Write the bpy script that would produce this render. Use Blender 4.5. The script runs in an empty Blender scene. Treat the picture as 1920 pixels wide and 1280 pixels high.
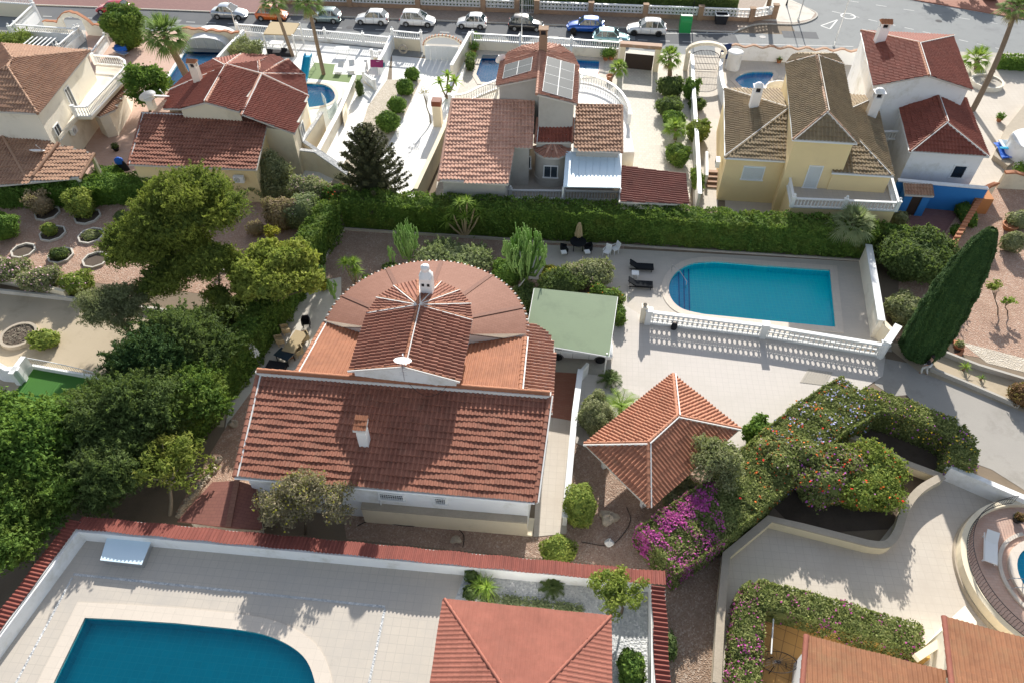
import bpy, math, random
import numpy as np
from math import sin, cos, pi, radians, atan2, hypot
from mathutils import Vector
from mathutils.geometry import tessellate_polygon
random.seed(7); RN = np.random.default_rng(11)
S = bpy.context.scene; COL = S.collection
# ---------------------------------------------------------------- camera, world, sun, exposure
F, PIT, HC = 1360.0, radians(47), 37.5
cam = bpy.data.objects.new('camera', bpy.data.cameras.new('camera')); COL.objects.link(cam)
cam.location = (0, 0, HC); cam.rotation_euler = (pi/2-PIT, 0, 0)
cam.data.sensor_width = 36; cam.data.lens = 36*F/1920; cam.data.clip_end = 600; S.camera = cam
SUN_EL, SUN_AZ = radians(25.5), radians(8)     # azimuth from +Y towards +X
w = bpy.data.worlds.new('World'); S.world = w; w.use_nodes = True
nt = w.node_tree; bg = nt.nodes['Background']; sky = nt.nodes.new('ShaderNodeTexSky')
sky.sky_type = 'NISHITA'; sky.sun_disc = False; sky.sun_elevation = SUN_EL; sky.sun_rotation = SUN_AZ
hs_ = nt.nodes.new('ShaderNodeHueSaturation'); hs_.inputs['Saturation'].default_value = .6     # hazy air pales the sky
nt.links.new(sky.outputs[0], hs_.inputs['Color']); nt.links.new(hs_.outputs[0], bg.inputs[0]); bg.inputs[1].default_value = 0.122
sl = bpy.data.lights.new('sun', 'SUN'); sl.energy = 5.0; sl.angle = radians(0.6); sl.color = (1, .955, .88)
sun = bpy.data.objects.new('sun', sl); COL.objects.link(sun)
sd = Vector((sin(SUN_AZ)*cos(SUN_EL), cos(SUN_AZ)*cos(SUN_EL), sin(SUN_EL)))
sun.rotation_euler = sd.to_track_quat('Z', 'Y').to_euler(); sun.location = sd*80
S.view_settings.view_transform = 'Standard'; S.view_settings.look = 'None'; S.view_settings.gamma = 1
S.view_settings.exposure = 0.68
S.cycles.max_bounces = 6; S.cycles.transparent_max_bounces = 12
# ---------------------------------------------------------------- survey: a photo pixel at a known height -> the place it stands
def P(x, y, z=0.0):
    u = x-960; v = y-640; d = F*sin(PIT)+v*cos(PIT); w_ = F*cos(PIT)-v*sin(PIT); t = (HC-z)/d
    return Vector((u*t, w_*t, z))
def PX(pts, z=0.0): return [P(a[0], a[1], a[2] if len(a) > 2 else z) for a in pts]
AX = radians(-5.3)                                   # the street grid is turned by this much
ex = Vector((cos(AX), sin(AX), 0)); ey = Vector((-sin(AX), cos(AX), 0)); ez = Vector((0, 0, 1))
def V(*a): return Vector(a)
def up(p, h): return Vector((p[0], p[1], p[2]+h))
def at(p, z): return Vector((p[0], p[1], z))
# ---------------------------------------------------------------- mesh builder
ORG = {}
class MB:
    def __init__(s): s.v = []; s.f = []; s.m = []; s.uv = []; s.c = []; s.n = 0; s.sm = []
    def add(s, v, f, mat=0, uv=None, col=None, smooth=False):
        v = np.asarray(v, dtype=np.float32).reshape(-1, 3)
        if isinstance(f, np.ndarray): groups = [f]
        else:
            d = {}
            for q in f: d.setdefault(len(q), []).append(q)
            groups = [np.array(g) for g in d.values()]
        for g in groups:
            s.f.append(g+s.n); s.m.append(np.full(len(g), mat)); s.sm.append(np.full(len(g), smooth))
        s.v.append(v); s.uv.append(np.zeros((len(v), 2), np.float32) if uv is None else np.asarray(uv, np.float32))
        s.c.append(np.full(len(v), .5, np.float32) if col is None else np.asarray(col, np.float32)); s.n += len(v)
        return s
    def prism(s, base, z0, z1, mat=0):          # base: xy ring; z may be callables/values
        n = len(base); a = [(p[0], p[1], z0) for p in base]+[(p[0], p[1], z1) for p in base]
        area = sum(base[i][0]*base[(i+1) % n][1]-base[(i+1) % n][0]*base[i][1] for i in range(n))
        fs = [(i, (i+1) % n, n+(i+1) % n, n+i) for i in range(n)]
        tr = tessellate_polygon([[Vector((p[0], p[1], 0)) for p in base]])
        fs += [tuple(n+i for i in t) for t in tr]+[tuple(t) for t in tr]
        return s.add(a, fs, mat)
    def slab(s, top, th, mat=0):                 # polygon in space with thickness downwards
        n = len(top); a = [tuple(p) for p in top]+[(p[0], p[1], p[2]-th) for p in top]
        return s.add(a, [tuple(range(n)), tuple(range(2*n-1, n-1, -1))]+[(i, n+i, n+(i+1) % n, (i+1) % n) for i in range(n)], mat)
    def wallto(s, top, z0, mat=0):               # vertical skirt from a ring in space to height z0
        n = len(top); a = [tuple(p) for p in top]+[(p[0], p[1], z0) for p in top]
        return s.add(a, [tuple(range(n))]+[(i, n+i, n+(i+1) % n, (i+1) % n) for i in range(n)], mat)
    def box(s, c, sx, sy, sz, rz=0.0, mat=0, tilt=None):   # c = centre of the bottom
        X = Vector((cos(rz), sin(rz), 0)); Y = Vector((-sin(rz), cos(rz), 0)); Z = ez
        if tilt: X, Y, Z = tilt
        c = Vector(c); a = []
        for k in (0, 1):
            for i, j in ((-1, -1), (1, -1), (1, 1), (-1, 1)): a.append(c+X*(i*sx/2)+Y*(j*sy/2)+Z*(k*sz))
        return s.add([tuple(p) for p in a], [(0, 3, 2, 1), (4, 5, 6, 7), (0, 1, 5, 4), (1, 2, 6, 5), (2, 3, 7, 6), (3, 0, 4, 7)], mat)
    def bar(s, a, b, w_, h, mat=0, drop=0):       # box beam from a to b, width w, height h above the line
        a = Vector(a); b = Vector(b); d = b-a; L = d.length
        if L < 1e-5: return s
        d /= L; side = Vector((-d.y, d.x, 0))
        if side.length < 1e-4: side = Vector((1, 0, 0))
        side.normalize(); n = d.cross(side); n = -n if n.z < 0 else n
        if abs(d.z) > .99: n = Vector((0, 1, 0))
        a = a-n*drop; b = b-n*drop
        vs = []
        for p in (a, b):
            for i, k in ((-1, 0), (1, 0), (1, 1), (-1, 1)): vs.append(tuple(p+side*(i*w_/2)+n*(k*h)))
        return s.add(vs, [(0, 1, 2, 3), (7, 6, 5, 4), (0, 4, 5, 1), (1, 5, 6, 2), (2, 6, 7, 3), (3, 7, 4, 0)], mat)
    def tube(s, pts, rad, n=8, mat=0, caps=True, smooth=True):
        pts = [Vector(p) for p in pts]; m = len(pts)
        if not hasattr(rad, '__len__'): rad = [rad]*m
        vs = []; ref = None
        for i, p in enumerate(pts):
            d = (pts[min(i+1, m-1)]-pts[max(i-1, 0)]); d = d.normalized() if d.length > 1e-7 else Vector((0, 0, 1))
            if ref is None: ref = Vector((1, 0, 0)) if abs(d.x) < .9 else Vector((0, 1, 0))
            a = d.cross(ref).normalized(); b = d.cross(a); ref = -d.cross(a).cross(d) if False else ref
            for k in range(n): vs.append(tuple(p+(a*cos(2*pi*k/n)+b*sin(2*pi*k/n))*rad[i]))
        fs = [(i*n+k, i*n+(k+1) % n, (i+1)*n+(k+1) % n, (i+1)*n+k) for i in range(m-1) for k in range(n)]
        s.add(vs, fs, mat, smooth=smooth)
        if caps: s.add(vs[:n], [tuple(range(n))], mat); s.add(vs[-n:], [tuple(range(n))], mat)
        return s
    def lathe(s, c, prof, n=12, mat=0, sx=1, sy=1, smooth=True):
        c = Vector(c); vs = [(c.x+r*cos(2*pi*k/n)*sx, c.y+r*sin(2*pi*k/n)*sy, c.z+z) for r, z in prof for k in range(n)]
        m = len(prof); fs = [(i*n+k, i*n+(k+1) % n, (i+1)*n+(k+1) % n, (i+1)*n+k) for i in range(m-1) for k in range(n)]
        s.add(vs, fs, mat, smooth=smooth); s.add(vs[-n:], [tuple(range(n))], mat); s.add(vs[:n], [tuple(range(n-1, -1, -1))], mat); return s
    def torus(s, c, R, r, X, Y, n=14, k=5, mat=0):
        c = Vector(c); Z = X.cross(Y); vs = []
        for i in range(n):
            a = 2*pi*i/n; d = X*cos(a)+Y*sin(a)
            for j in range(k):
                b = 2*pi*j/k; vs.append(tuple(c+d*(R+r*cos(b))+Z*(r*sin(b))))
        return s.add(vs, [(i*k+j, i*k+(j+1) % k, ((i+1) % n)*k+(j+1) % k, ((i+1) % n)*k+j) for i in range(n) for j in range(k)], mat, smooth=True)
    def build(s, name, mats, parent=None, loc=None):
        v = np.concatenate(s.v); 
        if parent is not None: o = np.array(ORG[parent.name])
        elif loc is not None: o = np.array(loc, dtype=float)
        else:
            lo = v.min(0); hi = v.max(0); o = np.array([(lo[0]+hi[0])/2, (lo[1]+hi[1])/2, lo[2]], float)
        me = bpy.data.meshes.new(name); me.vertices.add(len(v)); me.vertices.foreach_set('co', (v-o).astype(np.float32).ravel())
        sizes = np.concatenate([np.full(len(g), g.shape[1]) for g in s.f]); loops = np.concatenate([g.ravel() for g in s.f]).astype(np.int32)
        me.loops.add(len(loops)); me.loops.foreach_set('vertex_index', loops)
        me.polygons.add(len(sizes)); st = np.concatenate([[0], np.cumsum(sizes)[:-1]]).astype(np.int32)
        me.polygons.foreach_set('loop_start', st)
        try: me.polygons.foreach_set('loop_total', sizes.astype(np.int32))
        except Exception: pass
        me.polygons.foreach_set('material_index', np.concatenate(s.m).astype(np.int32))
        me.polygons.foreach_set('use_smooth', np.concatenate(s.sm).astype(bool))
        uv = np.concatenate(s.uv)
        if uv.any(): l = me.uv_layers.new(name='UVMap'); l.data.foreach_set('uv', uv[loops].ravel())
        c = np.concatenate(s.c)
        if (c != .5).any(): a = me.attributes.new('tint', 'FLOAT', 'POINT'); a.data.foreach_set('value', c)
        me.update(calc_edges=True); me.validate()
        if not isinstance(mats, (list, tuple)): mats = [mats]
        for m in mats: me.materials.append(M[m] if isinstance(m, str) else m)
        ob = bpy.data.objects.new(name, me); COL.objects.link(ob)
        if parent is not None: ob.parent = parent
        else: ob.location = o
        ORG[ob.name] = tuple(o) if parent is None else ORG[parent.name]
        return ob
def tag(o, label=None, cat=None, group=None, kind=None):
    if label: o['label'] = label
    if cat: o['category'] = cat
    if group: o['group'] = group
    if kind: o['kind'] = kind
    return o
def thing(name, loc, label, cat, group=None):
    o = bpy.data.objects.new(name, None); COL.objects.link(o); o.location = loc; o.empty_display_size = .3
    ORG[o.name] = tuple(loc); return tag(o, label, cat, group)
def struct(o): o['kind'] = 'structure'; return o
def copy_tree(o, loc=None, rz=None, label=None, parent=None):
    c = o.copy(); COL.objects.link(c)
    if parent is not None: c.parent = parent
    if loc is not None: c.location = loc
    if rz is not None: c.rotation_euler = (0, 0, rz)
    if label: c['label'] = label
    for ch in list(o.children): copy_tree(ch, parent=c)
    ORG[c.name] = tuple(c.location)
    return c
def sheet(name, pts, z, mat, holes=(), label=None, kind='structure'):
    rings = [[Vector((p[0], p[1], 0)) for p in pts]]+[[Vector((p[0], p[1], 0)) for p in h] for h in holes]
    tr = tessellate_polygon(rings); fl = [p for r in rings for p in r]
    fs = []
    for t in tr:
        a, b, c = (fl[i] for i in t); cr = (b-a).cross(c-a).z
        if abs(cr) < 1e-9: continue
        fs.append(tuple(t) if cr > 0 else tuple(reversed(t)))
    o = MB().add([(p.x, p.y, z) for p in fl], fs).build(name, mat, loc=(0, 0, 0))
    if label: tag(o, label)
    return tag(o, kind=kind)
# ---------------------------------------------------------------- materials
M = {}
def newmat(name):
    m = bpy.data.materials.new(name); m.use_nodes = True; M[name] = m
    nt = m.node_tree; b = nt.nodes['Principled BSDF']; return m, nt, b, nt.nodes, nt.links
def mixc(nt, fac, a, b, typ='MIX'):
    n = nt.nodes.new('ShaderNodeMix'); n.data_type = 'RGBA'; n.blend_type = typ
    if isinstance(fac, (int, float)): n.inputs[0].default_value = fac
    else: nt.links.new(fac, n.inputs[0])
    for v, i in ((a, 6), (b, 7)):
        if isinstance(v, tuple): n.inputs[i].default_value = (*v[:3], 1)
        else: nt.links.new(v, n.inputs[i])
    return n.outputs[2]
def noise(nt, vec, scale, detail=4, rough=.6):
    n = nt.nodes.new('ShaderNodeTexNoise'); n.inputs['Scale'].default_value = scale; n.inputs['Detail'].default_value = detail
    n.inputs['Roughness'].default_value = rough; nt.links.new(vec, n.inputs['Vector']); return n.outputs['Fac']
def ramp(nt, fac, lo, hi):
    n = nt.nodes.new('ShaderNodeMapRange'); n.inputs[1].default_value = lo; n.inputs[2].default_value = hi; nt.links.new(fac, n.inputs[0]); return n.outputs[0]
def coords(nt, rot=0.0, wor=True):
    if wor:
        g = nt.nodes.new('ShaderNodeNewGeometry'); o = g.outputs['Position']
    else: o = nt.nodes.new('ShaderNodeTexCoord').outputs['Object']
    if rot:
        mp = nt.nodes.new('ShaderNodeMapping'); mp.inputs['Rotation'].default_value = (0, 0, rot); nt.links.new(o, mp.inputs[0]); o = mp.outputs[0]
    return o
def bump(nt, b, h, strength=.3, dist=.02):
    n = nt.nodes.new('ShaderNodeBump'); n.inputs['Strength'].default_value = strength; n.inputs['Distance'].default_value = dist
    nt.links.new(h, n.inputs['Height']); nt.links.new(n.outputs[0], b.inputs['Normal'])
def mul(c, k): return tuple(min(1, x*k) for x in c[:3])
def plain(name, col, rough=.7, var=.12, scale=1.2, fine=30, stain=None, metal=0, bmp=.15, spec=.4):
    m, nt, b, N, L = newmat(name); v = coords(nt)
    a = mixc(nt, noise(nt, v, scale, 5), mul(col, 1-var), mul(col, 1+var))
    a = mixc(nt, ramp(nt, noise(nt, v, fine, 3), .35, .65), a, mul(col, 1-var*.6)) if False else mixc(nt, .35, a, mixc(nt, noise(nt, v, fine, 3), mul(col, 1-var*1.5), mul(col, 1+var*1.2)))
    if stain:
        a = mixc(nt, ramp(nt, noise(nt, v, .45, 6, .7), .52, .75), a, stain)
    L.new(a, b.inputs['Base Color']); b.inputs['Roughness'].default_value = rough; b.inputs['Metallic'].default_value = metal
    b.inputs['Specular IOR Level'].default_value = spec
    if bmp: bump(nt, b, noise(nt, v, fine, 4), bmp, .02)
    return m
def paving(name, c1, c2, grout, w_, h, rot=5.3, mortar=.012, offset=0.0, stain=None, rough=.8, var=.1, spec=.3):
    m, nt, b, N, L = newmat(name); v = coords(nt, radians(rot))
    t = N.new('ShaderNodeTexBrick'); t.offset = offset; t.inputs['Scale'].default_value = 1; t.inputs['Mortar Size'].default_value = mortar
    t.inputs['Brick Width'].default_value = w_; t.inputs['Row Height'].default_value = h; t.inputs['Mortar Smooth'].default_value = .3
    t.inputs['Color1'].default_value = (*c1, 1); t.inputs['Color2'].default_value = (*c2, 1); t.inputs['Mortar'].default_value = (*grout, 1); L.new(v, t.inputs[0])
    a = mixc(nt, noise(nt, v, .5, 6, .65), t.outputs[0], mul(c1, 1-var*2.2), 'MIX'); a = mixc(nt, .55, t.outputs[0], a)
    a = mixc(nt, .25, a, mixc(nt, noise(nt, v, 14, 4), mul(c1, .75), mul(c1, 1.2)))
    if stain: a = mixc(nt, ramp(nt, noise(nt, v, .35, 7, .7), .45, .7), a, stain)
    dn = ramp(nt, noise(nt, v, 1.7, 8, .8), .58, .8); dm = N.new('ShaderNodeMath'); dm.operation = 'MULTIPLY'; dm.inputs[1].default_value = .35; L.new(dn, dm.inputs[0]); a = mixc(nt, dm.outputs[0], a, mul(c1, .55))
    L.new(a, b.inputs['Base Color']); b.inputs['Roughness'].default_value = rough; b.inputs['Specular IOR Level'].default_value = spec
    return m
def gravel(name, c1, c2, c3, sc=14, patch=.5):
    m, nt, b, N, L = newmat(name); v = coords(nt)
    vo = N.new('ShaderNodeTexVoronoi'); vo.inputs['Scale'].default_value = sc; L.new(v, vo.inputs['Vector'])
    sp = N.new('ShaderNodeSeparateColor'); L.new(vo.outputs['Color'], sp.inputs[0])
    a = mixc(nt, sp.outputs[0], c1, c2); a = mixc(nt, ramp(nt, sp.outputs[1], .72, .95), a, c3)
    a = mixc(nt, ramp(nt, noise(nt, v, patch, 6, .7), .45, .7), a, mixc(nt, sp.outputs[2], mul(c1, .75), mul(c2, .85)))
    L.new(a, b.inputs['Base Color']); b.inputs['Roughness'].default_value = .95; b.inputs['Specular IOR Level'].default_value = .1
    bump(nt, b, vo.outputs['Distance'], .8, .05); return m
def tiles(name, c1, c2, c3, lichen=None, lich=.55, rough=.75):
    m, nt, b, N, L = newmat(name); uv = N.new('ShaderNodeUVMap').outputs[0]
    fl = N.new('ShaderNodeVectorMath'); fl.operation = 'FLOOR'; L.new(uv, fl.inputs[0])
    wn = N.new('ShaderNodeTexWhiteNoise'); wn.noise_dimensions = '2D'; L.new(fl.outputs[0], wn.inputs[0])
    sp = N.new('ShaderNodeSeparateColor'); L.new(wn.outputs['Color'], sp.inputs[0])
    a = mixc(nt, sp.outputs[0], c1, c2); a = mixc(nt, ramp(nt, sp.outputs[1], .55, .9), a, c3)
    v = coords(nt)
    a = mixc(nt, .55, a, mixc(nt, ramp(nt, noise(nt, v, .7, 8, .75), .3, .7), mul(c1, .55), mul(c2, 1.3)))
    if lichen: a = mixc(nt, ramp(nt, noise(nt, v, 1.1, 8, .75), lich, lich+.22), a, lichen)
    a = mixc(nt, .25, a, mixc(nt, noise(nt, v, 22, 4), mul(c1, .5), mul(c2, 1.4)))
    L.new(a, b.inputs['Base Color']); b.inputs['Roughness'].default_value = rough; b.inputs['Specular IOR Level'].default_value = .25
    return m
def leafm(name, c1, c2, c3=None, trans=.33, rough=.55):
    m, nt, b, N, L = newmat(name); at_ = N.new('ShaderNodeAttribute'); at_.attribute_name = 'tint'
    v = coords(nt)
    c1 = (c1[0]*2.1, c1[1]*1.75, c1[2]*1.9); c2 = (c2[0]*1.9, c2[1]*1.6, c2[2]*1.7); a = mixc(nt, at_.outputs['Fac'], c1, c2)
    if c3: a = mixc(nt, ramp(nt, noise(nt, v, .7, 4), .48, .7), a, c3)
    a = mixc(nt, ramp(nt, noise(nt, v, 1.6, 3), .35, .7), mixc(nt, .5, a, mul(c1, .7)), a)
    L.new(a, b.inputs['Base Color']); b.inputs['Roughness'].default_value = .75; b.inputs['Specular IOR Level'].default_value = .12
    t = N.new('ShaderNodeBsdfTranslucent'); L.new(mixc(nt, .5, a, (.25, .35, .05), 'MIX'), t.inputs[0])
    mx = N.new('ShaderNodeMixShader'); mx.inputs[0].default_value = trans
    L.new(b.outputs[0], mx.inputs[1]); L.new(t.outputs[0], mx.inputs[2]); L.new(mx.outputs[0], N['Material Output'].inputs[0]); return m
def waterm(name, tint, wav=2.2, strength=.5):
    m, nt, b, N, L = newmat(name); v = coords(nt)
    tr = N.new('ShaderNodeBsdfTransparent'); tr.inputs[0].default_value = (*tint, 1)
    gl = N.new('ShaderNodeBsdfGlossy'); gl.inputs['Roughness'].default_value = .04
    fr = N.new('ShaderNodeFresnel'); fr.inputs[0].default_value = 1.33
    bp = N.new('ShaderNodeBump'); bp.inputs['Strength'].default_value = strength; bp.inputs['Distance'].default_value = .04
    L.new(noise(nt, v, wav, 4), bp.inputs['Height']); L.new(bp.outputs[0], gl.inputs['Normal']); L.new(bp.outputs[0], fr.inputs['Normal'])
    mx = N.new('ShaderNodeMixShader'); L.new(fr.outputs[0], mx.inputs[0]); L.new(tr.outputs[0], mx.inputs[1]); L.new(gl.outputs[0], mx.inputs[2])
    L.new(mx.outputs[0], N['Material Output'].inputs[0]); return m
# ground and walls
plain('stucco_white', (.86, .86, .85), .85, .06, 1.5, 25, stain=(.60, .58, .51)); plain('white', (.82, .82, .80), .5, .04, 2, 40, bmp=.03)
plain('stucco_cream', (.80, .70, .52), .85, .07, 1.5, 25, stain=(.60, .52, .38)); plain('stucco_yellow', (.84, .66, .36), .85, .06, 1.2, 25, stain=(.78, .60, .34))
plain('stucco_pale', (.82, .75, .62), .85, .07, 1.5, 25, stain=(.58, .50, .38)); plain('stucco_greige', (.50, .47, .42), .85, .07, 1.5, 25, stain=(.40, .37, .32))
plain('stucco_blue', (.03, .20, .52), .75, .1, 1.5, 25); plain('orange_paint', (.50, .20, .07), .8, .1, 1.5, 25)
plain('concrete', (.44, .40, .34), .9, .12, .8, 18, stain=(.30, .28, .24)); plain('concrete_pale', (.60, .56, .49), .9, .1, .8, 18, stain=(.42, .38, .32))
plain('asphalt', (.105, .11, .118), .9, .12, .35, 26, stain=(.13, .135, .14), bmp=.3); plain('asphalt_worn', (.235, .245, .245), .9, .14, .4, 20, stain=(.18, .185, .19), bmp=.3)
plain('road_paint', (.62, .62, .6), .7, .18, 3, 30); plain('kerb', (.46, .43, .38), .9, .15, 1, 12); plain('kerb_yellow', (.55, .42, .15), .8, .2, 2, 12)
plain('earth', (.22, .17, .12), .95, .25, .6, 12, stain=(.15, .12, .08), bmp=.4); plain('sand', (.46, .38, .27), .95, .12, .5, 14, stain=(.34, .28, .19), bmp=.2)
plain('soil_dark', (.10, .075, .055), .95, .3, .8, 10, stain=(.06, .045, .03), bmp=.5)
plain('lawn', (.05, .17, .02), .8, .3, 1, 40); plain('turf', (.17, .24, .09), .85, .08, 1, 40)
plain('stone', (.42, .36, .28), .9, .25, 2, 10, bmp=.4); plain('stone_wall', (.34, .22, .14), .9, .3, 3, 9, stain=(.2, .14, .1), bmp=.5)
plain('metal_dark', (.03, .03, .035), .4, .1, 4, 20, metal=.6, bmp=0); plain('steel', (.62, .64, .66), .3, .05, 3, 20, metal=.9, bmp=0)
plain('black_wicker', (.02, .022, .025), .95, .3, 6, 50, spec=.05); plain('bark', (.16, .12, .08), .95, .3, 4, 14, bmp=.6); plain('palm_bark', (.22, .16, .11), .95, .3, 5, 16, bmp=.6)
plain('bark_pale', (.30, .26, .20), .95, .25, 4, 14, bmp=.6); plain('wood', (.24, .12, .06), .7, .25, 4, 14); plain('wood_dark', (.045, .028, .02), .6, .25, 4, 14); plain('wood_red', (.20, .06, .03), .7, .2, 4, 14)
plain('terracotta', (.42, .17, .08), .8, .15, 4, 14); plain('straw', (.42, .32, .18), .8, .2, 8, 40); plain('fabric_white', (.78, .78, .76), .8, .05, 3, 40)
plain('rubber', (.015, .015, .015), .8, .2, 5, 30, bmp=0); plain('pebble_white', (.7, .69, .66), .8, .25, 6, 30)
plain('sheet_green', (.26, .33, .20), .6, .08, .8, 20, stain=(.21, .27, .165)); plain('sheet_white', (.68, .82, .90), .35, .04, 1, 20, bmp=0)
plain('green_plastic', (.02, .30, .08), .45, .1, 2, 20, bmp=0); plain('blue_plastic', (.01, .33, .55), .35, .08, 2, 20, bmp=0); plain('blue_fabric', (.01, .12, .55), .7, .1, 2, 20)
plain('towel_magenta', (.30, .04, .14), .9, .15, 3, 20); plain('teal_fabric', (.02, .28, .30), .9, .15, 3, 20); plain('skin', (.42, .24, .16), .6, .08, 4, 30); plain('hair', (.02, .014, .01), .6, .2, 5, 40)
plain('cloth_black', (.02, .02, .025), .9, .2, 5, 30); plain('cloth_white', (.7, .68, .64), .9, .1, 5, 30); plain('mortar', (.72, .70, .66), .85, .1, 3, 20)
plain('fascia', (.60, .56, .50), .8, .1, 3, 20); plain('navy', (.02, .04, .12), .7, .1, 3, 20); plain('yellow_trim', (.70, .42, .12), .7, .08, 3, 20)
paving('pool_blue', (.04, .62, .95), (.05, .55, .88), (.3, .75, .95), .3, .3, mortar=.02); paving('pool_teal', (.0, .88, .99), (.01, .80, .93), (.3, .97, .97), .3, .3, mortar=.02, var=.03); paving('pool_deep', (.0, .68, .78), (.01, .60, .70), (.1, .74, .80), .35, .35, mortar=.02)
paving('pave_white', (.60, .55, .50), (.57, .525, .48), (.42, .39, .35), .4, .4, stain=(.52, .48, .43), var=.05); paving('pave_grey', (.56, .50, .425), (.52, .465, .40), (.36, .33, .29), .42, .42, stain=(.46, .42, .37))
paving('pave_pool', (.58, .52, .445), (.53, .48, .415), (.42, .39, .35), .9, .16, offset=.5, mortar=.01, stain=(.46, .42, .37)); paving('pave_beige', (.60, .54, .46), (.56, .50, .43), (.40, .35, .29), .45, .45, stain=(.50, .44, .37))
paving('coping', (.66, .58, .49), (.60, .53, .45), (.50, .44, .37), .5, .5, var=.08); paving('pave_pink', (.55, .36, .28), (.62, .45, .36), (.45, .34, .28), .3, .15, offset=.5)
paving('pave_stone', (.66, .61, .52), (.52, .47, .40), (.44, .40, .34), .35, .35, mortar=.03, offset=.35); paving('pave_red', (.34, .14, .09), (.40, .19, .13), (.26, .13, .10), .3, .15, offset=.5)
paving('pave_purple', (.22, .11, .10), (.28, .15, .13), (.17, .10, .09), .3, .15, offset=.5); paving('pave_brightwhite', (.84, .83, .80), (.80, .79, .76), (.66, .65, .62), .6, .6, var=.04)
paving('pave_ochre', (.55, .30, .10), (.58, .34, .13), (.12, .06, .04), .6, .6, rot=25, mortar=.02); paving('pave_walk', (.60, .54, .47), (.50, .44, .39), (.35, .31, .28), .4, .4, mortar=.02)
paving('mosaic', (.30, .22, .17), (.46, .38, .30), (.2, .16, .13), .25, .18, mortar=.03, offset=.5); paving('shingle_red', (.235, .11, .075), (.28, .14, .10), (.14, .065, .045), .34, .2, offset=.5, mortar=.012, var=.1)
paving('shingle_brown', (.22, .09, .07), (.26, .11, .08), (.12, .05, .04), .34, .2, offset=.5, mortar=.012); paving('brick_step', (.45, .28, .19), (.36, .22, .15), (.4, .33, .27), .3, .12, offset=.5)
gravel('gravel_pink', (.40, .25, .18), (.49, .33, .25), (.56, .44, .35)); plain('lane_concrete', (.37, .345, .31), .92, .16, .5, 16, stain=(.27, .25, .22), bmp=.2); paving('shingle_seam', (.185, .088, .062), (.21, .10, .072), (.12, .06, .05), .3, .2); gravel('gravel_mauve', (.29, .195, .145), (.39, .28, .22), (.48, .39, .32)); gravel('gravel_white', (.62, .62, .60), (.42, .43, .44), (.74, .73, .71), 10)
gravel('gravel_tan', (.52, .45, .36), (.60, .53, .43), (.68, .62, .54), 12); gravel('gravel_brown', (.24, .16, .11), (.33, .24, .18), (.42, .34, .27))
# roofs
tiles('tile_red', (.27, .10, .065), (.34, .15, .10), (.18, .08, .055), lichen=(.27, .16, .11)); tiles('tile_flat', (.32, .145, .075), (.38, .18, .095), (.27, .125, .07), lichen=(.32, .19, .10), lich=.5); tiles('tile_orange', (.32, .13, .07), (.38, .165, .09), (.27, .11, .065))
tiles('tile_gazebo', (.40, .165, .095), (.49, .225, .135), (.31, .135, .08), lichen=(.33, .20, .12), lich=.55); tiles('tile_crimson', (.21, .06, .045), (.26, .08, .06), (.16, .05, .04), lichen=(.18, .07, .055)); tiles('tile_dark', (.20, .075, .055), (.25, .095, .07), (.16, .06, .05))
tiles('tile_tan', (.36, .20, .13), (.46, .28, .18), (.30, .17, .12), lichen=(.30, .22, .15)); tiles('tile_pinkish', (.40, .19, .13), (.48, .25, .17), (.32, .16, .12), lichen=(.34, .22, .16))
tiles('tile_khaki', (.25, .18, .10), (.32, .24, .14), (.19, .13, .085), lichen=(.22, .18, .11), lich=.5); tiles('tile_maroon', (.25, .075, .05), (.29, .09, .06), (.2, .065, .045)); tiles('tile_coral', (.32, .115, .08), (.36, .135, .095), (.29, .11, .075), lichen=(.27, .11, .08))
tiles('tile_salmon', (.60, .34, .24), (.70, .42, .31), (.44, .23, .16), lichen=(.44, .29, .21))
# foliage
leafm('leaf_hedge', (.035, .085, .018), (.13, .23, .04), c3=(.20, .24, .05)); leafm('leaf_dark', (.035, .07, .022), (.11, .17, .05), c3=(.14, .18, .07)); leafm('leaf_cypress', (.016, .045, .014), (.04, .085, .022), trans=.12)
leafm('leaf_pine', (.035, .07, .018), (.25, .31, .05), trans=.38); leafm('leaf_feather', (.09, .15, .03), (.32, .38, .07), c3=(.33, .33, .06)); leafm('leaf_mid', (.045, .11, .02), (.12, .22, .04)); leafm('leaf_lime', (.08, .145, .03), (.24, .30, .06), c3=(.27, .29, .06)); leafm('leaf_yellow', (.14, .17, .02), (.36, .36, .05))
leafm('leaf_olive', (.10, .135, .06), (.24, .28, .14)); leafm('leaf_palm', (.06, .13, .035), (.17, .27, .08)); leafm('leaf_brightpalm', (.09, .19, .03), (.24, .36, .06)); leafm('leaf_dry', (.16, .14, .08), (.28, .26, .15))
leafm('leaf_grey', (.10, .15, .07), (.24, .31, .15)); leafm('leaf_cactus', (.12, .23, .06), (.24, .38, .11), trans=.05); leafm('leaf_straw', (.12, .12, .07), (.24, .24, .15)); leafm('leaf_loquat', (.06, .10, .02), (.20, .26, .05), c3=(.30, .26, .05)); leafm('leaf_brown', (.09, .06, .03), (.16, .11, .05)); leafm('leaf_bougain', (.07, .11, .035), (.24, .29, .10)); leafm('leaf_conifer', (.028, .036, .018), (.075, .085, .035), trans=.15)
leafm('flower_magenta', (.26, .045, .19), (.42, .12, .34), trans=.3); leafm('flower_purple', (.26, .06, .30), (.42, .14, .46), trans=.3); leafm('flower_red', (.55, .02, .02), (.7, .06, .05)); leafm('flower_orange', (.55, .10, .02), (.7, .22, .06)); leafm('flower_pink', (.55, .38, .46), (.72, .58, .64)); leafm('flower_blue', (.3, .36, .6), (.5, .55, .75)); leafm('flower_yellow', (.6, .5, .03), (.75, .62, .1))
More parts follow.
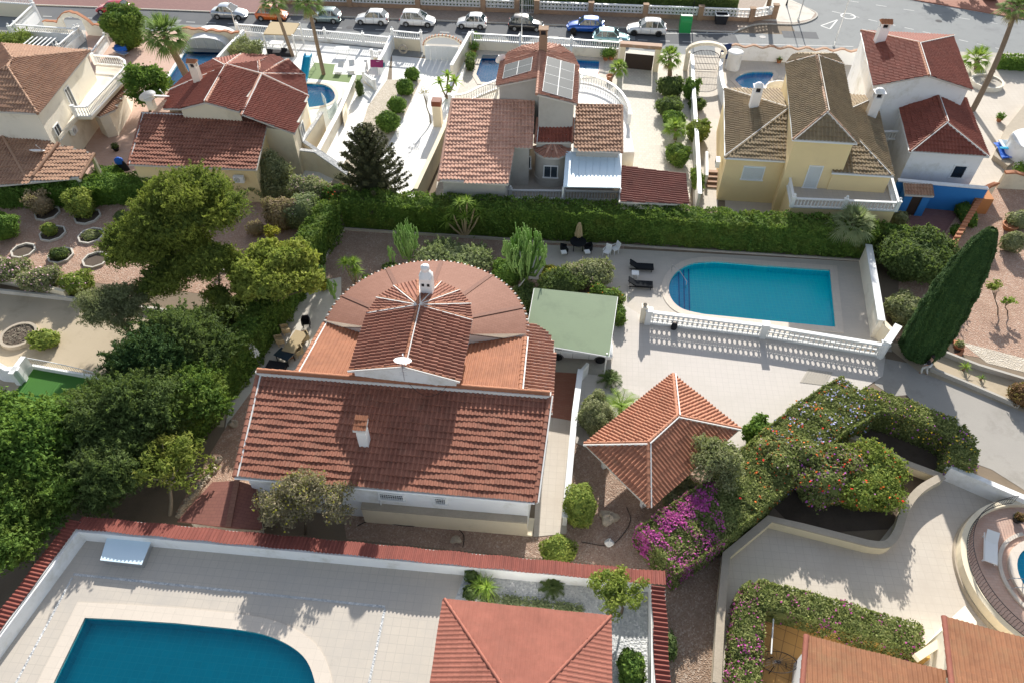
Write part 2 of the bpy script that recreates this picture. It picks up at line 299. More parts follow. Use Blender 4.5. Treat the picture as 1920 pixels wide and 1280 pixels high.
def glassm(name, col, rough=.06, spec=.9):
    m, nt, b, N, L = newmat(name); b.inputs['Base Color'].default_value = (*col, 1); b.inputs['Roughness'].default_value = rough; b.inputs['Specular IOR Level'].default_value = spec; return m
glassm('glass', (.03, .045, .06)); glassm('car_glass', (.035, .05, .06), .03, 1); glassm('lamp_glass', (.8, .8, .78), .1); glassm('tail_red', (.4, .01, .01), .2); glassm('plate', (.7, .7, .65), .5)
def shell(name, col):
    m, nt, b, N, L = newmat(name); tr = N.new('ShaderNodeBsdfTransparent'); tr.inputs[0].default_value = (*col, 1); mx = N.new('ShaderNodeMixShader'); mx.inputs[0].default_value = .45
    b.inputs['Base Color'].default_value = (.7, .75, .75, 1); b.inputs['Roughness'].default_value = .1; L.new(tr.outputs[0], mx.inputs[2]); L.new(b.outputs[0], mx.inputs[1]); L.new(mx.outputs[0], N['Material Output'].inputs[0])
shell('clear_panel', (.8, .88, .88))
def carpaint(name, col, metal=.2):
    m, nt, b, N, L = newmat(name); b.inputs['Base Color'].default_value = (*col, 1); b.inputs['Roughness'].default_value = .28; b.inputs['Metallic'].default_value = metal
    b.inputs['Coat Weight'].default_value = .8; b.inputs['Coat Roughness'].default_value = .05; return name
m, nt_, b_, N_, L_ = newmat('solar_cell'); v_ = N_.new('ShaderNodeTexCoord').outputs['Object']
b_.inputs['Base Color'].default_value = (.075, .085, .09, 1); b_.inputs['Roughness'].default_value = .6; b_.inputs['Specular IOR Level'].default_value = .1
waterm('water_main', (.12, .98, .98), 4.5, .7); waterm('water_deep', (.35, .92, .96), 3.5, .6); waterm('water_bright', (.45, .90, .97), 2.5, .6)
# ---------------------------------------------------------------- tiled roofs
def inpoly(pu, pv, poly):
    r = np.zeros(pu.shape, bool); n = len(poly); j = n-1
    for i in range(n):
        xi, yi = poly[i]; xj, yj = poly[j]
        if abs(yj-yi) > 1e-9:
            c = ((yi > pv) != (yj > pv)) & (pu < (xj-xi)*(pv-yi)/(yj-yi)+xi); r ^= c
        j = i
    return r
def plane_of(poly):
    n = Vector((0, 0, 0))
    for i in range(len(poly)):
        a = poly[i]; b = poly[(i+1) % len(poly)]; n += Vector(((a.y-b.y)*(a.z+b.z), (a.z-b.z)*(a.x+b.x), (a.x-b.x)*(a.y+b.y)))
    n.normalize(); n = -n if n.z < 0 else n
    c = sum(poly, Vector((0, 0, 0)))/len(poly); return c, n
def tile_face(mb, poly, down=None, pitch=.25, course=.38, amp=.06, step=.035, mat=0, lift=.02, th=.14, slabmat=1, flat=False):
    """A roof plane of barrel tiles (or flat scalloped shingles) over a thin slab."""
    poly = [Vector(p) for p in poly]; c, n = plane_of(poly); poly = [Vector((p.x, p.y, c.z-(n.x*(p.x-c.x)+n.y*(p.y-c.y))/n.z)) for p in poly]
    if down is None: down = Vector((0, 0, -1))
    down = Vector(down); v = (down-n*down.dot(n)).normalized(); u = n.cross(v).normalized()
    if slabmat is not None: mb.slab(poly, th, slabmat)
    q = [((p-c).dot(u), (p-c).dot(v)) for p in poly]
    us = [a[0] for a in q]; vs = [a[1] for a in q]; v1 = max(vs)
    nc = int((max(us)-min(us))/pitch)+2; nr = int((v1-min(vs))/course)+2
    if flat: fr = np.array([0, .35, .5, .65, .999]); pr = np.array([0, 0, 0, 0, 0.])
    else: fr = np.array([0, .12, .3, .48, .6, .8]); pr = np.array([0, .72, 1, .72, 0, -.12])*amp
    U = (np.arange(nc)[:, None]*pitch+fr[None]*pitch).ravel()+min(us); UC = (np.arange(nc)[:, None]+fr[None]).ravel(); HU = np.tile(pr, nc)
    rows = np.arange(nr); VV = np.stack([v1-(rows+1)*course, v1-rows*course-.004], 1)[::-1].ravel(); VC = np.stack([nr-rows-1.0, nr-rows-.01], 1)[::-1].ravel(); HV = np.tile([0, step], nr)
    g, h = np.meshgrid(np.arange(len(VV)), np.arange(len(U)), indexing='ij')
    uu = U[h]; vv = VV[g]; hh = HU[h]+HV[g]+lift
    if flat: vv = vv+np.where((np.arange(len(VV))[:, None] % 2 == 1), np.abs(np.sin(UC[h]*pi))*course*.0, 0)
    # slight per-tile irregularity
    ti = (np.floor(UC[h])*7.3+np.floor(VC[g])*3.1); hh = hh+np.sin(ti*12.9898)*amp*.2; vv = vv+np.sin(ti*4.37)*course*.035
    co = np.array(c)[None, None]+uu[..., None]*np.array(u)+vv[..., None]*np.array(v)+hh[..., None]*np.array(n)
    R, K = uu.shape; idx = np.arange(R*K).reshape(R, K)
    f = np.stack([idx[:-1, :-1], idx[1:, :-1], idx[1:, 1:], idx[:-1, 1:]], -1).reshape(-1, 4)
    cu = ((U[:-1]+U[1:])/2)[None].repeat(R-1, 0); cv = ((VV[:-1]+VV[1:])/2)[:, None].repeat(K-1, 1)
    keep = inpoly(cu.ravel(), np.minimum(cv.ravel(), v1-.01), q)
    f = f[keep]
    if len(f) == 0: return
    used, inv = np.unique(f.ravel(), return_inverse=True)
    uvs = np.stack([UC[h].ravel(), VC[g].ravel()+50], 1)[used]
    uvs[:, 0] += 30
    mb.add(co.reshape(-1, 3)[used], inv.reshape(-1, 4), mat, uv=uvs)
def ridge(mb, pts, r=.14, mat=0, mortar=None, seg=.42, msides=(1, -1)):
    pts = [Vector(p) for p in pts]
    for a, b in zip(pts[:-1], pts[1:]):
        L = (b-a).length; n = max(1, int(L/seg)); d = (b-a)/n
        for i in range(n):
            p = a+d*i; mb.tube([p, p+d*1.06], [r*1.0, r*.84], 8, mat, caps=True)
        if mortar is not None:
            s = Vector((-d.y, d.x, 0)).normalized()
            ks = msides if msides != (1, -1) else ((1,) if s.x*.6-s.y > 0 else (-1,))
            for k in ks: mb.bar(a+s*k*r*1.15+ez*-.02, b+s*k*r*1.15+ez*-.02, r*.5, .125, mortar)
def roof_part(parent, name, faces, mats, ridges=(), label=None, rmat=None, mortar='mortar', r=.14, msides=(1, -1), **kw):
    mb = MB()
    for fc in faces:
        if isinstance(fc, dict): k2 = dict(kw); k2.update(fc); pl = k2.pop('p'); tile_face(mb, pl, **k2)
        else: tile_face(mb, fc, **kw)
    o = mb.build(name, mats, parent)
    if ridges:
        for rr in ridges: rb = MB(); ridge(rb, rr, r, 0, 1 if mortar else None, msides=msides); rb.build('ridge_tiles', [rmat or mats[0], mortar or mats[1]], o)
    return o
def uvbox(mb): return mb
# ---------------------------------------------------------------- windows, doors, chimneys
def wall_frame(p0, p1):
    d = Vector((p1[0]-p0[0], p1[1]-p0[1], 0)).normalized(); n = Vector((d.y, -d.x, 0)); return d, n   # n points to the right of p0->p1 (towards the camera for left-to-right)
def window(parent, p0, p1, t, zb, w_, h, kind='window', frame='white', pane='glass', grille=False, shutter=None, off=.0):
    """An opening on the wall p0->p1 at fraction t, sill height zb."""
    d, n = wall_frame(p0, p1); c = Vector((p0[0], p0[1], 0)).lerp(Vector((p1[0], p1[1], 0)), t)+n*off; Z = ez
    mb = MB(); fw = .08
    for sx in (-1, 1): mb.box(c+d*sx*(w_/2)+n*.03+Z*zb, fw, .1, h, tilt=(d, n, Z))
    mb.box(c+n*.03+Z*(zb+h), w_+fw, .1, fw, tilt=(d, n, Z)); mb.box(c+n*.05+Z*(zb-fw), w_+fw*2.5, .16, fw, tilt=(d, n, Z))
    o = mb.build(kind, frame, parent)
    pb = MB(); pb.box(c+n*.012+Z*zb, w_-fw+.02, .03, h-.004, tilt=(d, n, Z)); pb.build('shutter' if shutter else 'pane', shutter or pane, o)
    if shutter:
        g = MB()
        for i in range(int(h/.1)): g.box(c+n*.03+Z*(zb+.03+i*.1), w_-fw-.02, .03, .055, tilt=(d, n, Z))
        g.build('slats', 'fascia', o)
    else:
        g = MB()
        if grille:
            k = max(3, int(w_/.12))
            for i in range(1, k): g.box(c+d*(i/k-.5)*w_+n*.07+Z*zb, .02, .02, h, tilt=(d, n, Z))
            for j in (.3, .7): g.box(c+n*.075+Z*(zb+h*j), w_, .02, .02, tilt=(d, n, Z))
            g.build('grille', 'white' if grille == 'white' else 'metal_dark', o)
        else:
            g.box(c+n*.035+Z*zb, .05, .03, h-.004, tilt=(d, n, Z)); g.build('mullion', frame, o)
    return o
def chimney(parent, base, w_, h, col='stucco_white', cap='tile', rz=AX, roofmat='terracotta'):
    mb = MB(); b = Vector(base)
    mb.box(b-ez*.6, w_, w_*.8, h*.72+.6, rz)
    for sx, sy in ((-1, -1), (1, -1), (1, 1), (-1, 1)):
        X = Vector((cos(rz), sin(rz), 0)); Y = Vector((-sin(rz), cos(rz), 0))
        mb.box(b+X*sx*w_*.38+Y*sy*w_*.29+ez*h*.72, w_*.2, w_*.2, h*.2, rz)
    mb.box(b+ez*h*.72, w_*.5, w_*.4, h*.2, rz, 1)
    mb.box(b+ez*h*.92, w_*1.2, w_*1.0, .06, rz)
    o = mb.build('chimney', [col, 'metal_dark'], parent)
    cb = MB()
    if cap == 'tile':
        X = Vector((cos(rz), sin(rz), 0)); Y = Vector((-sin(rz), cos(rz), 0)); t = b+ez*(h*.92+.06); a = w_*.62
        R0 = [t+X*-a+Y*-a*.85, t+X*a+Y*-a*.85, t+X*a+Y*a*.85, t+X*-a+Y*a*.85]; r0 = t-X*a+ez*w_*.35; r1 = t+X*a+ez*w_*.35
        cb.add([tuple(p) for p in R0+[r0, r1]], [(0, 1, 5, 4), (2, 3, 4, 5), (0, 4, 3), (1, 2, 5), (0, 3, 2, 1)])
        for i in range(4):
            f = i/3; cb.tube([(R0[0].lerp(R0[1], .12+.76*f)), r0.lerp(r1, .12+.76*f)], .05, 6)
    else: cb.lathe(b+ez*(h*.92+.06), [(w_*.5, 0), (w_*.5, .12), (w_*.2, .3)], 12)
    cb.build('chimney_cap', roofmat, o); return o
def ac_unit(parent, p0, p1, t, z, name='air_conditioner'):
    d, n = wall_frame(p0, p1); c = Vector((p0[0], p0[1], 0)).lerp(Vector((p1[0], p1[1], 0)), t)+n*.25
    mb = MB(); mb.box(c+ez*z, .85, .32, .6, tilt=(d, n, ez)); o = mb.build(name, 'white', parent)
    fb = MB(); cc = c+n*.165+ez*(z+.3)-d*.12
    for R in (.08, .16, .23): fb.torus(cc, R, .012, d, ez, 16, 4)
    fb.build('fan_grille', 'metal_dark', o); return o
def dish(base, R, aim, label, name='satellite_dish', mast=.6, parent=None):
    t = thing(name, base, label, 'satellite dish') if parent is None else parent
    b = Vector(base); aim = Vector(aim).normalized(); a = aim.cross(ez).normalized(); c_ = a.cross(aim)
    m = MB(); m.tube([b, b+ez*mast], .025, 6); m.build('mast', 'steel', t)
    d = MB(); cc = b+ez*(mast+R*.3); vs = []; fs = []
    for i in range(5):
        r = R*i/4
        for k in range(16): vs.append(tuple(cc+(a*cos(k*pi/8)+c_*sin(k*pi/8))*r+aim*(r*r/R*.28)))
    for i in range(4):
        for k in range(16): fs.append((i*16+k, i*16+(k+1) % 16, (i+1)*16+(k+1) % 16, (i+1)*16+k))
    d.add(vs, fs, smooth=True); d.build('reflector', 'stucco_white', t)
    f = MB(); f.tube([cc-c_*R*.9+aim*R*.25, cc+aim*R*.9], .015, 5); f.box(cc+aim*R*.9, .07, .07, .1); f.build('feed_arm', 'steel', t); return t
# ---------------------------------------------------------------- balustrades and walls
BAL = {}
def baluster_mesh(h, mat, fat=1.0):
    k = (round(h, 2), mat, fat)
    if k not in BAL:
        mb = MB(); r = .055*fat
        mb.lathe((0, 0, 0), [(r*1.1, 0), (r*1.1, h*.08), (r*.6, h*.14), (r*1.15, h*.35), (r*.95, h*.5), (r*.5, h*.72), (r*.55, h*.86), (r*1.1, h*.92), (r*1.1, h)], 7)
        o = mb.build('baluster', mat, loc=(0, 0, 0)); BAL[k] = o.data; bpy.data.objects.remove(o)
    return BAL[k]
def balustrade(pts, z0, h, label, gap=.24, mat='white', base=.12, posts=True, name='balustrade', group=None, wallh=0, wallmat=None, cap=None, finial=True, end=(True, True), parent=None, cat='balustrade'):
    pts = [Vector((p[0], p[1], p[2] if len(p) > 2 and p[2] else z0)) for p in pts]
    t = thing(name, tuple(pts[0]), label, cat, group) if parent is None else parent
    if wallh:
        wb = MB()
        for a, b in zip(pts[:-1], pts[1:]): wb.bar(a, b, .2, wallh)
        wb.build('base_wall', wallmat or mat, t)
    rb = MB(); off = ez*wallh
    for a, b in zip(pts[:-1], pts[1:]):
        rb.bar(a+off, b+off, .17, base); rb.bar(a+off+ez*(h-.09), b+off+ez*(h-.09), .2, .09)
    rb.build('rail', mat, t); me = baluster_mesh(h-.09-base, mat)
    for a, b in zip(pts[:-1], pts[1:]):
        L = (b-a).length; n = max(1, int(L/gap))
        for i in range(n):
            p = a.lerp(b, (i+.5)/n)+off+ez*base
            o = bpy.data.objects.new('baluster', me); COL.objects.link(o); o.parent = t; o.location = p-Vector(ORG[t.name])
    if posts:
        for i, p in enumerate(pts):
            if (i == 0 and not end[0]) or (i == len(pts)-1 and not end[1]) or (posts == 'ends' and 0 < i < len(pts)-1): continue
            pb = MB(); pb.box(p, .28, .28, wallh+h+.08, AX); pb.box(p+ez*(wallh+h+.08), .34, .34, .06, AX)
            if finial: pb.lathe(p+ez*(wallh+h+.14), [(.05, 0), (.05, .05), (.12, .14), (.1, .24), (.02, .3)], 8)
            pb.build('post', mat, t)
    return t
def arc(c, R, a0, a1, n, z=0.0):
    return [Vector((c[0]+R*cos(radians(a0+(a1-a0)*i/n)), c[1]+R*sin(radians(a0+(a1-a0)*i/n)), z)) for i in range(n+1)]
def spline(pts, n=8, closed=False):
    pts = [Vector(p) for p in pts]; m = len(pts); out = []
    for i in range(m if closed else m-1):
        if closed: p0, p1, p2, p3 = (pts[(i+k-1) % m] for k in range(4))
        else: p0 = pts[max(i-1, 0)]; p1 = pts[i]; p2 = pts[i+1]; p3 = pts[min(i+2, m-1)]
        for k in range(n):
            t = k/n; out.append(.5*((2*p1)+(p2-p0)*t+(2*p0-5*p1+4*p2-p3)*t*t+(3*p1-p0-3*p2+p3)*t**3))
    if not closed: out.append(pts[-1])
    return out
def ribbon(mb, pts, w_, z0, z1, mat=0, closed=False):
    """A wall of width w_ following a line, one continuous body."""
    n = len(pts); L = []; R = []
    for i in range(n):
        a = pts[(i-1) % n] if closed or i > 0 else pts[i]; b = pts[(i+1) % n] if closed or i < n-1 else pts[i]
        d = Vector((b[0]-a[0], b[1]-a[1], 0)).normalized(); s = Vector((-d.y, d.x, 0))*(w_/2)
        k = 1.0
        if 0 < i < n-1 or closed:
            e = Vector((pts[i][0]-a[0], pts[i][1]-a[1], 0))
            if e.length > 1e-6: k = 1/max(.5, abs(e.normalized().dot(d)))
        L.append(Vector((pts[i][0], pts[i][1], 0))+s*k); R.append(Vector((pts[i][0], pts[i][1], 0))-s*k)
    zt = z1 if hasattr(z1, '__len__') else [z1]*n; zb = z0 if hasattr(z0, '__len__') else [z0]*n
    vs = []
    for i in range(n): vs += [(L[i].x, L[i].y, zb[i]), (R[i].x, R[i].y, zb[i]), (R[i].x, R[i].y, zt[i]), (L[i].x, L[i].y, zt[i])]
    fs = []
    for i in range(n if closed else n-1):
        a = 4*i; b = 4*((i+1) % n)
        for k in range(4): fs.append((a+k, a+(k+1) % 4, b+(k+1) % 4, b+k))
    if not closed: fs += [(3, 2, 1, 0), (4*n-4, 4*n-3, 4*n-2, 4*n-1)]
    return mb.add(vs, fs, mat)
def wall(pts, z0, h, w_, mat, label, cap=None, capw=.06, name='garden_wall', cat='wall', caph=.06, group=None, closed=False):
    mb = MB(); z1 = [z0+x for x in h] if hasattr(h, '__len__') else z0+h; ribbon(mb, pts, w_, z0, z1, 0, closed)
    o = mb.build(name, mat)
    if cap:
        cb = MB(); zt = z1 if not hasattr(z1, '__len__') else z1
        ribbon(cb, pts, w_+capw*2, [z+.002 for z in zt] if hasattr(zt, '__len__') else zt+.002, [z+caph for z in zt] if hasattr(zt, '__len__') else zt+caph, 0, closed); cb.build('coping', cap, o)
    return tag(o, label, cat, group)
def pool(name, ring, label, wmat, bmat, cop, copw=.45, depth=.9, level=-.12, holes=True, group=None, z0=0.0):
    """A pool sunk in the ground: basin, water, coping ring; returns the ring to cut from the sheets."""
    ring = [Vector((p[0], p[1], 0)) for p in ring]; area = sum(ring[i].x*ring[(i+1) % len(ring)].y-ring[(i+1) % len(ring)].x*ring[i].y for i in range(len(ring)))
    if area < 0: ring.reverse()
    t = thing(name, tuple(ring[0]), label, 'swimming pool', group); n = len(ring)
    b = MB(); b.add([(p.x, p.y, .05) for p in ring]+[(p.x, p.y, -depth) for p in ring], [(i, n+i, n+(i+1) % n, (i+1) % n) for i in range(n)])
    tr = tessellate_polygon([ring]); b.add([(p.x, p.y, -depth) for p in ring], [tuple(x) for x in tr]); b.build('basin', bmat, t)
    wb = MB(); fs = []
    for x in tr:
        A, B, C = (ring[i] for i in x); fs.append(tuple(x) if (B-A).cross(C-A).z > 0 else tuple(reversed(x)))
    wb.add([(p.x, p.y, level) for p in ring], fs); wb.build('water_surface', wmat, t)
    outer = offset_ring(ring, copw)
    c = MB(); c.add([(p.x, p.y, .06) for p in ring]+[(p.x, p.y, .06) for p in outer]+[(p.x, p.y, .0) for p in outer]+[(p.x, p.y, -.08) for p in ring],
        [(i, n+i, n+(i+1) % n, (i+1) % n) for i in range(n)]+[(n+i, 2*n+i, 2*n+(i+1) % n, n+(i+1) % n) for i in range(n)]+[(3*n+i, i, (i+1) % n, 3*n+(i+1) % n) for i in range(n)])
    c.build('pool_edge', cop, t); t.location.z += z0; return t, ring, offset_ring(ring, .03)
def offset_ring(ring, d):
    n = len(ring); out = []
    for i in range(n):
        a = ring[i-1]; b = ring[i]; c = ring[(i+1) % n]
        d1 = Vector((b.x-a.x, b.y-a.y)).normalized(); d2 = Vector((c.x-b.x, c.y-b.y)).normalized()
        n1 = Vector((d1.y, -d1.x)); n2 = Vector((d2.y, -d2.x)); m = (n1+n2); m = m.normalized() if m.length > 1e-6 else n1
        k = d/max(.35, m.dot(n1)); out.append(Vector((b.x+m.x*k, b.y+m.y*k, 0)))
    return out
# ---------------------------------------------------------------- foliage
def unit(n): v = RN.normal(size=(n, 3)); return v/np.linalg.norm(v, axis=1, keepdims=True)
def leaves(mb, c, nrm, size, asp=.55, jit=.9, mat=0, tint=None):
    """Leaf-sized rhombi with creased middles at points c facing roughly nrm."""
    N = len(c); n = nrm+unit(N)*jit; n /= np.linalg.norm(n, axis=1, keepdims=True)+1e-9
    r = unit(N); a = np.cross(n, r); a /= np.linalg.norm(a, axis=1, keepdims=True)+1e-9; b = np.cross(n, a)
    s = (size*(.6+.8*RN.random(N)))[:, None]; v = np.empty((N, 4, 3))
    v[:, 0] = c-a*s; v[:, 1] = c-b*s*asp-n*s*.15; v[:, 2] = c+a*s; v[:, 3] = c+b*s*asp-n*s*.15
    t = RN.random(N) if tint is None else tint
    mb.add(v.reshape(-1, 3), np.arange(N*4).reshape(N, 4), mat, col=np.repeat(t*.98+.005, 4))
def ico_core(mb, c, r, mat=0, sub=10, bumpy=.12):  # bumpy blob; inside foliage it is added to block leaking light
    n = 10; vs = []; fs = []
    for i in range(n+1):
        th = pi*i/n
        for k in range(14):
            ph = 2*pi*k/14; q = 1+bumpy*sin(3*ph+c[0]*7)*sin(2*th+c[1]*5); vs.append((c[0]+r[0]*q*sin(th)*cos(ph), c[1]+r[1]*q*sin(th)*sin(ph), c[2]+r[2]*q*cos(th)))
    for i in range(n):
        for k in range(14): fs.append((i*14+k, (i+1)*14+k, (i+1)*14+(k+1) % 14, i*14+(k+1) % 14))
    mb.add(vs, fs, mat, col=np.full(len(vs), .25))
def clump_pts(cl, dens, tf=.22):
    C = []; Nn = []; T = []
    for (x, y, z, rx, rz) in cl:
        n = int(dens*(rx*rx*8+rx*rz*8)); d = unit(n); d[:, 2] = np.where(d[:, 2] < -.5, -d[:, 2], d[:, 2]); rr = 1.14-.62*RN.random(n)**1.6
        rr *= 1+.12*np.sin(d[:, 0]*5+x*3)*np.sin(d[:, 1]*6+y*2)
        ax = unit(1)[0]*[1, 1, .5]; p = d*rr[:, None]*np.array([rx, rx, rz])+np.outer(RN.normal(size=n)*.22*rx, ax)+np.array([x, y, z])
        k = max(4, int(n*.0022*30)); tw = unit(18); tw[:, 2] = np.abs(tw[:, 2])*.8; m = int(n*tf); q = RN.integers(0, 18, m); t = RN.random(m)*(.4+1.6*tf)+.7; p[:m] = tw[q]*(t*rx)[:, None]+RN.normal(size=(m, 3))*.045+np.array([x, y, z])
        C.append(p); Nn.append(d); T.append(np.clip(RN.random(n)*.45+.55*RN.random(), 0, 1))
    return np.concatenate(C), np.concatenate(Nn), np.concatenate(T)
def crown_clumps(c, R, n, rs=(.28, .45), hz=1.0, flat=.75, inner=.35):
    out = []
    for i in range(n):
        d = Vector(unit(1)[0]); 
        if d.z < -.35: d.z = -d.z
        k = inner+(1-inner)*random.random()**.5; r = random.uniform(*rs)*min(R[0], R[2]*1.2)
        k *= .88; out.append((c[0]+d.x*R[0]*k, c[1]+d.y*R[1]*k, c[2]+d.z*R[2]*k, r, r*flat))
    return out
def tree(name, label, base, c, R, n, mat, cat='tree', leaf=.13, dens=60, rs=(.28, .45), trunk='bark', tr=.16, lean=None, group=None, core=True, flowers=None, flat=.75, asp=.55, limbs=5, jit=.9, clumps=None, droop=0, inner=.35):
    base = Vector(base); c = Vector(c); t = thing(name, tuple(base), label, cat, group)
    cl = clumps or crown_clumps(c, R, n, rs, flat=flat, inner=inner)
    tb = MB(); mid = base.lerp(c, .55)+Vector((random.uniform(-.15, .15), random.uniform(-.15, .15), 0))
    top = c-ez*R[2]*.25; tb.tube([base-ez*.1, base.lerp(mid, .5)+Vector((.08, 0, 0)), mid, top], [tr*1.25, tr, tr*.8, tr*.45], 8)
    for i in range(min(limbs, len(cl))):
        q = cl[(i*len(cl))//max(1, limbs)]; e = Vector(q[:3]); m2 = mid.lerp(e, .5)+ez*.2; tb.tube([mid.lerp(top, .1+.15*(i % 4)), m2, e], [tr*.5, tr*.35, tr*.12], 6)
    tb.build('trunk', trunk, t); cb = MB()
    if core:
        for q in cl: ico_core(cb, q[:3], (q[3]*.48, q[3]*.48, q[4]*.48))
    p, nn, ti = clump_pts(cl, dens, .42 if name == 'conifer' else .26); leaves(cb, p, nn, leaf, asp, jit, tint=ti); cb.build('crown', mat, t)
    if flowers:
        for fm, k, sz in flowers:
            i = RN.choice(len(p), int(len(p)*k)); fb = MB(); leaves(fb, p[i]+nn[i]*.08, nn[i], sz, .8); fb.build('flowers', fm, t)
    return t
def bush(name, label, c, R, mat, leaf=.09, dens=110, n=0, cat='shrub', group=None, flowers=None, zc=None, core='self', jit=.7, asp=.6, stem=True, squash=None):
    """A rounded shrub on the ground: c is its base centre, R=(rx, ry, rz)."""
    c = Vector(c); t = thing(name, tuple(c), label, cat, group)
    sb = MB(); sb.tube([c-ez*.05, c+ez*R[2]*.6], [.06, .04], 6); sb.build('stem', 'bark', t)
    cc = c+ez*R[2]*(.52 if zc is None else zc); cb = MB()
    ico_core(cb, cc, (R[0]*.84, R[1]*.84, R[2]*.5 if zc is None else R[2]*.5)); N = int(dens*(R[0]+R[1])*(R[0]+R[1]+R[2]*2)*1.6); d = unit(N); rz = R[2]*.55
    q = 1+.07*np.sin(d[:, 0]*6+c.x*3)+.07*np.sin(d[:, 1]*7+c.y)+.05*np.sin(d[:, 2]*9); p = d*(q*(1-.12*RN.random(N)))[:, None]*np.array([R[0], R[1], rz])+np.array(cc)
    p[:, 2] = np.maximum(p[:, 2], c.z+.02); p += RN.normal(size=p.shape)*.035; leaves(cb, p, d, leaf, asp, jit)
    if n:
        cl = [(cc.x+R[0]*.75*cos(a), cc.y+R[1]*.75*sin(a), cc.z+rz*random.uniform(-.1, .7), R[0]*.4, rz*.5) for a in [random.random()*6.28 for _ in range(n)]]
        p2, n2, t2 = clump_pts(cl, dens); leaves(cb, p2, n2, leaf, asp, jit, tint=t2); p = np.concatenate([p, p2]); d = np.concatenate([d, n2])
    cb.build('foliage', mat, t)
    if flowers:
        for fm, k, sz in flowers:
            i = RN.choice(len(p), max(3, int(len(p)*k))); i = i[p[i, 2] > cc.z-rz*.3]; fb = MB(); leaves(fb, p[i]+d[i]*.06, d[i], sz, .8); fb.build('flowers', fm, t)
    return t
def hedge(name, label, pts, w_, h, mat, leaf=.09, dens=90, wob=.12, flowers=None, cat='hedge', topw=None, jit=1.0, group=None, z0=0, shag=.05):
    """A clipped hedge along a line; a solid inner hull, added to block light, covered in leaves."""
    pts = [Vector((p[0], p[1], z0)) for p in pts]; hs = h if hasattr(h, '__len__') else [h]*len(pts)
    mb = MB(); ribbon(mb, pts, w_-.3-wob*.5, z0, [z0+x-.22-wob*.7 for x in hs]); C = []; Nn = []  # inner hull added to keep light from passing through the leaves
    for (a, b, ha, hb) in zip(pts[:-1], pts[1:], hs[:-1], hs[1:]):
        d = (b-a); L = d.length
        if L < 1e-4: continue
        d = d/L; s = Vector((-d.y, d.x, 0)); hm = (ha+hb)/2
        def put(n, f, nv):
            t = RN.random(n); q = RN.random(n); o = f(t, q); C.append(o); Nn.append(np.tile(np.array(nv, float), (n, 1)))
        A = np.array(a); D = np.array(d)*L; Sx = np.array(s); Z = np.array([0, 0, 1.])
        hh = lambda t: (ha+(hb-ha)*t)
        wv = lambda t, q: wob*(np.sin(t*L*2.1+q*3+a.x)+np.sin(t*L*5.3+q*7)*.6)*.5
        put(int(dens*L*w_), lambda t, q: A+D*t[:, None]+Sx*((q-.5)*w_)[:, None]+Z*(hh(t)+wv(t, q)-.06*RN.random(len(t))**2-.5*w_*np.abs(q-.5)**3)[:, None], ez)
        for k in (-1, 1): put(int(dens*L*hm), lambda t, q, k=k: A+D*t[:, None]+Sx*(k*(w_/2+wv(t, q)*.7-.08*RN.random(len(t))))[:, None]+Z*(q*hh(t))[:, None], s*k)
        for e, k in ((a, -1), (b, 1)): put(int(dens*w_*hm), lambda t, q, e=e, k=k: np.array(e)+np.array(d)*k*.05+Sx*((t-.5)*w_)[:, None]+Z*(q*hm)[:, None], d*k)
    C = np.concatenate(C); Nn = np.concatenate(Nn); C = C+RN.normal(size=C.shape)*.03; oi = RN.random(len(C)) < shag; C[oi] += Nn[oi]*(RN.random(oi.sum())*.22)[:, None]
    leaves(mb, C, Nn, leaf, .6, jit); o = mb.build(name, mat); tag(o, label, cat, group)
    if flowers:
        for fm, sel, k, sz in flowers:
            m_ = sel(C) if sel else np.ones(len(C), bool); ii = np.where(m_ & (C[:, 2] > .3))[0]
            if len(ii) == 0: continue
            blot = np.sin(C[ii, 0]*2.3)*np.sin(C[ii, 1]*2.9+1)+.5*np.sin(C[ii, 0]*6+C[ii, 1]*5); ii = ii[(RN.random(len(ii)) < k*np.clip(.55+.8*blot, .04, 2))]
            if len(ii) == 0: continue
            fb = MB(); leaves(fb, C[ii]+Nn[ii]*.06, Nn[ii], sz, .8); fb.build('flowers', fm, o)
    return o
def blade(mb, p, d, L, w_, droop, mat=0, col=.5, k=3):
    """One narrow drooping blade."""
    p = Vector(p); d = Vector(d).normalized(); s = d.cross(ez); s = s.normalized() if s.length > 1e-3 else Vector((1, 0, 0)); vs = []
    for i in range(k+1):
        t = i/k; q = p+d*L*t-ez*droop*L*t*t; ww = w_*(1-t)**.7*(1 if i else .7)+.004; vs += [tuple(q-s*ww), tuple(q+s*ww+ez*.004)]
    mb.add(vs, [(2*i, 2*i+1, 2*i+3, 2*i+2) for i in range(k)], mat, col=np.full(2*k+2, col))
def fan_frond(mb, p, d, pet, L, droop=.25, n=15, mat=0, spread=2.3, w_=.05):
    p = Vector(p); d = Vector(d).normalized(); e = p+d*pet-ez*.12*pet; mb.tube([p, e], [.02, .015], 4, mat)
    s = d.cross(ez); s = s.normalized() if s.length > 1e-3 else Vector((1, 0, 0)); nn = s.cross(d); c = random.uniform(.15, .95)
    for i in range(n):
        a = (i/(n-1)-.5)*spread; dd = d*cos(a)+s*sin(a)+nn*.12*cos(a*2); blade(mb, e, dd, L*(.75+.25*cos(a)), w_, droop*(.8+.6*random.random()), mat, min(.98, max(.02, c+random.uniform(-.12, .12))), 3)
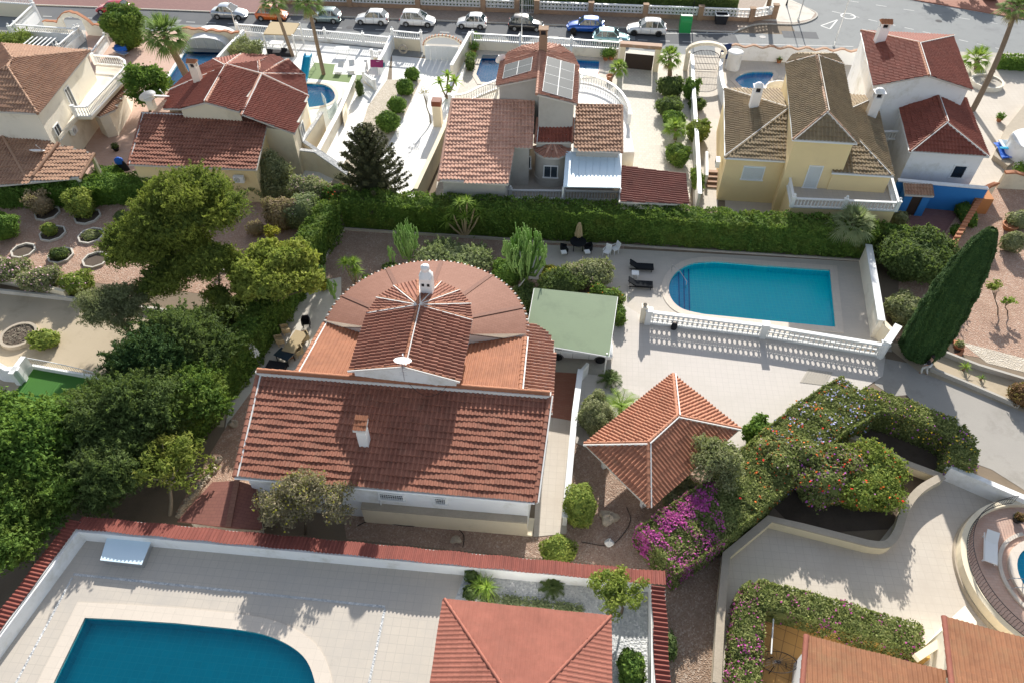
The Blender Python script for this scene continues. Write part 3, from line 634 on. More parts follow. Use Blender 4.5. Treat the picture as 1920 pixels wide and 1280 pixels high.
def palm(name, label, base, top, tr, n, pet, L, mat='leaf_palm', group=None, bark='palm_bark', dead=6, w_=.05, cat='palm tree', bend=0):
    base = Vector(base); top = Vector(top); t = thing(name, tuple(base), label, cat, group)
    tb = MB(); k = 10; pts = []; rs = []
    for i in range(k+1):
        f = i/k; pts.append(base.lerp(top, f)+Vector((bend*sin(f*pi), 0, 0))); rs.append(tr*(1.25-.35*f+(.06 if i % 2 else 0)))
    tb.tube([pts[0]-ez*.1]+pts, [rs[0]*1.2]+rs, 9); tb.build('trunk', bark, t)
    fb = MB()
    for i in range(n):
        a = i*2.399+random.random()*.3; el = -.35+1.65*((i+.5)/n); d = Vector((cos(a)*cos(el), sin(a)*cos(el), sin(el))); fan_frond(fb, top, d, pet*random.uniform(.8, 1.1), L*random.uniform(.85, 1.1), .2+.35*max(0, .8-el), w_=w_)
    fb.build('crown', mat, t)
    if dead:
        db = MB()
        for i in range(dead):
            a = i*2.399+1; d = Vector((cos(a)*.5, sin(a)*.5, -.75)); fan_frond(db, top-ez*.25, d, pet*.7, L*.7, .35, 9)
        db.build('dead_fronds', 'leaf_dry', t)
    return t
def rosette(mb, c, n, L, w_, lo=-.3, hi=1.4, droop=.3, mat=0):
    for i in range(n):
        a = i*2.399+random.random()*.4; el = lo+(hi-lo)*((i+.5)/n); blade(mb, c, (cos(a)*cos(el), sin(a)*cos(el), sin(el)), L*random.uniform(.8, 1.1), w_, droop*random.uniform(.5, 1.3), mat, random.uniform(.05, .95), 3)
def spiky(name, label, base, heads, n, L, w_, mat, droop=.3, cat='plant', trunk='palm_bark', tr=.08, group=None, lo=-.3):
    """Yuccas, cordylines and cycads: stems each with a head of blades. heads are offsets from the base."""
    base = Vector(base); t = thing(name, tuple(base), label, cat, group); tb = MB(); fb = MB()
    for h in heads:
        h = Vector(h); tb.tube([base-ez*.05, base+h*.5+Vector((h.x*.1, h.y*.1, 0)), base+h], [tr*1.2, tr, tr*.8], 7); rosette(fb, base+h, n, L, w_, lo=lo, droop=droop)
    tb.build('stem', trunk, t); fb.build('leaves', mat, t); return t
def feather(name, label, base, h, n, L, mat, group=None, cat='palm tree', tr=.12, lo=.0):
    """Cycads and feather palms: arching fronds with leaflets."""
    base = Vector(base); t = thing(name, tuple(base), label, cat, group); tb = MB(); tb.tube([base-ez*.05, base+ez*h], [tr*1.2, tr], 8); tb.build('stem', 'palm_bark', t); fb = MB(); top = base+ez*h
    for i in range(n):
        a = i*2.399; el = lo+(1.3-lo)*((i+.5)/n); d = Vector((cos(a)*cos(el), sin(a)*cos(el), sin(el))); s = Vector((-sin(a), cos(a), 0)); c = random.uniform(.1, .9); pr = []
        for k in range(9):
            f = k/8; pr.append(top+d*L*f-ez*.45*L*f*f)
        fb.tube(pr, [.018]*8+[.008], 4, col if False else 0)
        for k in range(1, 9):
            for q in (-1, 1):
                for o in (0, .5): pt = pr[k-1].lerp(pr[k], o); blade(fb, pt, s*q+d*.55, L*.26*(1-.6*abs(k/8-.4)), .018, .25, 0, c, 2)
    fb.build('leaves', mat, t); return t
def pot(base, r, h, label, mat='terracotta', plant=None, name='plant_pot', group=None):
    b = Vector(base); t = thing(name, tuple(b), label, 'plant pot', group); m = MB(); m.lathe(b, [(r*.65, 0), (r*.9, h*.85), (r*1.05, h*.86), (r*1.05, h), (r*.85, h), (r*.8, h*.8)], 14); m.build('pot', mat, t)
    if plant:
        kind, pm, sz = plant; f = MB(); c = b+ez*(h*.9)
        if kind == 'bush': cc = c+ez*sz*.5; N = int(600*sz*sz)+60; d = unit(N); leaves(f, d*sz*(.55+.45*RN.random(N))[:, None]*np.array([1, 1, .8])+np.array(cc), d, .08, .6); ico_core(f, cc, (sz*.5, sz*.5, sz*.4))
        else: rosette(f, c, 26, sz, .035, 0, 1.4, .35)
        f.build('foliage', pm, t)
    return t
# ================================================================ POOLS (built first, their rings are cut from the ground)
HOLES = {}
T0 = 2.05        # the bottom left plot stands higher than its neighbours
def rounded(px, i, j, n=4): return px[:i]+[tuple(p)[:2] for p in spline([Vector((x, y, 0)) for x, y in px[i:j]], n)]+px[j:]
def mkpool(key, px, *a, **k):
    px = rounded(px, *{'main': (2, 10), 'bl': (3, 9), 'h2': (1, 8), 'h5': (0, 8)}.get(key, (0, 0))) if key in ('main', 'bl', 'h2', 'h5') else px
    t, ring, hole = pool('swimming_pool', PX(px, k.get('z0', 0)), *a, **k); HOLES[key] = hole; return t, ring
T, R_MAIN = mkpool('main', [(1556, 507), (1440, 499), (1340, 491), (1302, 494), (1276, 505), (1259, 523), (1254, 545), (1262, 566), (1282, 581), (1320, 590), (1450, 603), (1566, 614)],
    'large turquoise pool with rounded left end beside the white lattice wall', 'water_main', 'pool_teal', 'coping', .55, depth=.6)
st = MB()
for i, (x, z) in enumerate(((1292, -.46), (1282, -.36), (1272, -.24))):
    a = P(x, 494); b = P(x+2, 583); ring = [a.lerp(b, k/8)+ex*.0 for k in range(9)]
    left = [p for p in R_MAIN if p.x < min(a.x, b.x)+.1]; left.sort(key=lambda p: p.y); st.prism([(p.x+.02, p.y) for p in left]+[(p.x, p.y) for p in ring if left[0].y < p.y < left[-1].y], -.59, z)
for x, z in ((1293, -.45), (1283, -.35), (1273, -.23)): a = P(x, 497); b = P(x+2, 580); st.bar(at(a, z), at(b, z), .09, .012, 1)  # dark bars paint in the shading along each step edge
st.build('pool_steps', ['pool_blue', 'stucco_blue'], T)
hr = MB(); a = P(1258, 512); b = P(1287, 532); hr.tube([a, up(a, .8), up(a.lerp(b, .5), .7), up(b, .2), up(b, -.5)], .022, 6); hr.build('handrail', 'steel', T)
T, _ = mkpool('bl', [(160, 1158), (240, 1162), (330, 1168), (430, 1178), (490, 1188), (540, 1208), (575, 1238), (592, 1285), (596, 1340), (590, 1420), (40, 1420), (105, 1272)],
    'big deep blue pool in the walled terrace at the bottom left', 'water_deep', 'pool_deep', 'coping', .75, depth=.8, z0=T0)
T, _ = mkpool('h2', [(560, 158), (586, 158), (608, 160), (622, 168), (628, 180), (624, 190), (608, 198), (585, 202), (562, 203)],
    'small bright blue pool with curved edge beside the round tiled roof', 'water_bright', 'pool_blue', 'coping', .4, depth=.6)
T, _ = mkpool('h1', [(366, 70), (440, 72), (422, 103), (328, 170), (306, 163)], 'narrow blue pool half covered by a sliding enclosure', 'water_bright', 'pool_blue', 'pave_brightwhite', .35, depth=.6)
T, _ = mkpool('h4', [(905, 104), (1010, 108), (1124, 115), (1121, 142), (1010, 150), (930, 156), (902, 155), (893, 140)], 'pale blue pool running behind the house with solar panels', 'water_bright', 'pool_blue', 'coping', .5, depth=.6)
T, _ = mkpool('h5', [(1378, 151), (1386, 143), (1404, 137), (1430, 136), (1450, 139), (1436, 159), (1415, 168), (1390, 164)], 'tiny kidney shaped sparkling pool by the khaki roofed tower house', 'water_bright', 'pool_blue', 'coping', .5, depth=.6)
H = HOLES
# ================================================================ GROUND AND PAVED SURFACES
sheet('ground', [(-260, -60), (260, -60), (260, 330), (-260, 330)], 0, 'earth', [v for k, v in H.items() if k != 'bl'])
Yt = lambda X: 86.7-.09*X
def line_pts(x0, x1, off, n=1): return [(x0+(x1-x0)*i/n, Yt(x0+(x1-x0)*i/n)+off) for i in range(n+1)]
sheet('road', [(-110, 77+6), (120, 72)]+[(120, 150), (40, 150), (33.5, 96)]+[(33.2, Yt(33)), (-110, Yt(-110))], .006, 'asphalt_worn')
sheet('road', line_pts(-110, 26, -3.6)+list(reversed(line_pts(-110, 26, -.02))), .011, 'asphalt', label='parking lane of the street with shade put into its dark colour')  # shade of parked cars and street wall painted as darker asphalt
kb = MB(); kp = [Vector((x, Yt(x), 0)) for x in (-110, -40, 0, 20)]+spline([Vector((26, Yt(26), 0)), P(1420, 47), P(1490, 47), P(1524, 38), P(1530, 26), P(1500, 12), P(1448, -8)], 6)
ribbon(kb, [Vector((p[0], p[1], 0)) for p in kp], .18, -.02, .13, 0); struct(kb.build('kerb', 'kerb'))
side = [(p[0], p[1]) for p in kp]+[(34, 110), (-110, 110)]
sb = MB(); sb.prism([(p[0], p[1]+.08) for p in kp[:5]]+[(p[0], p[1]) for p in kp[5:]]+[(33, 104), (-110, 118)], -.02, .12); struct(sb.build('pavement', 'mosaic'))
sheet('pavement', PX([(1418, 40), (1440, -2), (1470, -4), (1505, 12), (1528, 27), (1520, 38), (1488, 45)], 0), .128, 'concrete_pale', label='pale street corner pavement')
sheet('pavement', [(-110, Yt(-110)+.1), (-28.5, Yt(-28.5)+.1), (-28.5, 100), (-110, 108)], .126, 'pave_purple', label='mauve paving beyond the street')
rm = MB()
for i in range(34):
    x = -62+i*2.55
    if x < 27: p = Vector((x, Yt(x)-3.0, .016)); q = p+ex*1.1; rm.add([tuple(p), tuple(q), (q.x, q.y+.1, .016), (p.x, p.y+.1, .016)], [(0, 1, 2, 3)])
def mark(a, b, w_, z=.0165):
    a = P(*a); b = P(*b); d = (b-a).normalized(); s = Vector((-d.y, d.x, 0))*w_/2
    rm.add([(q.x, q.y, z) for q in (a-s, b-s, b+s, a+s)], [(0, 1, 2, 3)])
mark((1230, 63), (1376, 64), .12); mark((1376, 64), (1376, 47), .14, .0205); mark((1325, 62), (1336, 52), .1); mark((1360, 62), (1373, 53), .12); mark((1345, 82), (1600, 88), .1)
for a, b in (((1539, 49), (1556, 55)), ((1556, 55), (1570, 38)), ((1570, 38), (1539, 49))): mark(a, b, .16, .0165+.004*(a[0] % 3))
for i in range(10):
    x0 = 1560+i*34; mark((x0, 22+i*7.6), (x0+17, 25.8+i*7.6), .11)
for i in range(6): x0 = 1590+i*52; mark((x0, 2+i*8), (x0+20, 5+i*8), .1)
mark((1700, 0), (1920, 38), .12, .0205)
c = P(1590, 31); ring = [(c.x+.9*cos(a*pi/10), c.y+.9*sin(a*pi/10)) for a in range(20)]; inn = [(c.x+.7*cos(a*pi/10), c.y+.7*sin(a*pi/10)) for a in range(20)]
rm.add([(x, y, .0205) for x, y in ring+inn], [(i, (i+1) % 20, 20+(i+1) % 20, 20+i) for i in range(20)])
struct(rm.build('road_markings', 'road_paint', loc=(0, 0, 0)))
pr = MB(); pr.prism([tuple(P(a, b))[:2] for a, b in [(1660, -8), (1920, 38), (2100, 75), (2100, -60), (1600, -60)]], 0, .12); struct(pr.build('pavement', 'pave_red'))
near = [(-110, 90), (-20, Yt(-20)-6.1), (27, Yt(27)-6.1), (60, 78.2), (60, 77.2), (27, Yt(27)-7.0), (-20, Yt(-20)-7.0), (-110, 88.5)]
sheet('pavement', near, .014, 'kerb', label='narrow pavement in front of the villas')
for x, y, w_, d_ in ((560, 50, 3, 1.6), (1150, 70, 5, 1.2), (1500, 66, 4, 1.8), (300, 40, 5, 1.1)): c = P(x, y); sheet('road_patch', [c-ex*w_/2-ey*d_/2, c+ex*w_/2-ey*d_/2, c+ex*w_/2+ey*d_/2, c-ex*w_/2+ey*d_/2], .0135, 'asphalt' if x > 1200 else 'asphalt_worn', label='patched asphalt')
for x, y in ((655, 52), (1075, 66), (1430, 70), (1620, 60), (1760, 40)): c = P(x, y); sheet('manhole', [(c.x+.38*cos(a*pi/8), c.y+.38*sin(a*pi/8)) for a in range(16)], .024, 'metal_dark', label='round manhole cover')
# plots, back row
sheet('courtyard', PX([(160, 60), (462, 58), (455, 84), (425, 128), (380, 190), (330, 260), (245, 330), (150, 330), (180, 180)]), .018, 'pave_pink', [H['h1']])
sheet('terrace', PX([(464, 66), (500, 70), (735, 95), (722, 175), (668, 300), (640, 345), (440, 345), (440, 200), (427, 130)]), .022, 'pave_brightwhite', [H['h2']])
sheet('artificial_turf', PX([(590, 118), (690, 127), (700, 104), (688, 104), (660, 140), (672, 158), (572, 148), (575, 118)][:2]+[(706, 105), (672, 158), (572, 147)]), .028, 'turf')
sheet('terrace', PX([(628, 123), (702, 105), (690, 142), (624, 140)]), .033, 'pave_brightwhite', label='pale pad under the two loungers')
sheet('garden_bed', PX([(726, 150), (790, 150), (760, 215), (735, 260), (690, 345), (620, 345), (668, 270), (690, 200)]), .026, 'gravel_tan')
sheet('driveway', PX([(735, 105), (880, 118), (850, 190), (820, 260), (775, 375), (655, 375), (700, 290), (740, 210), (780, 160), (735, 160)]), .022, 'pave_brightwhite')
sheet('terrace', PX([(890, 72), (1165, 92), (1180, 130), (1165, 400), (812, 400), (840, 180), (872, 120)]), .019, 'pave_stone', [H['h4']])
sheet('driveway', PX([(1165, 92), (1290, 105), (1300, 330), (1290, 390), (1160, 390)]), .024, 'pave_stone')
sheet('driveway', PX([(1280, 105), (1352, 105), (1362, 250), (1345, 390), (1300, 395), (1295, 250)]), .029, 'pave_beige')
sheet('terrace', PX([(1340, 90), (1640, 98), (1690, 250), (1700, 400), (1360, 400), (1352, 170)]), .021, 'pave_beige', [H['h5']])
sheet('terrace', PX([(1600, 100), (1960, 112), (1960, 350), (1700, 350)]), .026, 'pave_beige', label='pale terrace round the palm and fountain')
sheet('courtyard', PX([(1690, 350), (1830, 350), (1770, 440), (1690, 445)]), .03, 'pave_purple', label='mauve brick yard below the blue wall')
sheet('verge', PX([(1600, 92), (1960, 102), (1960, 112), (1600, 100)]), .012, 'concrete')
# left gardens
sheet('garden_bed', PX([(-80, 380), (600, 375), (640, 430), (575, 560), (470, 560), (-80, 505)]), .008, 'gravel_pink', label='pink gravel garden with edged tree pits')
sheet('terrace', PX([(-120, 540), (0, 545), (125, 557), (330, 585), (440, 620), (420, 800), (-120, 800)]), .012, 'sand', label='sandy concrete yard at the left')
sheet('lawn', PX([(60, 690), (185, 705), (190, 790), (-10, 790)]), .02, 'lawn')
# main plot
sheet('garden_bed', PX([(560, 640), (600, 500), (645, 430), (960, 450), (1170, 460), (1170, 600), (1140, 640), (1000, 640), (780, 560), (600, 640)]), .017, 'gravel_mauve', label='mauve gravel under the cactus garden')
sheet('garden_path', PX([(400, 930), (440, 700), (540, 540), (640, 520), (640, 600), (560, 700), (500, 700), (440, 940)]), .021, 'concrete_pale', label='pale strip left of the main house')
sheet('garden_bed', PX([(330, 960), (430, 790), (500, 695), (500, 900), (450, 1000)]), .025, 'gravel_pink', label='pink gravel beside the left gable')
sheet('pool_terrace', PX([(955, 456), (1642, 493), (1672, 660), (1200, 608), (1160, 600), (1155, 540), (960, 520)]), .021, 'pave_pool', [H['main']])
sheet('driveway', PX([(1150, 560), (1203, 592), (1660, 668), (1655, 705), (1540, 780), (1420, 850), (1230, 900), (1080, 830), (1078, 705), (1040, 700), (1000, 640), (1150, 630)]), .029, 'pave_white', label='big white driveway in front of the pool wall')
sheet('garden_path', PX([(1036, 695), (1078, 695), (1062, 1000), (1000, 1006), (1015, 760)]), .034, 'pave_beige', label='pale tiled path right of the main house')
sheet('garden_path', PX([(1036, 697), (1081, 697), (1078, 790), (1032, 782)]), .039, 'pave_red', label='terracotta tiled porch floor')
sheet('terrace', PX([(1038, 655), (1150, 668), (1140, 705), (1080, 700), (1036, 697)]), .044, 'concrete', label='grey carport floor')
sheet('garden_bed', PX([(640, 950), (1000, 1000), (1080, 810), (1090, 800), (1400, 880), (1300, 1080), (1200, 1065), (650, 1010)]), .012, 'gravel_mauve', label='gravel border behind the red topped wall')
# right side
sheet('garden_bed', PX([(1690, 430), (1830, 340), (1990, 340), (1990, 700), (1680, 640)]), .008, 'gravel_pink', label='pink gravel garden right of the cypress')
sheet('garden_bed', PX([(1800, 640), (1990, 690), (1990, 715), (1850, 680)]), .013, 'gravel_tan', label='white pebble strip below the pink gravel')
sheet('garden_bed', PX([(1650, 640), (1735, 650), (1990, 740), (1990, 800), (1720, 695)]), .018, 'sand', label='bare sandy bed beside the kerb')
sheet('lane', PX([(1640, 668), (1740, 688), (1900, 750), (2050, 810), (2050, 1000), (1860, 880), (1780, 850), (1700, 760), (1640, 720)]), .013, 'lane_concrete', label='worn grey lane at the right')
sheet('garden_bed', PX([(1500, 760), (1700, 740), (1800, 860), (1760, 900), (1700, 990), (1500, 1000), (1400, 900)]), .021, 'soil_dark', label='dark soil under the flowering hedge')
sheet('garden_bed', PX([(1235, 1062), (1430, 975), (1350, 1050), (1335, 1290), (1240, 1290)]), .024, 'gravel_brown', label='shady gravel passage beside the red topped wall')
sheet('terrace', PX([(1350, 1045), (1440, 975), (1640, 1025), (1700, 950), (1780, 880), (1800, 885), (2100, 1010), (2100, 1500), (1335, 1500)]), .028, 'pave_beige', label='pale tiled terrace at the bottom right')
# bottom left terrace
sheet('pool_terrace', PX([(150, 990), (880, 1060), (1222, 1093), (1224, 1500), (-160, 1500), (-60, 1290)], T0), T0+.021, 'pave_grey', [H['bl']], label='grey tiled terrace around the bottom left pool')
sheet('garden_bed', PX([(878, 1060), (1214, 1092), (1216, 1400), (1140, 1400), (1140, 1180), (830, 1180)], T0), T0+.026, 'gravel_white', label='white gravel bed inside the red topped wall')
tb_ = MB(); q_ = PX([(150, 990), (880, 1060), (1222, 1093), (1224, 1500), (-160, 1500), (-60, 1290)], T0); tb_.wallto([p+ez*.0 for p in q_], 0); tb_.f = tb_.f[:]; tb_ = MB(); tb_.add([(p.x, p.y, T0) for p in q_]+[(p.x, p.y, -.05) for p in q_], [(i, 6+i, 6+(i+1) % 6, (i+1) % 6) for i in range(6)]); struct(tb_.build('terrace_base', 'stucco_white'))
pb = MB()
def strip(a, b, w_):
    a = P(*a, T0); b = P(*b, T0); d = (b-a).normalized(); s = Vector((-d.y, d.x, 0))*w_/2; pb.add([(q.x, q.y, T0+.0265) for q in (a-s, b-s, b+s, a+s)], [(0, 1, 2, 3)])
strip((138, 1076), (722, 1137), .13); strip((722, 1140), (690, 1290), .12); strip((136, 1082), (30, 1280), .11); struct(pb.build('pebble_strip', 'gravel_white', loc=(0, 0, 0)))
# ================================================================ CARS
def sect(w_, zb, zs, crown):
    return [(-w_*.88, zb), (-w_*.99, zb+.14), (-w_, zb+(zs-zb)*.6), (-w_*.93, zs), (-w_*.5, zs+crown*.8), (0, zs+crown), (w_*.5, zs+crown*.8), (w_*.93, zs), (w_, zb+(zs-zb)*.6), (w_*.99, zb+.14), (w_*.88, zb)]
def car(paint, label, pos, yaw, L=4.1, W=1.74, Hh=1.5, hood=.95, kind='hatch', name='parked_car', group='cars parked along the street', rails=False, roofcol=None, rimdark=False):
    t = thing(name, (0, 0, 0), label, 'car', group); w_ = W/2; h2 = L/2
    fh = .92 if kind == 'suv' else .84; zb = .24 if kind == 'suv' else .18
    if kind == 'mpv': xs = dict(cowl=.52*h2, roof0=.08*h2, roof1=-.72*h2, tail=-.93*h2)
    elif kind == 'sedan': xs = dict(cowl=.40*h2, roof0=.05*h2, roof1=-.45*h2, tail=-.72*h2)
    else: xs = dict(cowl=.42*h2, roof0=.08*h2, roof1=-.62*h2, tail=-.9*h2)
    belt = fh+.08
    S_ = [(-h2, .80, zb+.12, belt*.78), (-h2*.985, .90, zb+.02, belt*.9), (-h2*.93, .96, zb, belt), (xs['tail'], .98, zb, belt+.02), (-.35*h2, 1, zb, belt), (.1*h2, 1, zb, belt), (xs['cowl'], .99, zb, fh+.03), (.7*h2, .97, zb, fh-.08), (.9*h2, .92, zb, fh-.2), (.975*h2, .84, zb+.04, fh-.3), (h2, .7, zb+.14, fh-.42)]
    mb = MB(); rings = [[(x, y, z) for y, z in sect(w_*k, b, s, .05)] for x, k, b, s in S_]; n = 11; vs = [p for r in rings for p in r]
    fs = [(i*n+k, i*n+(k+1) % n, (i+1)*n+(k+1) % n, (i+1)*n+k) for i in range(len(S_)-1) for k in range(n)]+[tuple(range(n)), tuple(range((len(S_)-1)*n+n-1, (len(S_)-1)*n-1, -1))]
    mb.add(vs, fs, smooth=True)
    body = mb.build('body', paint, t)
    # wheel arches and wheels
    for sx in (-.62, .64):
        for sy in (-1, 1):
            x = sx*h2; r = .33 if kind == 'suv' else .30; wb = MB()
            def disc(r0, y0, y1, m, n=18):
                vv = [(x+r0*cos(2*pi*k/n), y, r+r0*sin(2*pi*k/n)) for y in (y0, y1) for k in range(n)]
                wb.add(vv, [(k, (k+1) % n, n+(k+1) % n, n+k) for k in range(n)]+[tuple(range(n)), tuple(range(2*n-1, n-1, -1))], m)
            disc(r, sy*(w_-.2), sy*(w_+.012), 0); wo = wb.build('wheel', 'rubber', t)
            wb = MB(); disc(r*.62, sy*(w_-.02), sy*(w_+.022), 0, 14); wb.build('rim', 'metal_dark' if rimdark else 'steel', wo)
            wb = MB(); n_ = 16; q = [(x+rr*cos(pi*k/(n_-1)), sy*(w_+.004), r+rr*sin(pi*k/(n_-1))) for rr in (r+.02, r+.08) for k in range(n_)]; wb.add(q, [(k, k+1, n_+k+1, n_+k) for k in range(n_-1)]); wb.build('wheel_arch', 'rubber', t)
    # greenhouse
    g = [(xs['cowl'], .86, belt-.03, belt), (xs['roof0'], .74, belt-.03, Hh-.05), ((xs['roof0']+xs['roof1'])/2, .75, belt-.03, Hh), (xs['roof1'], .72, belt-.03, Hh-.04), (xs['tail'], .80, belt-.03, belt+.04)]
    gb = MB(); rg = [[(x, -w_*.92, b), (x, -w_*k, s), (x, w_*k, s), (x, w_*.92, b)] for x, k, b, s in g]; vs = [p for r in rg for p in r]
    gb.add(vs, [(4*i+k, 4*i+(k+1) % 4, 4*i+4+(k+1) % 4, 4*i+4+k) for i in range(4) for k in range(4)]+[(0, 1, 2, 3), (19, 18, 17, 16)]); gb.build('windows', 'car_glass', t)
    rb = MB(); rr = []
    for x, k, z in ((xs['roof0']+.06, .73, Hh-.05), (xs['roof0']-.2, .76, Hh-.015), ((xs['roof0']+xs['roof1'])/2, .77, Hh+.012), (xs['roof1'], .745, Hh-.03), (xs['roof1']-.12, .70, Hh-.06)):
        rr += [(x, -w_*k, z-.03), (x, -w_*k*.8, z+.02), (x, 0, z+.035), (x, w_*k*.8, z+.02), (x, w_*k, z-.03)]
    rb.add(rr, [(5*i+k, 5*i+k+1, 5*i+6+k, 5*i+5+k) for i in range(4) for k in range(4)], smooth=True); rb.build('roof', roofcol or paint, t)
    pb = MB()
    for sy in (-1, 1):
        y0 = sy*w_*.925; 
        for xa, xb in ((xs['cowl'], xs['roof0']), (xs['tail']+.02, xs['roof1'])): pb.tube([(xa, sy*w_*.9, belt), (xb, sy*w_*.745, Hh-.04)], .035, 5)
        xm = (xs['roof0']+xs['roof1'])/2+.05; pb.tube([(xm, y0, belt), (xm, sy*w_*.76, Hh-.02)], .03, 5); pb.tube([(xs['roof1']*.8, y0, belt), (xs['roof1']*.85, sy*w_*.75, Hh-.03)], .04, 5)
    pb.build('pillars', paint, t)
    for sy in (-1, 1):
        hb = MB(); hb.lathe((.9*h2, sy*w_*.66, fh-.27), [(.06, -.05), (.14, 0), (.12, .07), (.03, .09)], 8, sx=1.1, sy=1.1); hb.build('headlight', 'lamp_glass', t)
        hb = MB(); hb.box((-.975*h2, sy*w_*.78, belt-.22), .07, .2, .16); hb.build('taillight', 'tail_red', t)
        mm = MB(); mm.lathe((xs['cowl']-.18, sy*(w_+.06), belt-.02), [(.03, 0), (.1, .03), (.1, .12), (.03, .15)], 8, sx=.7, sy=1); mm.build('mirror', paint, t)
        db = MB(); 
        for xd in (.3*h2, -.18*h2, -.55*h2): db.box((xd, sy*(w_+.001), zb+.12), .015, .012, belt-zb-.22)
        db.build('door_seam', 'rubber', t)
    bb = MB(); bb.box((h2*.985, 0, zb+.1), .06, W*.5, .16); bb.build('grille', 'metal_dark', t)
    bb = MB(); bb.box((-h2*1.0, 0, zb+.3), .04, .5, .12); bb.build('number_plate', 'plate', t)
    if rails:
        for sy in (-1, 1): bb = MB(); bb.tube([(xs['roof0'], sy*w_*.7, Hh+.02), (xs['roof1'], sy*w_*.7, Hh+.02)], .025, 5); bb.build('roof_rail', 'metal_dark', t)
    t.location = pos; t.rotation_euler = (0, 0, yaw); return t
for n, c, m in (('paint_red', (.45, .02, .03), .1), ('paint_silver', (.48, .52, .56), .6), ('paint_orange', (.60, .13, .02), .1), ('paint_sage', (.30, .38, .38), .5), ('paint_white', (.8, .8, .79), 0), ('paint_black', (.02, .02, .022), .2), ('paint_blue', (.01, .09, .42), .4), ('paint_teal', (.22, .42, .44), .4), ('paint_grey', (.2, .21, .22), .4)): carpaint(n, c, m)
def park(paint, label, px, face, **k):
    x = P(px, 45, 0).x; 
    for _ in range(3): y = Yt(x)-1.15; x = (px-960)*(HC*sin(PIT)+y*cos(PIT))/F
    return car(paint, label, (x, y, .011), AX+(0 if face > 0 else pi), **k)
park('paint_red', 'bright red hatchback at the left end of the parked row', 216, -1, L=4.0)
park('paint_silver', 'silver grey saloon parked behind the washing palm tree and lamp pole', 433, 1, L=4.2, kind='sedan')['label'] = 'silver hatchback parked between the red and the orange car'
park('paint_orange', 'small orange hatchback parked above the white gazebo', 512, 1, L=3.7)
park('paint_sage', 'pale sage green hatchback half hidden by the tall palm', 612, -1, L=3.7)
park('paint_white', 'white hatchback parked just right of the sage green car', 699, -1, L=3.9)
park('paint_white', 'tall white people carrier parked above the garage arch', 784, 1, L=4.1, Hh=1.62, kind='mpv')
park('paint_white', 'small white city car parked left of the black car', 885, -1, L=3.5)
park('paint_black', 'black hatchback with glinting windscreen parked behind the brick chimney', 986, 1, L=4.1, Hh=1.55)
park('paint_blue', 'vivid blue crossover parked between the black and the white car', 1097, -1, L=4.3, kind='suv', Hh=1.6, rimdark=True)
park('paint_white', 'white off roader with dark alloy wheels nearest the green container', 1211, -1, L=4.5, kind='suv', Hh=1.65, rimdark=True, rails=True)
car('paint_teal', 'pale teal car parked on the near side behind the white balustrade', (P(1146, 84).x, P(1146, 80).y, .02), AX, L=4.2)
car('paint_black', 'black car at the top right edge under tree shade', tuple(P(1848, -10, .12)), radians(80), group='cars at the top right edge')
car('paint_grey', 'grey car at the top right corner next to the black one', tuple(P(1904, -4, .12)), radians(80), group='cars at the top right edge')
car('paint_white', 'white estate car parked under the green carport roof', (P(1085, 665).x, P(1112, 680).y+.9, .046), AX, L=4.6, Hh=1.62, kind='suv', group='cars on the plot', rimdark=True)
def inset(ring, d):
    r = [Vector((p.x, p.y, 0)) for p in ring]; a = sum(r[i].x*r[(i+1) % len(r)].y-r[(i+1) % len(r)].x*r[i].y for i in range(len(r)))
    if a < 0: q = offset_ring(list(reversed(r)), -d); q.reverse()
    else: q = offset_ring(r, -d)
    return q
def walls(parent, ring, ztop, z0, mat, d=.35, name='wall', drop=.1, base=None):
    """Walls under a roof outline (points in space), set in by d."""
    q = inset(ring, d); top = [Vector((a.x, a.y, (ztop if ztop is not None else b.z)-drop)) for a, b in zip(q, ring)]
    mb = MB(); n = len(top); mb.add([tuple(p) for p in top]+[(p.x, p.y, z0) for p in top], [(i, n+i, n+(i+1) % n, (i+1) % n) for i in range(n)])
    if ztop is not None: mb.add([tuple(p) for p in top], [tuple(x) for x in tessellate_polygon([[Vector((p.x, p.y, 0)) for p in top]])])
    mb.build(name, mat, parent)
    if base:
        b = MB(); r2 = inset(ring, d-.04); n = len(r2); b.add([(p.x, p.y, base[0]) for p in r2]+[(p.x, p.y, z0) for p in r2], [(i, n+i, n+(i+1) % n, (i+1) % n) for i in range(n)]); b.build('plinth', base[1], parent)
    return top
# ================================================================ MAIN HOUSE
mh = thing('house', tuple(P(740, 800)), 'white villa with brown red tiled roof and round cone roofed apse in the centre', 'house')
A = P(485, 700, 4.98); B = P(1030, 743, 4.98); C_ = P(1003, 940, 3.9); D = P(440, 893, 3.9)
Lb = A.lerp(B, .125); Rb = A.lerp(B, .90); El = P(608, 606, 3.85); Er = P(985, 634, 3.85)
walls(mh, [A, B, C_, D], None, 0, 'stucco_white', .4, drop=.16); walls(mh, [Lb, Rb, Er, El], None, 0, 'stucco_white', .3, 'back_wall', drop=.16)
ro = roof_part(mh, 'front_roof', [[D, C_, B, A]], ['tile_red', 'fascia'], ridges=[[D, A+ez*.05], [C_, B+ez*.05]], rmat='tile_red', pitch=.27, course=.40, amp=.075, step=.06, r=.16)
rb = MB(); rb.bar(A-ex*.1+ez*.02, B+ex*.1+ez*.02, .26, .26, 1); ridge(rb, [A+ez*.3, B+ez*.3], .17, 0); rb.bar(A+ez*.02-ey*.17, B+ez*.02-ey*.17, .06, .24, 1); rb.build('ridge_wall', ['tile_orange', 'mortar'], ro)
bo = roof_part(mh, 'back_roof', [[Lb, El, Er, Rb]], ['tile_orange', 'fascia'], ridges=[[Lb, El], [Rb, Er]], rmat='tile_orange', pitch=.24, course=.4, amp=.05, step=.02, r=.15)
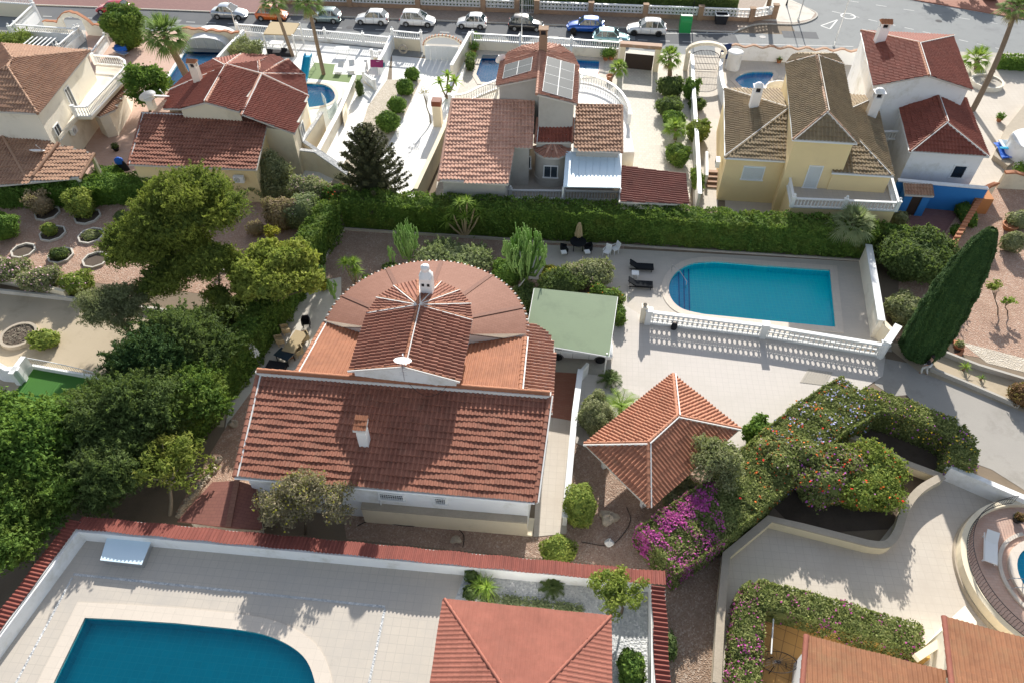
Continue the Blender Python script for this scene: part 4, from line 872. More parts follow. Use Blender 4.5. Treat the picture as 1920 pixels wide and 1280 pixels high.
# curved shingle skirt round the apse
C2 = V(-5.67, 33.1, 0); C1 = V(-5.65, 31.5, 0); a0, a1, nf = -5, 185, 28
sk = MB(); en = MB(); sm = MB(); prev = None
for i in range(nf+1):
    a = radians(a0+(a1-a0)*i/nf)+AX; o = V(C2.x+6.65*cos(a), C2.y+6.65*sin(a), 3.35); n_ = V(C1.x+3.0*cos(a), C1.y+3.0*sin(a), 5.0)
    if prev: sk.slab([prev[0], o, n_, prev[1]], .1)
    if i % 5 == 4 and 0 < i < nf: sm.bar(o+ez*.01, n_+ez*.01, .3, .02)
    prev = (o, n_)
    if i in (0, nf): sk.wallto([o-ez*.05, n_-ez*.05], 4.0, 1)
so = sk.build('curved_roof', ['shingle_red', 'fascia'], mh); sm.build('roof_seams', 'shingle_seam', so)
for i in range(84):
    a = radians(a0+(a1-a0)*(i+.5)/84)+AX; d = V(cos(a), sin(a), 0); p = V(C2.x, C2.y, 3.30)+d*6.5; en.tube([p+ez*.02, p+d*.30-ez*.06], [.055, .07], 6, i % 2)
en.build('eave_tiles', ['tile_orange', 'mortar'], so)
db = MB(); q = arc(C2, 6.2, a0+5-5.3, a1-5-5.3, 24); n = len(q); db.add([(p.x, p.y, 3.3) for p in q]+[(p.x, p.y, 0) for p in q], [(i, i+1, n+i+1, n+i) for i in range(n-1)]); db.build('round_wall', 'stucco_white', mh)
# central nave and cone
GL = P(654, 694, 6.0); GA = P(757, 686, 7.0); GR = P(862, 714, 6.0); KA = V(-5.66, 31.5, 7.0)
kl = V(KA.x-3.25*cos(AX), KA.y-3.25*sin(AX), 6.0); kr = V(KA.x+3.25*cos(AX), KA.y+3.25*sin(AX), 6.0)
rim = [V(KA.x+3.25*cos(AX+radians(k*180/7)), KA.y+3.25*sin(AX+radians(k*180/7)), 6.0) for k in range(8)]
fac = [dict(p=[KA, GA, GL, kl]), dict(p=[KA, kr, GR, GA])]+[dict(p=[rim[k], rim[k+1], KA], amp=.055, pitch=.24) for k in range(7)]
roof_part(mh, 'nave_roof', fac, ['tile_red', 'fascia'], ridges=[[GA, KA]]+[[rim[k], KA] for k in range(8)]+[[GL, GA], [GR, GA]], rmat='tile_orange', pitch=.26, course=.38, amp=.07, step=.05, r=.11)
nw = MB(); g = [GL+ex*.25+ey*.12, GR-ex*.25+ey*.12]; ga = GA+ey*.12-ez*.12
nw.add([tuple(g[0]-ez*.1), tuple(ga), tuple(g[1]-ez*.1), (g[1].x, g[1].y, 4.3), (g[0].x, g[0].y, 4.3)], [(0, 1, 2, 3, 4)])
ring = [g[0], g[1]]+[V(KA.x+(p.x-KA.x)*.92, KA.y+(p.y-KA.y)*.92, 6) for p in rim]; n = len(ring); nw.add([(p.x, p.y, 5.9) for p in ring]+[(p.x, p.y, 4.0) for p in ring], [(i, n+i, n+(i+1) % n, (i+1) % n) for i in range(n)]); nw.build('nave_wall', 'stucco_white', mh)
# chimneys
cb = MB(); b = P(803, 555, 6.1); cb.box(b-ez*.4, .75, .75, 2.1, AX); cb.lathe(b+ez*1.7, [(.45, 0), (.36, .25), (.20, .4), (.20, .46), (.27, .5), (.27, .75), (.1, .85)], 12)
for k in (-1, 1): cb.box(b+ex*.17*k-ey*.38+ez*1.15, .16, .04, .2, AX, 1)
cb.build('chimney', ['white', 'metal_dark'], mh)
cb = MB(); b = P(684, 828, 4.45); cb.box(b-ez*.5, .52, .52, 1.5, AX); cb.add([tuple(b+ex*i*.26*k+ey*j*.26*k+ez*(1.0+(.45 if k < 1 else 0))) for k in (1, .85) for i, j in ((-1, -1), (1, -1), (1, 1), (-1, 1))], [(0, 1, 5, 4), (1, 2, 6, 5), (2, 3, 7, 6), (3, 0, 4, 7)])
cb.box(b+ez*1.42, .66, .66, .06, AX); co_ = cb.build('chimney', 'white', mh)
cb = MB(); t = b+ez*1.5; tile_face(cb, [t-ex*.36-ey*.36, t+ex*.36-ey*.36, t+ex*.36+ey*.36+ez*.25, t-ex*.36+ey*.36+ez*.25], pitch=.2, course=.3); cb.build('chimney_cap', ['tile_orange', 'mortar'], co_)
# front wall details
q = inset([A, B, C_, D], .4); wl, wr = q[3], q[2]
for t_, w_ in ((.515, 1.35), (.69, .6), (.28, 1.2)): window(mh, wl, wr, t_, 2.3, w_, .5, grille='white')
pb = MB(); p0 = wl.lerp(wr, .40); p1 = wr; pb.bar(p0-ey*.17, p1-ey*.17, .34, 1.55, 0); pb.bar(p0-ey*.2+ez*1.55, p1-ey*.2+ez*1.55, .44, .12, 1); pb.bar(P(690, 952), P(1000, 990), 1.1, .18, 0); pb.build('plinth', ['stucco_cream', 'stone'], mh)
gb = MB(); gb.tube([D-ey*.05-ez*.08, C_-ey*.05-ez*.08], .06, 8); gb.tube([C_+ex*.12-ez*.1, B+ex*.12-ez*.1], .05, 8); gb.tube([D.lerp(C_, .47)-ez*.15, wl.lerp(wr, .47)+ez*3.2-ey*.06, wl.lerp(wr, .47)-ey*.06+ez*1.6], .045, 6); gb.build('gutter', 'white', mh)
# dish, aerial and cable on the gable
dish(GA-ey*.1, .5, (.1, .5, 1), 'white dish on the gable of the big central villa', mast=.25)
am = thing('television_aerial', tuple(GA-ey*.25-ez*.6), 'thin aerial mast with short rods under the gable dish of the central villa', 'aerial')
ab = MB(); p = GA-ey*.28-ez*.9; ab.tube([p, p+ez*1.9], .02, 5)
for k in range(6): ab.tube([p+ez*(.5+.2*k)-ex*.22, p+ez*(.5+.2*k)+ex*.22], .012, 4)
ab.build('mast', 'steel', am)
cbm = MB(); zf = lambda x, y, h=.12: P(x, y, 5.0); pts = spline([P(768, 722, 5.35), P(785, 738, 5.2), P(805, 745, 5.1), P(825, 738, 5.15), P(838, 726, 5.3)], 6); cbm.tube([p+ez*.12 for p in pts], .012, 4); tag(cbm.build('cable', 'cloth_black'), 'thin loose cable lying on the shaded villa roof below the gable', 'cable')
# right porch roof with curved edge
outl = [(984, 606), (1006, 609), (1026, 622), (1038, 642), (1041, 665), (1036, 775), (1028, 772), (966, 738), (974, 690)]
pts = []
for x, y in outl:
    p = P(x, y, 3.2); p = P(x, y, 3.3-.10*(p.x-.8)); pts.append(p)
roof_part(mh, 'porch_roof', [dict(p=pts, down=(1, -.09, -.1))], ['tile_pinkish', 'fascia'], pitch=.26, course=.2, amp=.08, step=.004)
pp = MB()
for x, y in ((1038, 650), (1035, 765)): p = P(x, y, 3.1); pp.box((p.x-.25, p.y, 0), .25, .25, 2.9, AX)
pp.build('porch_post', 'white', mh)
# low shingle roof at the left front corner
ls = thing('garden_shed', tuple(P(410, 940)), 'low shed with dark brown shingle roof below the left corner of the villa', 'shed')
r = PX([(398, 903), (482, 912), (492, 992), (332, 976)], 2.1); rd = [P(445, 900, 2.55), P(428, 988, 2.55)]
sb = MB(); sb.slab([r[0], rd[0], rd[1], r[3]][::-1], .1); sb.slab([rd[0], r[1], r[2], rd[1]][::-1], .1); so_ = sb.build('roof', 'shingle_brown', ls); s2 = MB(); s2.bar(rd[0]+ez*.02, rd[1]+ez*.02, .3, .05); s2.build('ridge_tiles', 'shingle_red', so_)
walls(ls, r, 2.0, 0, 'stucco_pale', .3)
# ================================================================ GAZEBO
gz = thing('gazebo', tuple(P(1240, 860)), 'open gazebo with terracotta hip roof on the driveway edge', 'gazebo')
L, Tp, R, Bt = PX([(1095, 831), (1262, 701), (1388, 803), (1216, 951)], 2.3); r1 = P(1270, 779, 3.5); r2 = P(1215, 829, 3.5)
roof_part(gz, 'roof', [[L, r2, r1, Tp], [Tp, r1, R], [R, r1, r2, Bt], [Bt, r2, L]], ['tile_gazebo', 'fascia'], ridges=[[L, r2], [Bt, r2], [r2, r1], [Tp, r1], [R, r1]], rmat='tile_gazebo', pitch=.24, course=.36, amp=.075, step=.045, r=.13)
for p in inset([L, Bt, R, Tp], 1.0): pb = MB(); pb.box((p.x, p.y, 0), .25, .25, 2.4, AX+.5); pb.build('post', 'stucco_white', gz)
# ================================================================ GREEN CARPORT
cp = thing('carport', tuple(P(1080, 620)), 'flat pale green carport roof over a white car', 'carport')
r = [P(1002, 540, 2.75), P(1158, 556, 2.75), P(1142, 667, 2.45), P(984, 640, 2.45)]; cm = MB(); nn = 22
for i in range(nn): a = r[0].lerp(r[3], i/nn); b = r[1].lerp(r[2], i/nn); c = r[1].lerp(r[2], (i+.95)/nn); d = r[0].lerp(r[3], (i+.95)/nn); cm.slab([d-ez*.03, c-ez*.03, b, a], .04)
cm.build('roof', 'sheet_green', cp); cm = MB()
for a, b in ((r[0], r[1]), (r[1], r[2]), (r[2], r[3]), (r[3], r[0])): cm.bar(a-ez*.14, b-ez*.14, .08, .1)
cm.build('beam', 'white', cp)
for p in inset(r, .15): cm = MB(); cm.box((p.x, p.y, 0), .1, .1, 2.5, AX); cm.build('post', 'white', cp)
# ================================================================ BOTTOM LEFT HOUSE AND RED TOPPED WALL
bh = thing('pavilion', tuple(P(980, 1290, T0)), 'pavilion with coral pink scalloped hip roof at the bottom edge', 'pavilion')
c1, c2 = PX([(833, 1122), (1146, 1154)], 4.7); c3 = P(1146, 1420, 4.7); c4 = P(785, 1420, 4.7); ap = P(975, 1335, 5.8); ap2 = P(975, 1385, 5.8)
roof_part(bh, 'roof', [[c1, ap, c2][::-1], [c2, ap, ap2, c3], [c1, c4, ap2, ap], [c3, ap2, c4]], ['tile_coral', 'fascia'], ridges=[[c1, ap], [c2, ap], [ap, ap2]], rmat='tile_coral', mortar='tile_coral', pitch=.20, course=.26, amp=.012, step=.04, r=.09, msides=())
walls(bh, [c1, c2, c3, c4], 4.6, T0, 'stucco_white', .5)
rw = thing('garden_wall', tuple(P(148, 990, 0)), 'white wall topped with crimson sheet tiles around the bottom left pool terrace', 'wall')
i0, i1, i2 = P(148, 987, 3.1), P(1222, 1090, 3.1), P(1228, 1420, 3.1); il = P(-40, 1240, 3.1)
wb = MB(); ribbon(wb, [il-ex*.05, i0, i1+ey*.05, i2], .25, 0, 3.02); wb.build('wall', 'stucco_white', rw)
wb = MB(); o0 = i0+ey*.64-ez*.1-ex*.15; o1 = i1+ey*.64-ez*.1+ex*.7
tile_face(wb, [i0-ex*.15, i1+ex*.7, o1, o0], pitch=.2, course=.8, amp=.05, step=.01, th=.05)
d = (il-i0).normalized(); s = Vector((-d.y, d.x, 0)); s = s if s.x < 0 else -s
tile_face(wb, [i0+ey*.3, i0+ey*.3+s*.8-ez*.12, il+s*.8-ez*.12, il], pitch=.2, course=.8, amp=.05, step=.01, th=.05, down=(s.x, s.y, -.15))
tile_face(wb, [i1+ez*.05-ey*.2, i1+ez*.05-ey*.2+ex*.65-ez*.08, i2+ex*.65-ez*.08, i2], pitch=.22, course=.7, amp=.07, step=.01, th=.05, down=(1, -.09, -.12)); wb.build('tile_capping', ['tile_crimson', 'mortar'], rw)
for x, y in ((365, 984), (510, 998), (575, 1004), (783, 1023), (895, 1034), (1003, 1044)):
    p = P(x, y+6, 2.85); lb = MB(); lb.lathe(p-ey*.2, [(.05, 0), (.09, .05), (.09, .12), (.04, .16)], 8); lb.build('wall_lamp', 'metal_dark', rw)
for x, y in ((90, 1065),): pass
hb = thing('hatch_box', tuple(P(238, 1040, T0)), 'low steel lidded box standing at the wall corner of the bottom left terrace', 'metal box')
q = PX([(205, 998), (285, 1004), (264, 1056), (190, 1048)], T0+.55); mb = MB(); mb.wallto([p-ez*.03 for p in q], T0+.02); mb.build('body', 'steel', hb); mb = MB(); mb.slab(list(reversed([p.lerp(sum(q, V(0, 0, 0))/4, -.05) for p in q])), .05); mb.build('lid', 'sheet_white', hb)
# ================================================================ HOUSE WITH SOLAR PANELS
h4 = thing('house', tuple(P(1000, 240)), 'house with solar panels on its central roof and a long salmon tiled left roof', 'house')
def pl(pts, zf): return [P(x, y, zf(x, y)) for x, y in pts]
z4 = lambda x, y: 6.2-2.2*(y-187)/(340-187)
lr = pl([(848, 187), (1003, 190), (999, 276), (965, 276), (953, 347), (822, 339)], z4); rr_ = pl([(1080, 197), (1166, 199), (1166, 286), (1075, 282)], z4)
roof_part(h4, 'left_roof', [list(reversed(lr))], ['tile_salmon', 'fascia'], pitch=.3, course=.42, amp=.085, step=.07, ridges=[[lr[0], lr[1]], [lr[0], lr[5]]], mortar=None, rmat='tile_salmon', r=.14)
roof_part(h4, 'right_roof', [list(reversed(rr_))], ['tile_tan', 'fascia'], pitch=.3, course=.42, amp=.085, step=.07, ridges=[[rr_[0], rr_[1]], [rr_[1], rr_[2]]], mortar=None, rmat='tile_tan', r=.14)
walls(h4, list(reversed(lr)), None, 0, 'stucco_greige', .3, drop=.2); walls(h4, list(reversed(rr_)), None, 0, 'stucco_greige', .25, 'right_wall', drop=.2)
RA = P(1013, 97, 8.4); FA1 = P(1006, 147, 8.4); FA2 = P(1006, 177, 8.4)
el = P(937, 119, 7.5); fl_ = P(931, 162, 7.5); er = P(1086, 125, 7.5); fr_ = P(1081, 196, 7.5)
rm_ = [er, P(1074, 102, 7.5), P(1050, 86, 7.5), P(1016, 80, 7.5), P(978, 88, 7.5), P(952, 100, 7.5), el]
roof_part(h4, 'tower_roof', [[RA, el, fl_, FA1], [RA, FA2, fr_, er]]+[[rm_[i], rm_[i+1], RA] for i in range(6)], ['tile_pinkish', 'fascia'], ridges=[[FA2, RA], [el, RA], [er, RA]]+[[rm_[i], RA] for i in (2, 4)], mortar=None, rmat='tile_pinkish', pitch=.3, course=.4, amp=.08, step=.05, r=.13)
tw = [fl_, FA1]+[FA2, fr_]+rm_; walls(h4, [p for p in tw], None, 3.0, 'stucco_greige', .22, 'tower_wall', drop=.2)
def panel_array(label, o, u, v, nu, nv, n_):
    t = thing('solar_panels', tuple(o), label, 'solar panels', 'solar panels on the roof')
    for i in range(nu):
        for j in range(nv):
            c0 = o+u*(i/nu)+v*(j/nv)+n_*.16; du = u/nu*.995; dv = v/nv*.995; b = MB(); b.slab([c0, c0+du, c0+du+dv, c0+dv], .04, 1); m = .03
            x0 = du.normalized()*.022; y0 = dv.normalized()*.022; z0 = n_*.006; b.add([tuple(p+z0) for p in (c0+x0+y0, c0+du-x0+y0, c0+du+dv-x0-y0, c0+dv+x0-y0)], [(0, 1, 2, 3)], 0); b.build('panel', ['solar_cell', 'white'], t)
def on(a, b, c, x, y):   # pixel onto the plane through three points
    n = (b-a).cross(c-a); o = Vector((0, 0, HC)); d = P(x, y, 0)-o; k = n.dot(a-o)/n.dot(d); return o+d*k
nr_ = (er-RA).cross(FA2-RA).normalized(); nr_ = nr_ if nr_.z > 0 else -nr_
a, b, c, d = [on(RA, FA2, er, x, y) for x, y in ((1025, 109), (1077, 124), (1070, 189), (1016, 174))]; panel_array('eight solar panels on the right slope of the tower roof', a, b-a, d-a, 2, 4, nr_)
nl_ = (fl_-RA).cross(FA1-RA).normalized(); nl_ = nl_ if nl_.z > 0 else -nl_
a, b, c, d = [on(RA, FA1, el, x, y) for x, y in ((948, 125), (1000, 110), (996, 142), (943, 151))]; panel_array('four solar panels on the left slope of the tower roof', a, b-a, d-a, 2, 2, nl_)
cb = MB(); b = P(1018, 97, 8.2); cb.box(b-ez*.3, .7, .7, 1.9, AX); cb.box(b+ez*1.6, .45, .45, .4, AX, 1); cb.box(b+ez*2.0, .85, .85, .1, AX)
for sx in (-1, 1):
    for sy in (-1, 1): cb.box(b+ex*.27*sx+ey*.27*sy+ez*1.6, .12, .12, .4, AX)
cb.build('chimney', ['stone_wall', 'metal_dark'], h4)
# middle tiled apron, round bay
ma = [P(1008, 222, 5.6), P(1074, 222, 5.6), P(1073, 268, 4.7), P(1003, 268, 4.7)]; roof_part(h4, 'apron_roof', [list(reversed(ma))], ['tile_maroon', 'fascia'], ridges=[[ma[0], ma[3]], [ma[1], ma[2]]], rmat='tile_pinkish', pitch=.3, course=.42, amp=.08, step=.06)
walls(h4, list(reversed([ma[0], ma[1], ma[2], ma[3]])), None, 0, 'stucco_greige', .12, 'centre_wall', drop=.15)
bc = P(1036, 268, 4.5); bc.z = 0; ap_ = V(bc.x, bc.y, 4.6); pr_ = arc(bc, 1.6, 180-5, 360-5, 8, 4.0)
roof_part(h4, 'bay_roof', [[pr_[i], pr_[i+1], ap_] for i in range(8)], ['tile_pinkish', 'fascia'], ridges=[[pr_[i], ap_] for i in (0, 3, 5, 8)], rmat='tile_salmon', mortar=None, pitch=.25, course=.38, amp=.07, step=.04, r=.1)
bm = MB(); q = arc(bc, 1.4, 175, 355, 16); n = len(q); bm.add([(p.x, p.y, 3.98) for p in q]+[(p.x, p.y, .9) for p in q], [(i, i+1, n+i+1, n+i) for i in range(n-1)], smooth=True)
for r_, z_ in ((1.52, 3.92), (1.48, 1.6)): q = arc(bc, r_, 175, 355, 16); ribbon(bm, q, .1, z_, z_+.08)
bm.build('bay_wall', 'stucco_greige', h4); wc = V(bc.x-ey.x*1.38, bc.y-ey.y*1.38, 0); window(h4, wc-ex*.6, wc+ex*.6, .5, 2.1, 1.15, 1.05, off=.05)
tf = MB(); q = PX([(955, 275), (1072, 275), (1165, 285), (1162, 372), (957, 372)], 1.0); tf.prism([(p.x, p.y) for p in q], 0, 1.0); tf.build('terrace_slab', 'pave_grey', h4)
wl_ = inset(list(reversed(lr)), .3); window(h4, P(963, 300, 3).lerp(P(963, 300, 3), 0), P(1003, 300, 3), .5, 2.2, 1.1, 1.1, grille=True)
bt = balustrade([P(957, 373, 1.0), P(1056, 374, 1.0), P(1161, 376, 1.0)], 1.0, .9, '', parent=h4); 
cn = thing('awning', tuple(P(1110, 340)), 'white sheet metal awning on posts beside the round bay', 'awning')
r = [P(1061, 284, 4.15), P(1166, 286, 4.15), P(1164, 352, 3.8), P(1056, 350, 3.8)]; am_ = MB()
for i in range(8): am_.slab([r[0].lerp(r[1], i/8), r[3].lerp(r[2], i/8), r[3].lerp(r[2], (i+.96)/8), r[0].lerp(r[1], (i+.96)/8)], .04)
am_.slab([p-ez*.05 for p in (r[0], r[3], r[2], r[1])], .03); am_.build('roof', 'sheet_white', cn)
for p in (r[2], r[3]): pm = MB(); pm.box((p.x, p.y, 0), .12, .12, 3.72, AX); pm.build('post', 'white', cn)
gr = [P(1166, 311, 3.3), P(1286, 326, 2.9), P(1290, 384, 2.9), P(1160, 379, 3.3)]; ga_ = thing('garage', tuple(P(1220, 360)), 'low garage with dark maroon tiled roof right of the white awning', 'garage')
roof_part(ga_, 'roof', [dict(p=list(reversed(gr)), down=(1, -.1, -.1))], ['tile_dark', 'fascia'], pitch=.3, course=.5, amp=.08, step=.02); walls(ga_, list(reversed(gr)), None, 0, 'stucco_pale', .2, drop=.2)
# curved roof terrace of the solar house
tz = 3.9; arcpx = [(843, 180), (872, 176), (900, 163), (934, 150)]; arcpx2 = [(1086, 139), (1112, 143), (1140, 154), (1162, 170), (1178, 195), (1181, 216)]
ra = [at(p, tz) for p in PX(arcpx, tz+.9)]; rb_ = [at(p, tz) for p in PX(arcpx2, tz+.9)]
sl_ = MB(); sl_.prism([(p.x, p.y) for p in spline(ra, 4)]+[(fl_.x, fl_.y-2), (ra[0].x, ra[0].y-4)], 0, tz, 0); sl_.build('terrace_wall', 'stucco_pale', h4); sl_ = MB(); sl_.prism([(p.x, p.y) for p in spline(rb_, 4)]+[(rb_[-1].x, rb_[-1].y-4.5), (er.x-1, er.y-8)], 0, tz, 0); sl_.build('terrace_wall', 'stucco_pale', h4)
fo = MB(); fo.prism([(p.x, p.y) for p in spline(rb_, 4)]+[(rb_[-1].x, rb_[-1].y-4.4), (er.x-1, er.y-7.9)], tz+.004, tz+.03); fo.build('terrace_floor', 'pave_brightwhite', h4)
balustrade(spline(ra, 3), tz, .95, 'left curved white balustrade on the terrace of the solar panel house', posts='ends', finial=False); balustrade(spline(rb_, 3), tz, .95, 'right curved white balustrade on the terrace of the solar panel house', posts='ends', finial=False)
dish(P(940, 128, 7.0), .5, (-.6, 1, .4), 'wire dish at the left eave of the solar panel roof')
# ================================================================ KHAKI ROOFED YELLOW HOUSE
h5 = thing('house', tuple(P(1510, 330)), 'yellow house with khaki brown tiled roofs and a tall middle tower', 'house')
FL, BL, PKL, FM = P(1360, 296, 4.3), P(1358, 167, 4.3), P(1481, 205, 5.9), P(1480, 303, 4.3)
FR, BR, PKR, FM2 = P(1676, 331, 4.3), P(1641, 182, 4.3), P(1566, 215, 5.9), P(1560, 324, 4.3)
bkl = P(1470, 168, 4.3)
kw = dict(pitch=.3, course=.4, amp=.075, step=.05)
roof_part(h5, 'left_roof', [[BL, FL, PKL], [FL, FM, PKL], [bkl, BL, PKL]], ['tile_khaki', 'fascia'], ridges=[[BL, PKL], [FL, PKL]], rmat='tile_khaki', r=.12, msides=(1,), **kw)
roof_part(h5, 'right_roof', [[FR, BR, PKR], [FM2, FR, PKR], [BR, P(1590, 178, 4.3), PKR]], ['tile_khaki', 'fascia'], ridges=[[BR, PKR], [FR, PKR]], rmat='tile_khaki', r=.12, msides=(1,), **kw)
walls(h5, [BL, FL, FM, at(FM, 4.3)+ey*8], 4.2, 0, 'stucco_yellow', .15); walls(h5, [at(FM2, 4.3)+ey*8, FM2, FR, BR], 4.2, 0, 'stucco_yellow', .15, 'right_wall')
tl, tr_, tbr, tbl = P(1487, 262, 7), P(1607, 269, 7), P(1581, 121, 7), P(1474, 119, 7); TF, TB = P(1551, 209, 8.3), P(1531, 104, 8.3)
roof_part(h5, 'tower_roof', [[tbl, tl, TF, TB], [tr_, tbr, TB, TF], [tl, tr_, TF], [P(1489, 101, 7), tbl, TB], [P(1566, 102, 7), P(1489, 101, 7), TB], [tbr, P(1566, 102, 7), TB]], ['tile_khaki', 'fascia'], ridges=[[TF, TB], [tl, TF], [tr_, TF], [tbl, TB], [tbr, TB]], mortar='fascia', rmat='tile_tan', r=.12, **kw)
walls(h5, [tbl, tl, tr_, tbr], 6.95, 0, 'stucco_yellow', .2, 'tower_wall')
bx = MB()
for a, b in ((tl, tr_), (tl, tbl), (tr_, tbr), (FL, FM), (FM2, FR), (FL, BL), (FR, BR)): bx.tube([a-ez*.1, b-ez*.1], .07, 6)
bx.build('gutter', 'white', h5)
w0, w1 = inset([BL, FL, FM, at(FM, 4.3)+ey*8], .15)[1:3]; window(h5, w0, w1, .5, 2.3, 1.7, 1.2, shutter='sheet_white')
q = PX([(1483, 388), (1678, 396), (1661, 335), (1474, 338)], 2.6); tm = MB(); tm.prism([(p.x, p.y) for p in q], 0, 2.5); tm.build('terrace_wall', 'stucco_yellow', h5); tm = MB(); tm.prism([(p.x, p.y) for p in q], 2.5, 2.6); tm.build('terrace_floor', 'pave_grey', h5)
w0, w1 = inset([tbl, tl, tr_, tbr], .2)[1:3]; window(h5, w0, w1, .52, 2.62, 1.05, 2.0, kind='door', shutter='sheet_white')
balustrade([q[3]-ey*.1, q[0], q[0].lerp(q[1], .5), q[1], q[2]], 2.6, .85, 'white balustrade around the front terrace of the yellow house', gap=.26)
chimney(h5, P(1412, 203, 4.9), .75, 2.2, cap='round', roofmat='stucco_white'); chimney(h5, P(1634, 212, 4.9), .8, 2.1, cap='round', roofmat='stucco_white')
ac_unit(h5, BL, FL, .82, 2.2)
tu = MB(); c = P(1470, 168, 4.3); c.z = 0
tu.lathe(c, [(1.7, 0), (1.7, 4.3), (1.6, 4.3), (1.6, 3.4)], 20); tu.build('round_balcony', 'stucco_white', h5)
# ================================================================ WHITE HOUSE WITH TWO BROWN ROOFS, BLUE WALL
h6 = thing('house', tuple(P(1740, 280)), 'white house with two brown red gabled roofs behind the blue wall', 'house')
b1, b2, b3, b4 = P(1614, 58, 6.4), P(1787, 67, 6.4), P(1823, 169, 6.4), P(1638, 162, 6.4); ra_, rf = P(1722, 81, 7.6), P(1741, 142, 7.6)
roof_part(h6, 'upper_roof', [[b1, b4, rf, ra_], [b3, b2, ra_, rf], [b2, b1, ra_]], ['tile_maroon', 'fascia'], ridges=[[rf, ra_], [b1, ra_], [b2, ra_]], rmat='tile_orange', r=.12, pitch=.28, course=.36, amp=.05, step=.035)
def gable_walls(h, a, b, c, d, apex, z0, mat, ins=.25):
    q = inset([a, b, c, d], ins); mb = MB(); n = 4; mb.add([(p.x, p.y, a.z-.12) for p in q]+[(p.x, p.y, z0) for p in q], [(i, n+i, n+(i+1) % n, (i+1) % n) for i in range(n)])
    mb.add([(q[1].x, q[1].y, a.z-.12), (q[2].x, q[2].y, a.z-.12), (apex.x+ey.x*ins, apex.y+ey.y*ins, apex.z-.2)], [(0, 1, 2)]); return mb.build('wall', mat, h)
gable_walls(h6, b1, b4, b3, b2, rf, 0, 'stucco_white')
l1, l2, l3, l4 = P(1681, 184, 4.3), P(1811, 184, 4.3), P(1855, 294, 4.3), P(1706, 284, 4.3); lf, lb = P(1775, 229, 5.6), P(1754, 168, 5.6)
roof_part(h6, 'lower_roof', [[l1, l4, lf, lb], [l3, l2, lb, lf], [l4, l3, lf]], ['tile_maroon', 'fascia'], ridges=[[lf, lb], [l4, lf], [l3, lf]], rmat='tile_red', r=.12, pitch=.28, course=.38, amp=.06, step=.045)
walls(h6, [l1, l4, l3, l2], 4.2, 0, 'stucco_white', .25, 'lower_wall'); w0, w1 = inset([l1, l4, l3, l2], .25)[1:3]; window(h6, w0, w1, .76, 2.0, 1.0, 1.1, grille=True)
chimney(h6, P(1648, 78, 6.75), .85, 1.9)
gu = MB()
for a, b in ((l4, l3), (l4, l1), (l3, l2), (b1, b4), (b3, b2)): gu.tube([a-ez*.1, b-ez*.1], .06, 6)
gu.build('gutter', 'white', h6)
pg = MB(); a = P(1660, 185, 3.0)
for i in range(8): pg.bar(a+ex*(i*.33)-ey*1.4, a+ex*(i*.33)+ey*1.2, .07, .1)
tag(pg.build('pergola', 'wood_dark'), 'dark slatted pergola between the khaki roof and the white house', 'pergola')
balustrade([P(1645, 262, 2.6), P(1678, 262, 2.6)], 2.6, .85, 'short white balcony balustrade below the dark pergola', finial=False, posts=False)
bw = thing('garden_wall', tuple(P(1700, 385)), 'bright blue painted wall with white coping below the white house', 'wall')
a, b = at(P(1684, 337, 2.5), 0), at(P(1853, 352, 2.5), 0); wm = MB(); wm.bar(a, b, .25, 2.4); wm.build('wall', 'stucco_blue', bw); wm = MB(); wm.bar(a+ez*2.4, b+ez*2.4, .4, .1); wm.build('coping', 'stucco_white', bw)
gp = thing('gatehouse', tuple(P(1715, 385)), 'small blue gate porch with brown door and tiled top in the blue wall', 'gate'); c = a.lerp(b, .2)-ey*.95
gm = MB(); gm.box(c-ex*.72, .6, .9, 2.1, AX); gm.box(c+ex*.72, .6, .9, 2.1, AX); gm.build('pillar', 'stucco_blue', gp); gm = MB(); gm.box(c, .84, .7, 2.0, AX); gm.build('door', 'wood_dark', gp)
r = [c-ex*1.15-ey*.6+ez*2.15, c+ex*1.15-ey*.6+ez*2.15, c+ex*1.15+ey*.55+ez*2.6, c-ex*1.15+ey*.55+ez*2.6]; roof_part(gp, 'roof', [r], ['tile_tan', 'fascia'], pitch=.25, course=.36, amp=.07, step=.05)
og = MB(); p = at(P(1835, 372, 1), 0); og.box(p, 1.5, 1.6, 1.5, AX); tag(og.build('planter_block', 'orange_paint'), 'orange painted block in the corner right of the blue wall', 'planter')
# ================================================================ RED ROOFED HOUSE, UPPER LEFT
h2 = thing('house', tuple(P(430, 260)), 'cream house with a fan shaped dark red tiled roof at the upper left', 'house')
f1, f2, f3, f4 = P(267, 212, 4.7), P(505, 220, 4.7), P(481, 319, 3.5), P(240, 309, 3.5)
roof_part(h2, 'front_roof', [[f4, f3, f2, f1]], ['tile_red', 'fascia'], ridges=[[f1, f2], [f1, f4]], rmat='tile_red', r=.12, pitch=.29, course=.42, amp=.085, step=.07, label=None)
walls(h2, [f1, f4, f3, f2], None, 0, 'stucco_yellow', .3, drop=.2)
c0 = P(425, 123, 6.3); g0 = P(386, 191, 6.3); c5 = P(488, 140, 5.8); gl_ = P(338, 205, 5.5); gr_ = P(449, 212, 5.5)
rmL = P(306, 205, 4.9); r_1 = P(319, 168, 4.9); r_2 = P(360, 132, 4.9); r_3 = P(402, 111, 4.9); r_4 = P(455, 102, 4.9); r_5 = P(486, 115, 5.6); r_6 = P(510, 105, 4.5); r_7 = P(541, 112, 4.5); r_8 = P(572, 141, 4.5); r_9 = P(578, 182, 4.5); r_10 = P(552, 250, 4.5); r_11 = P(452, 216, 5.5)
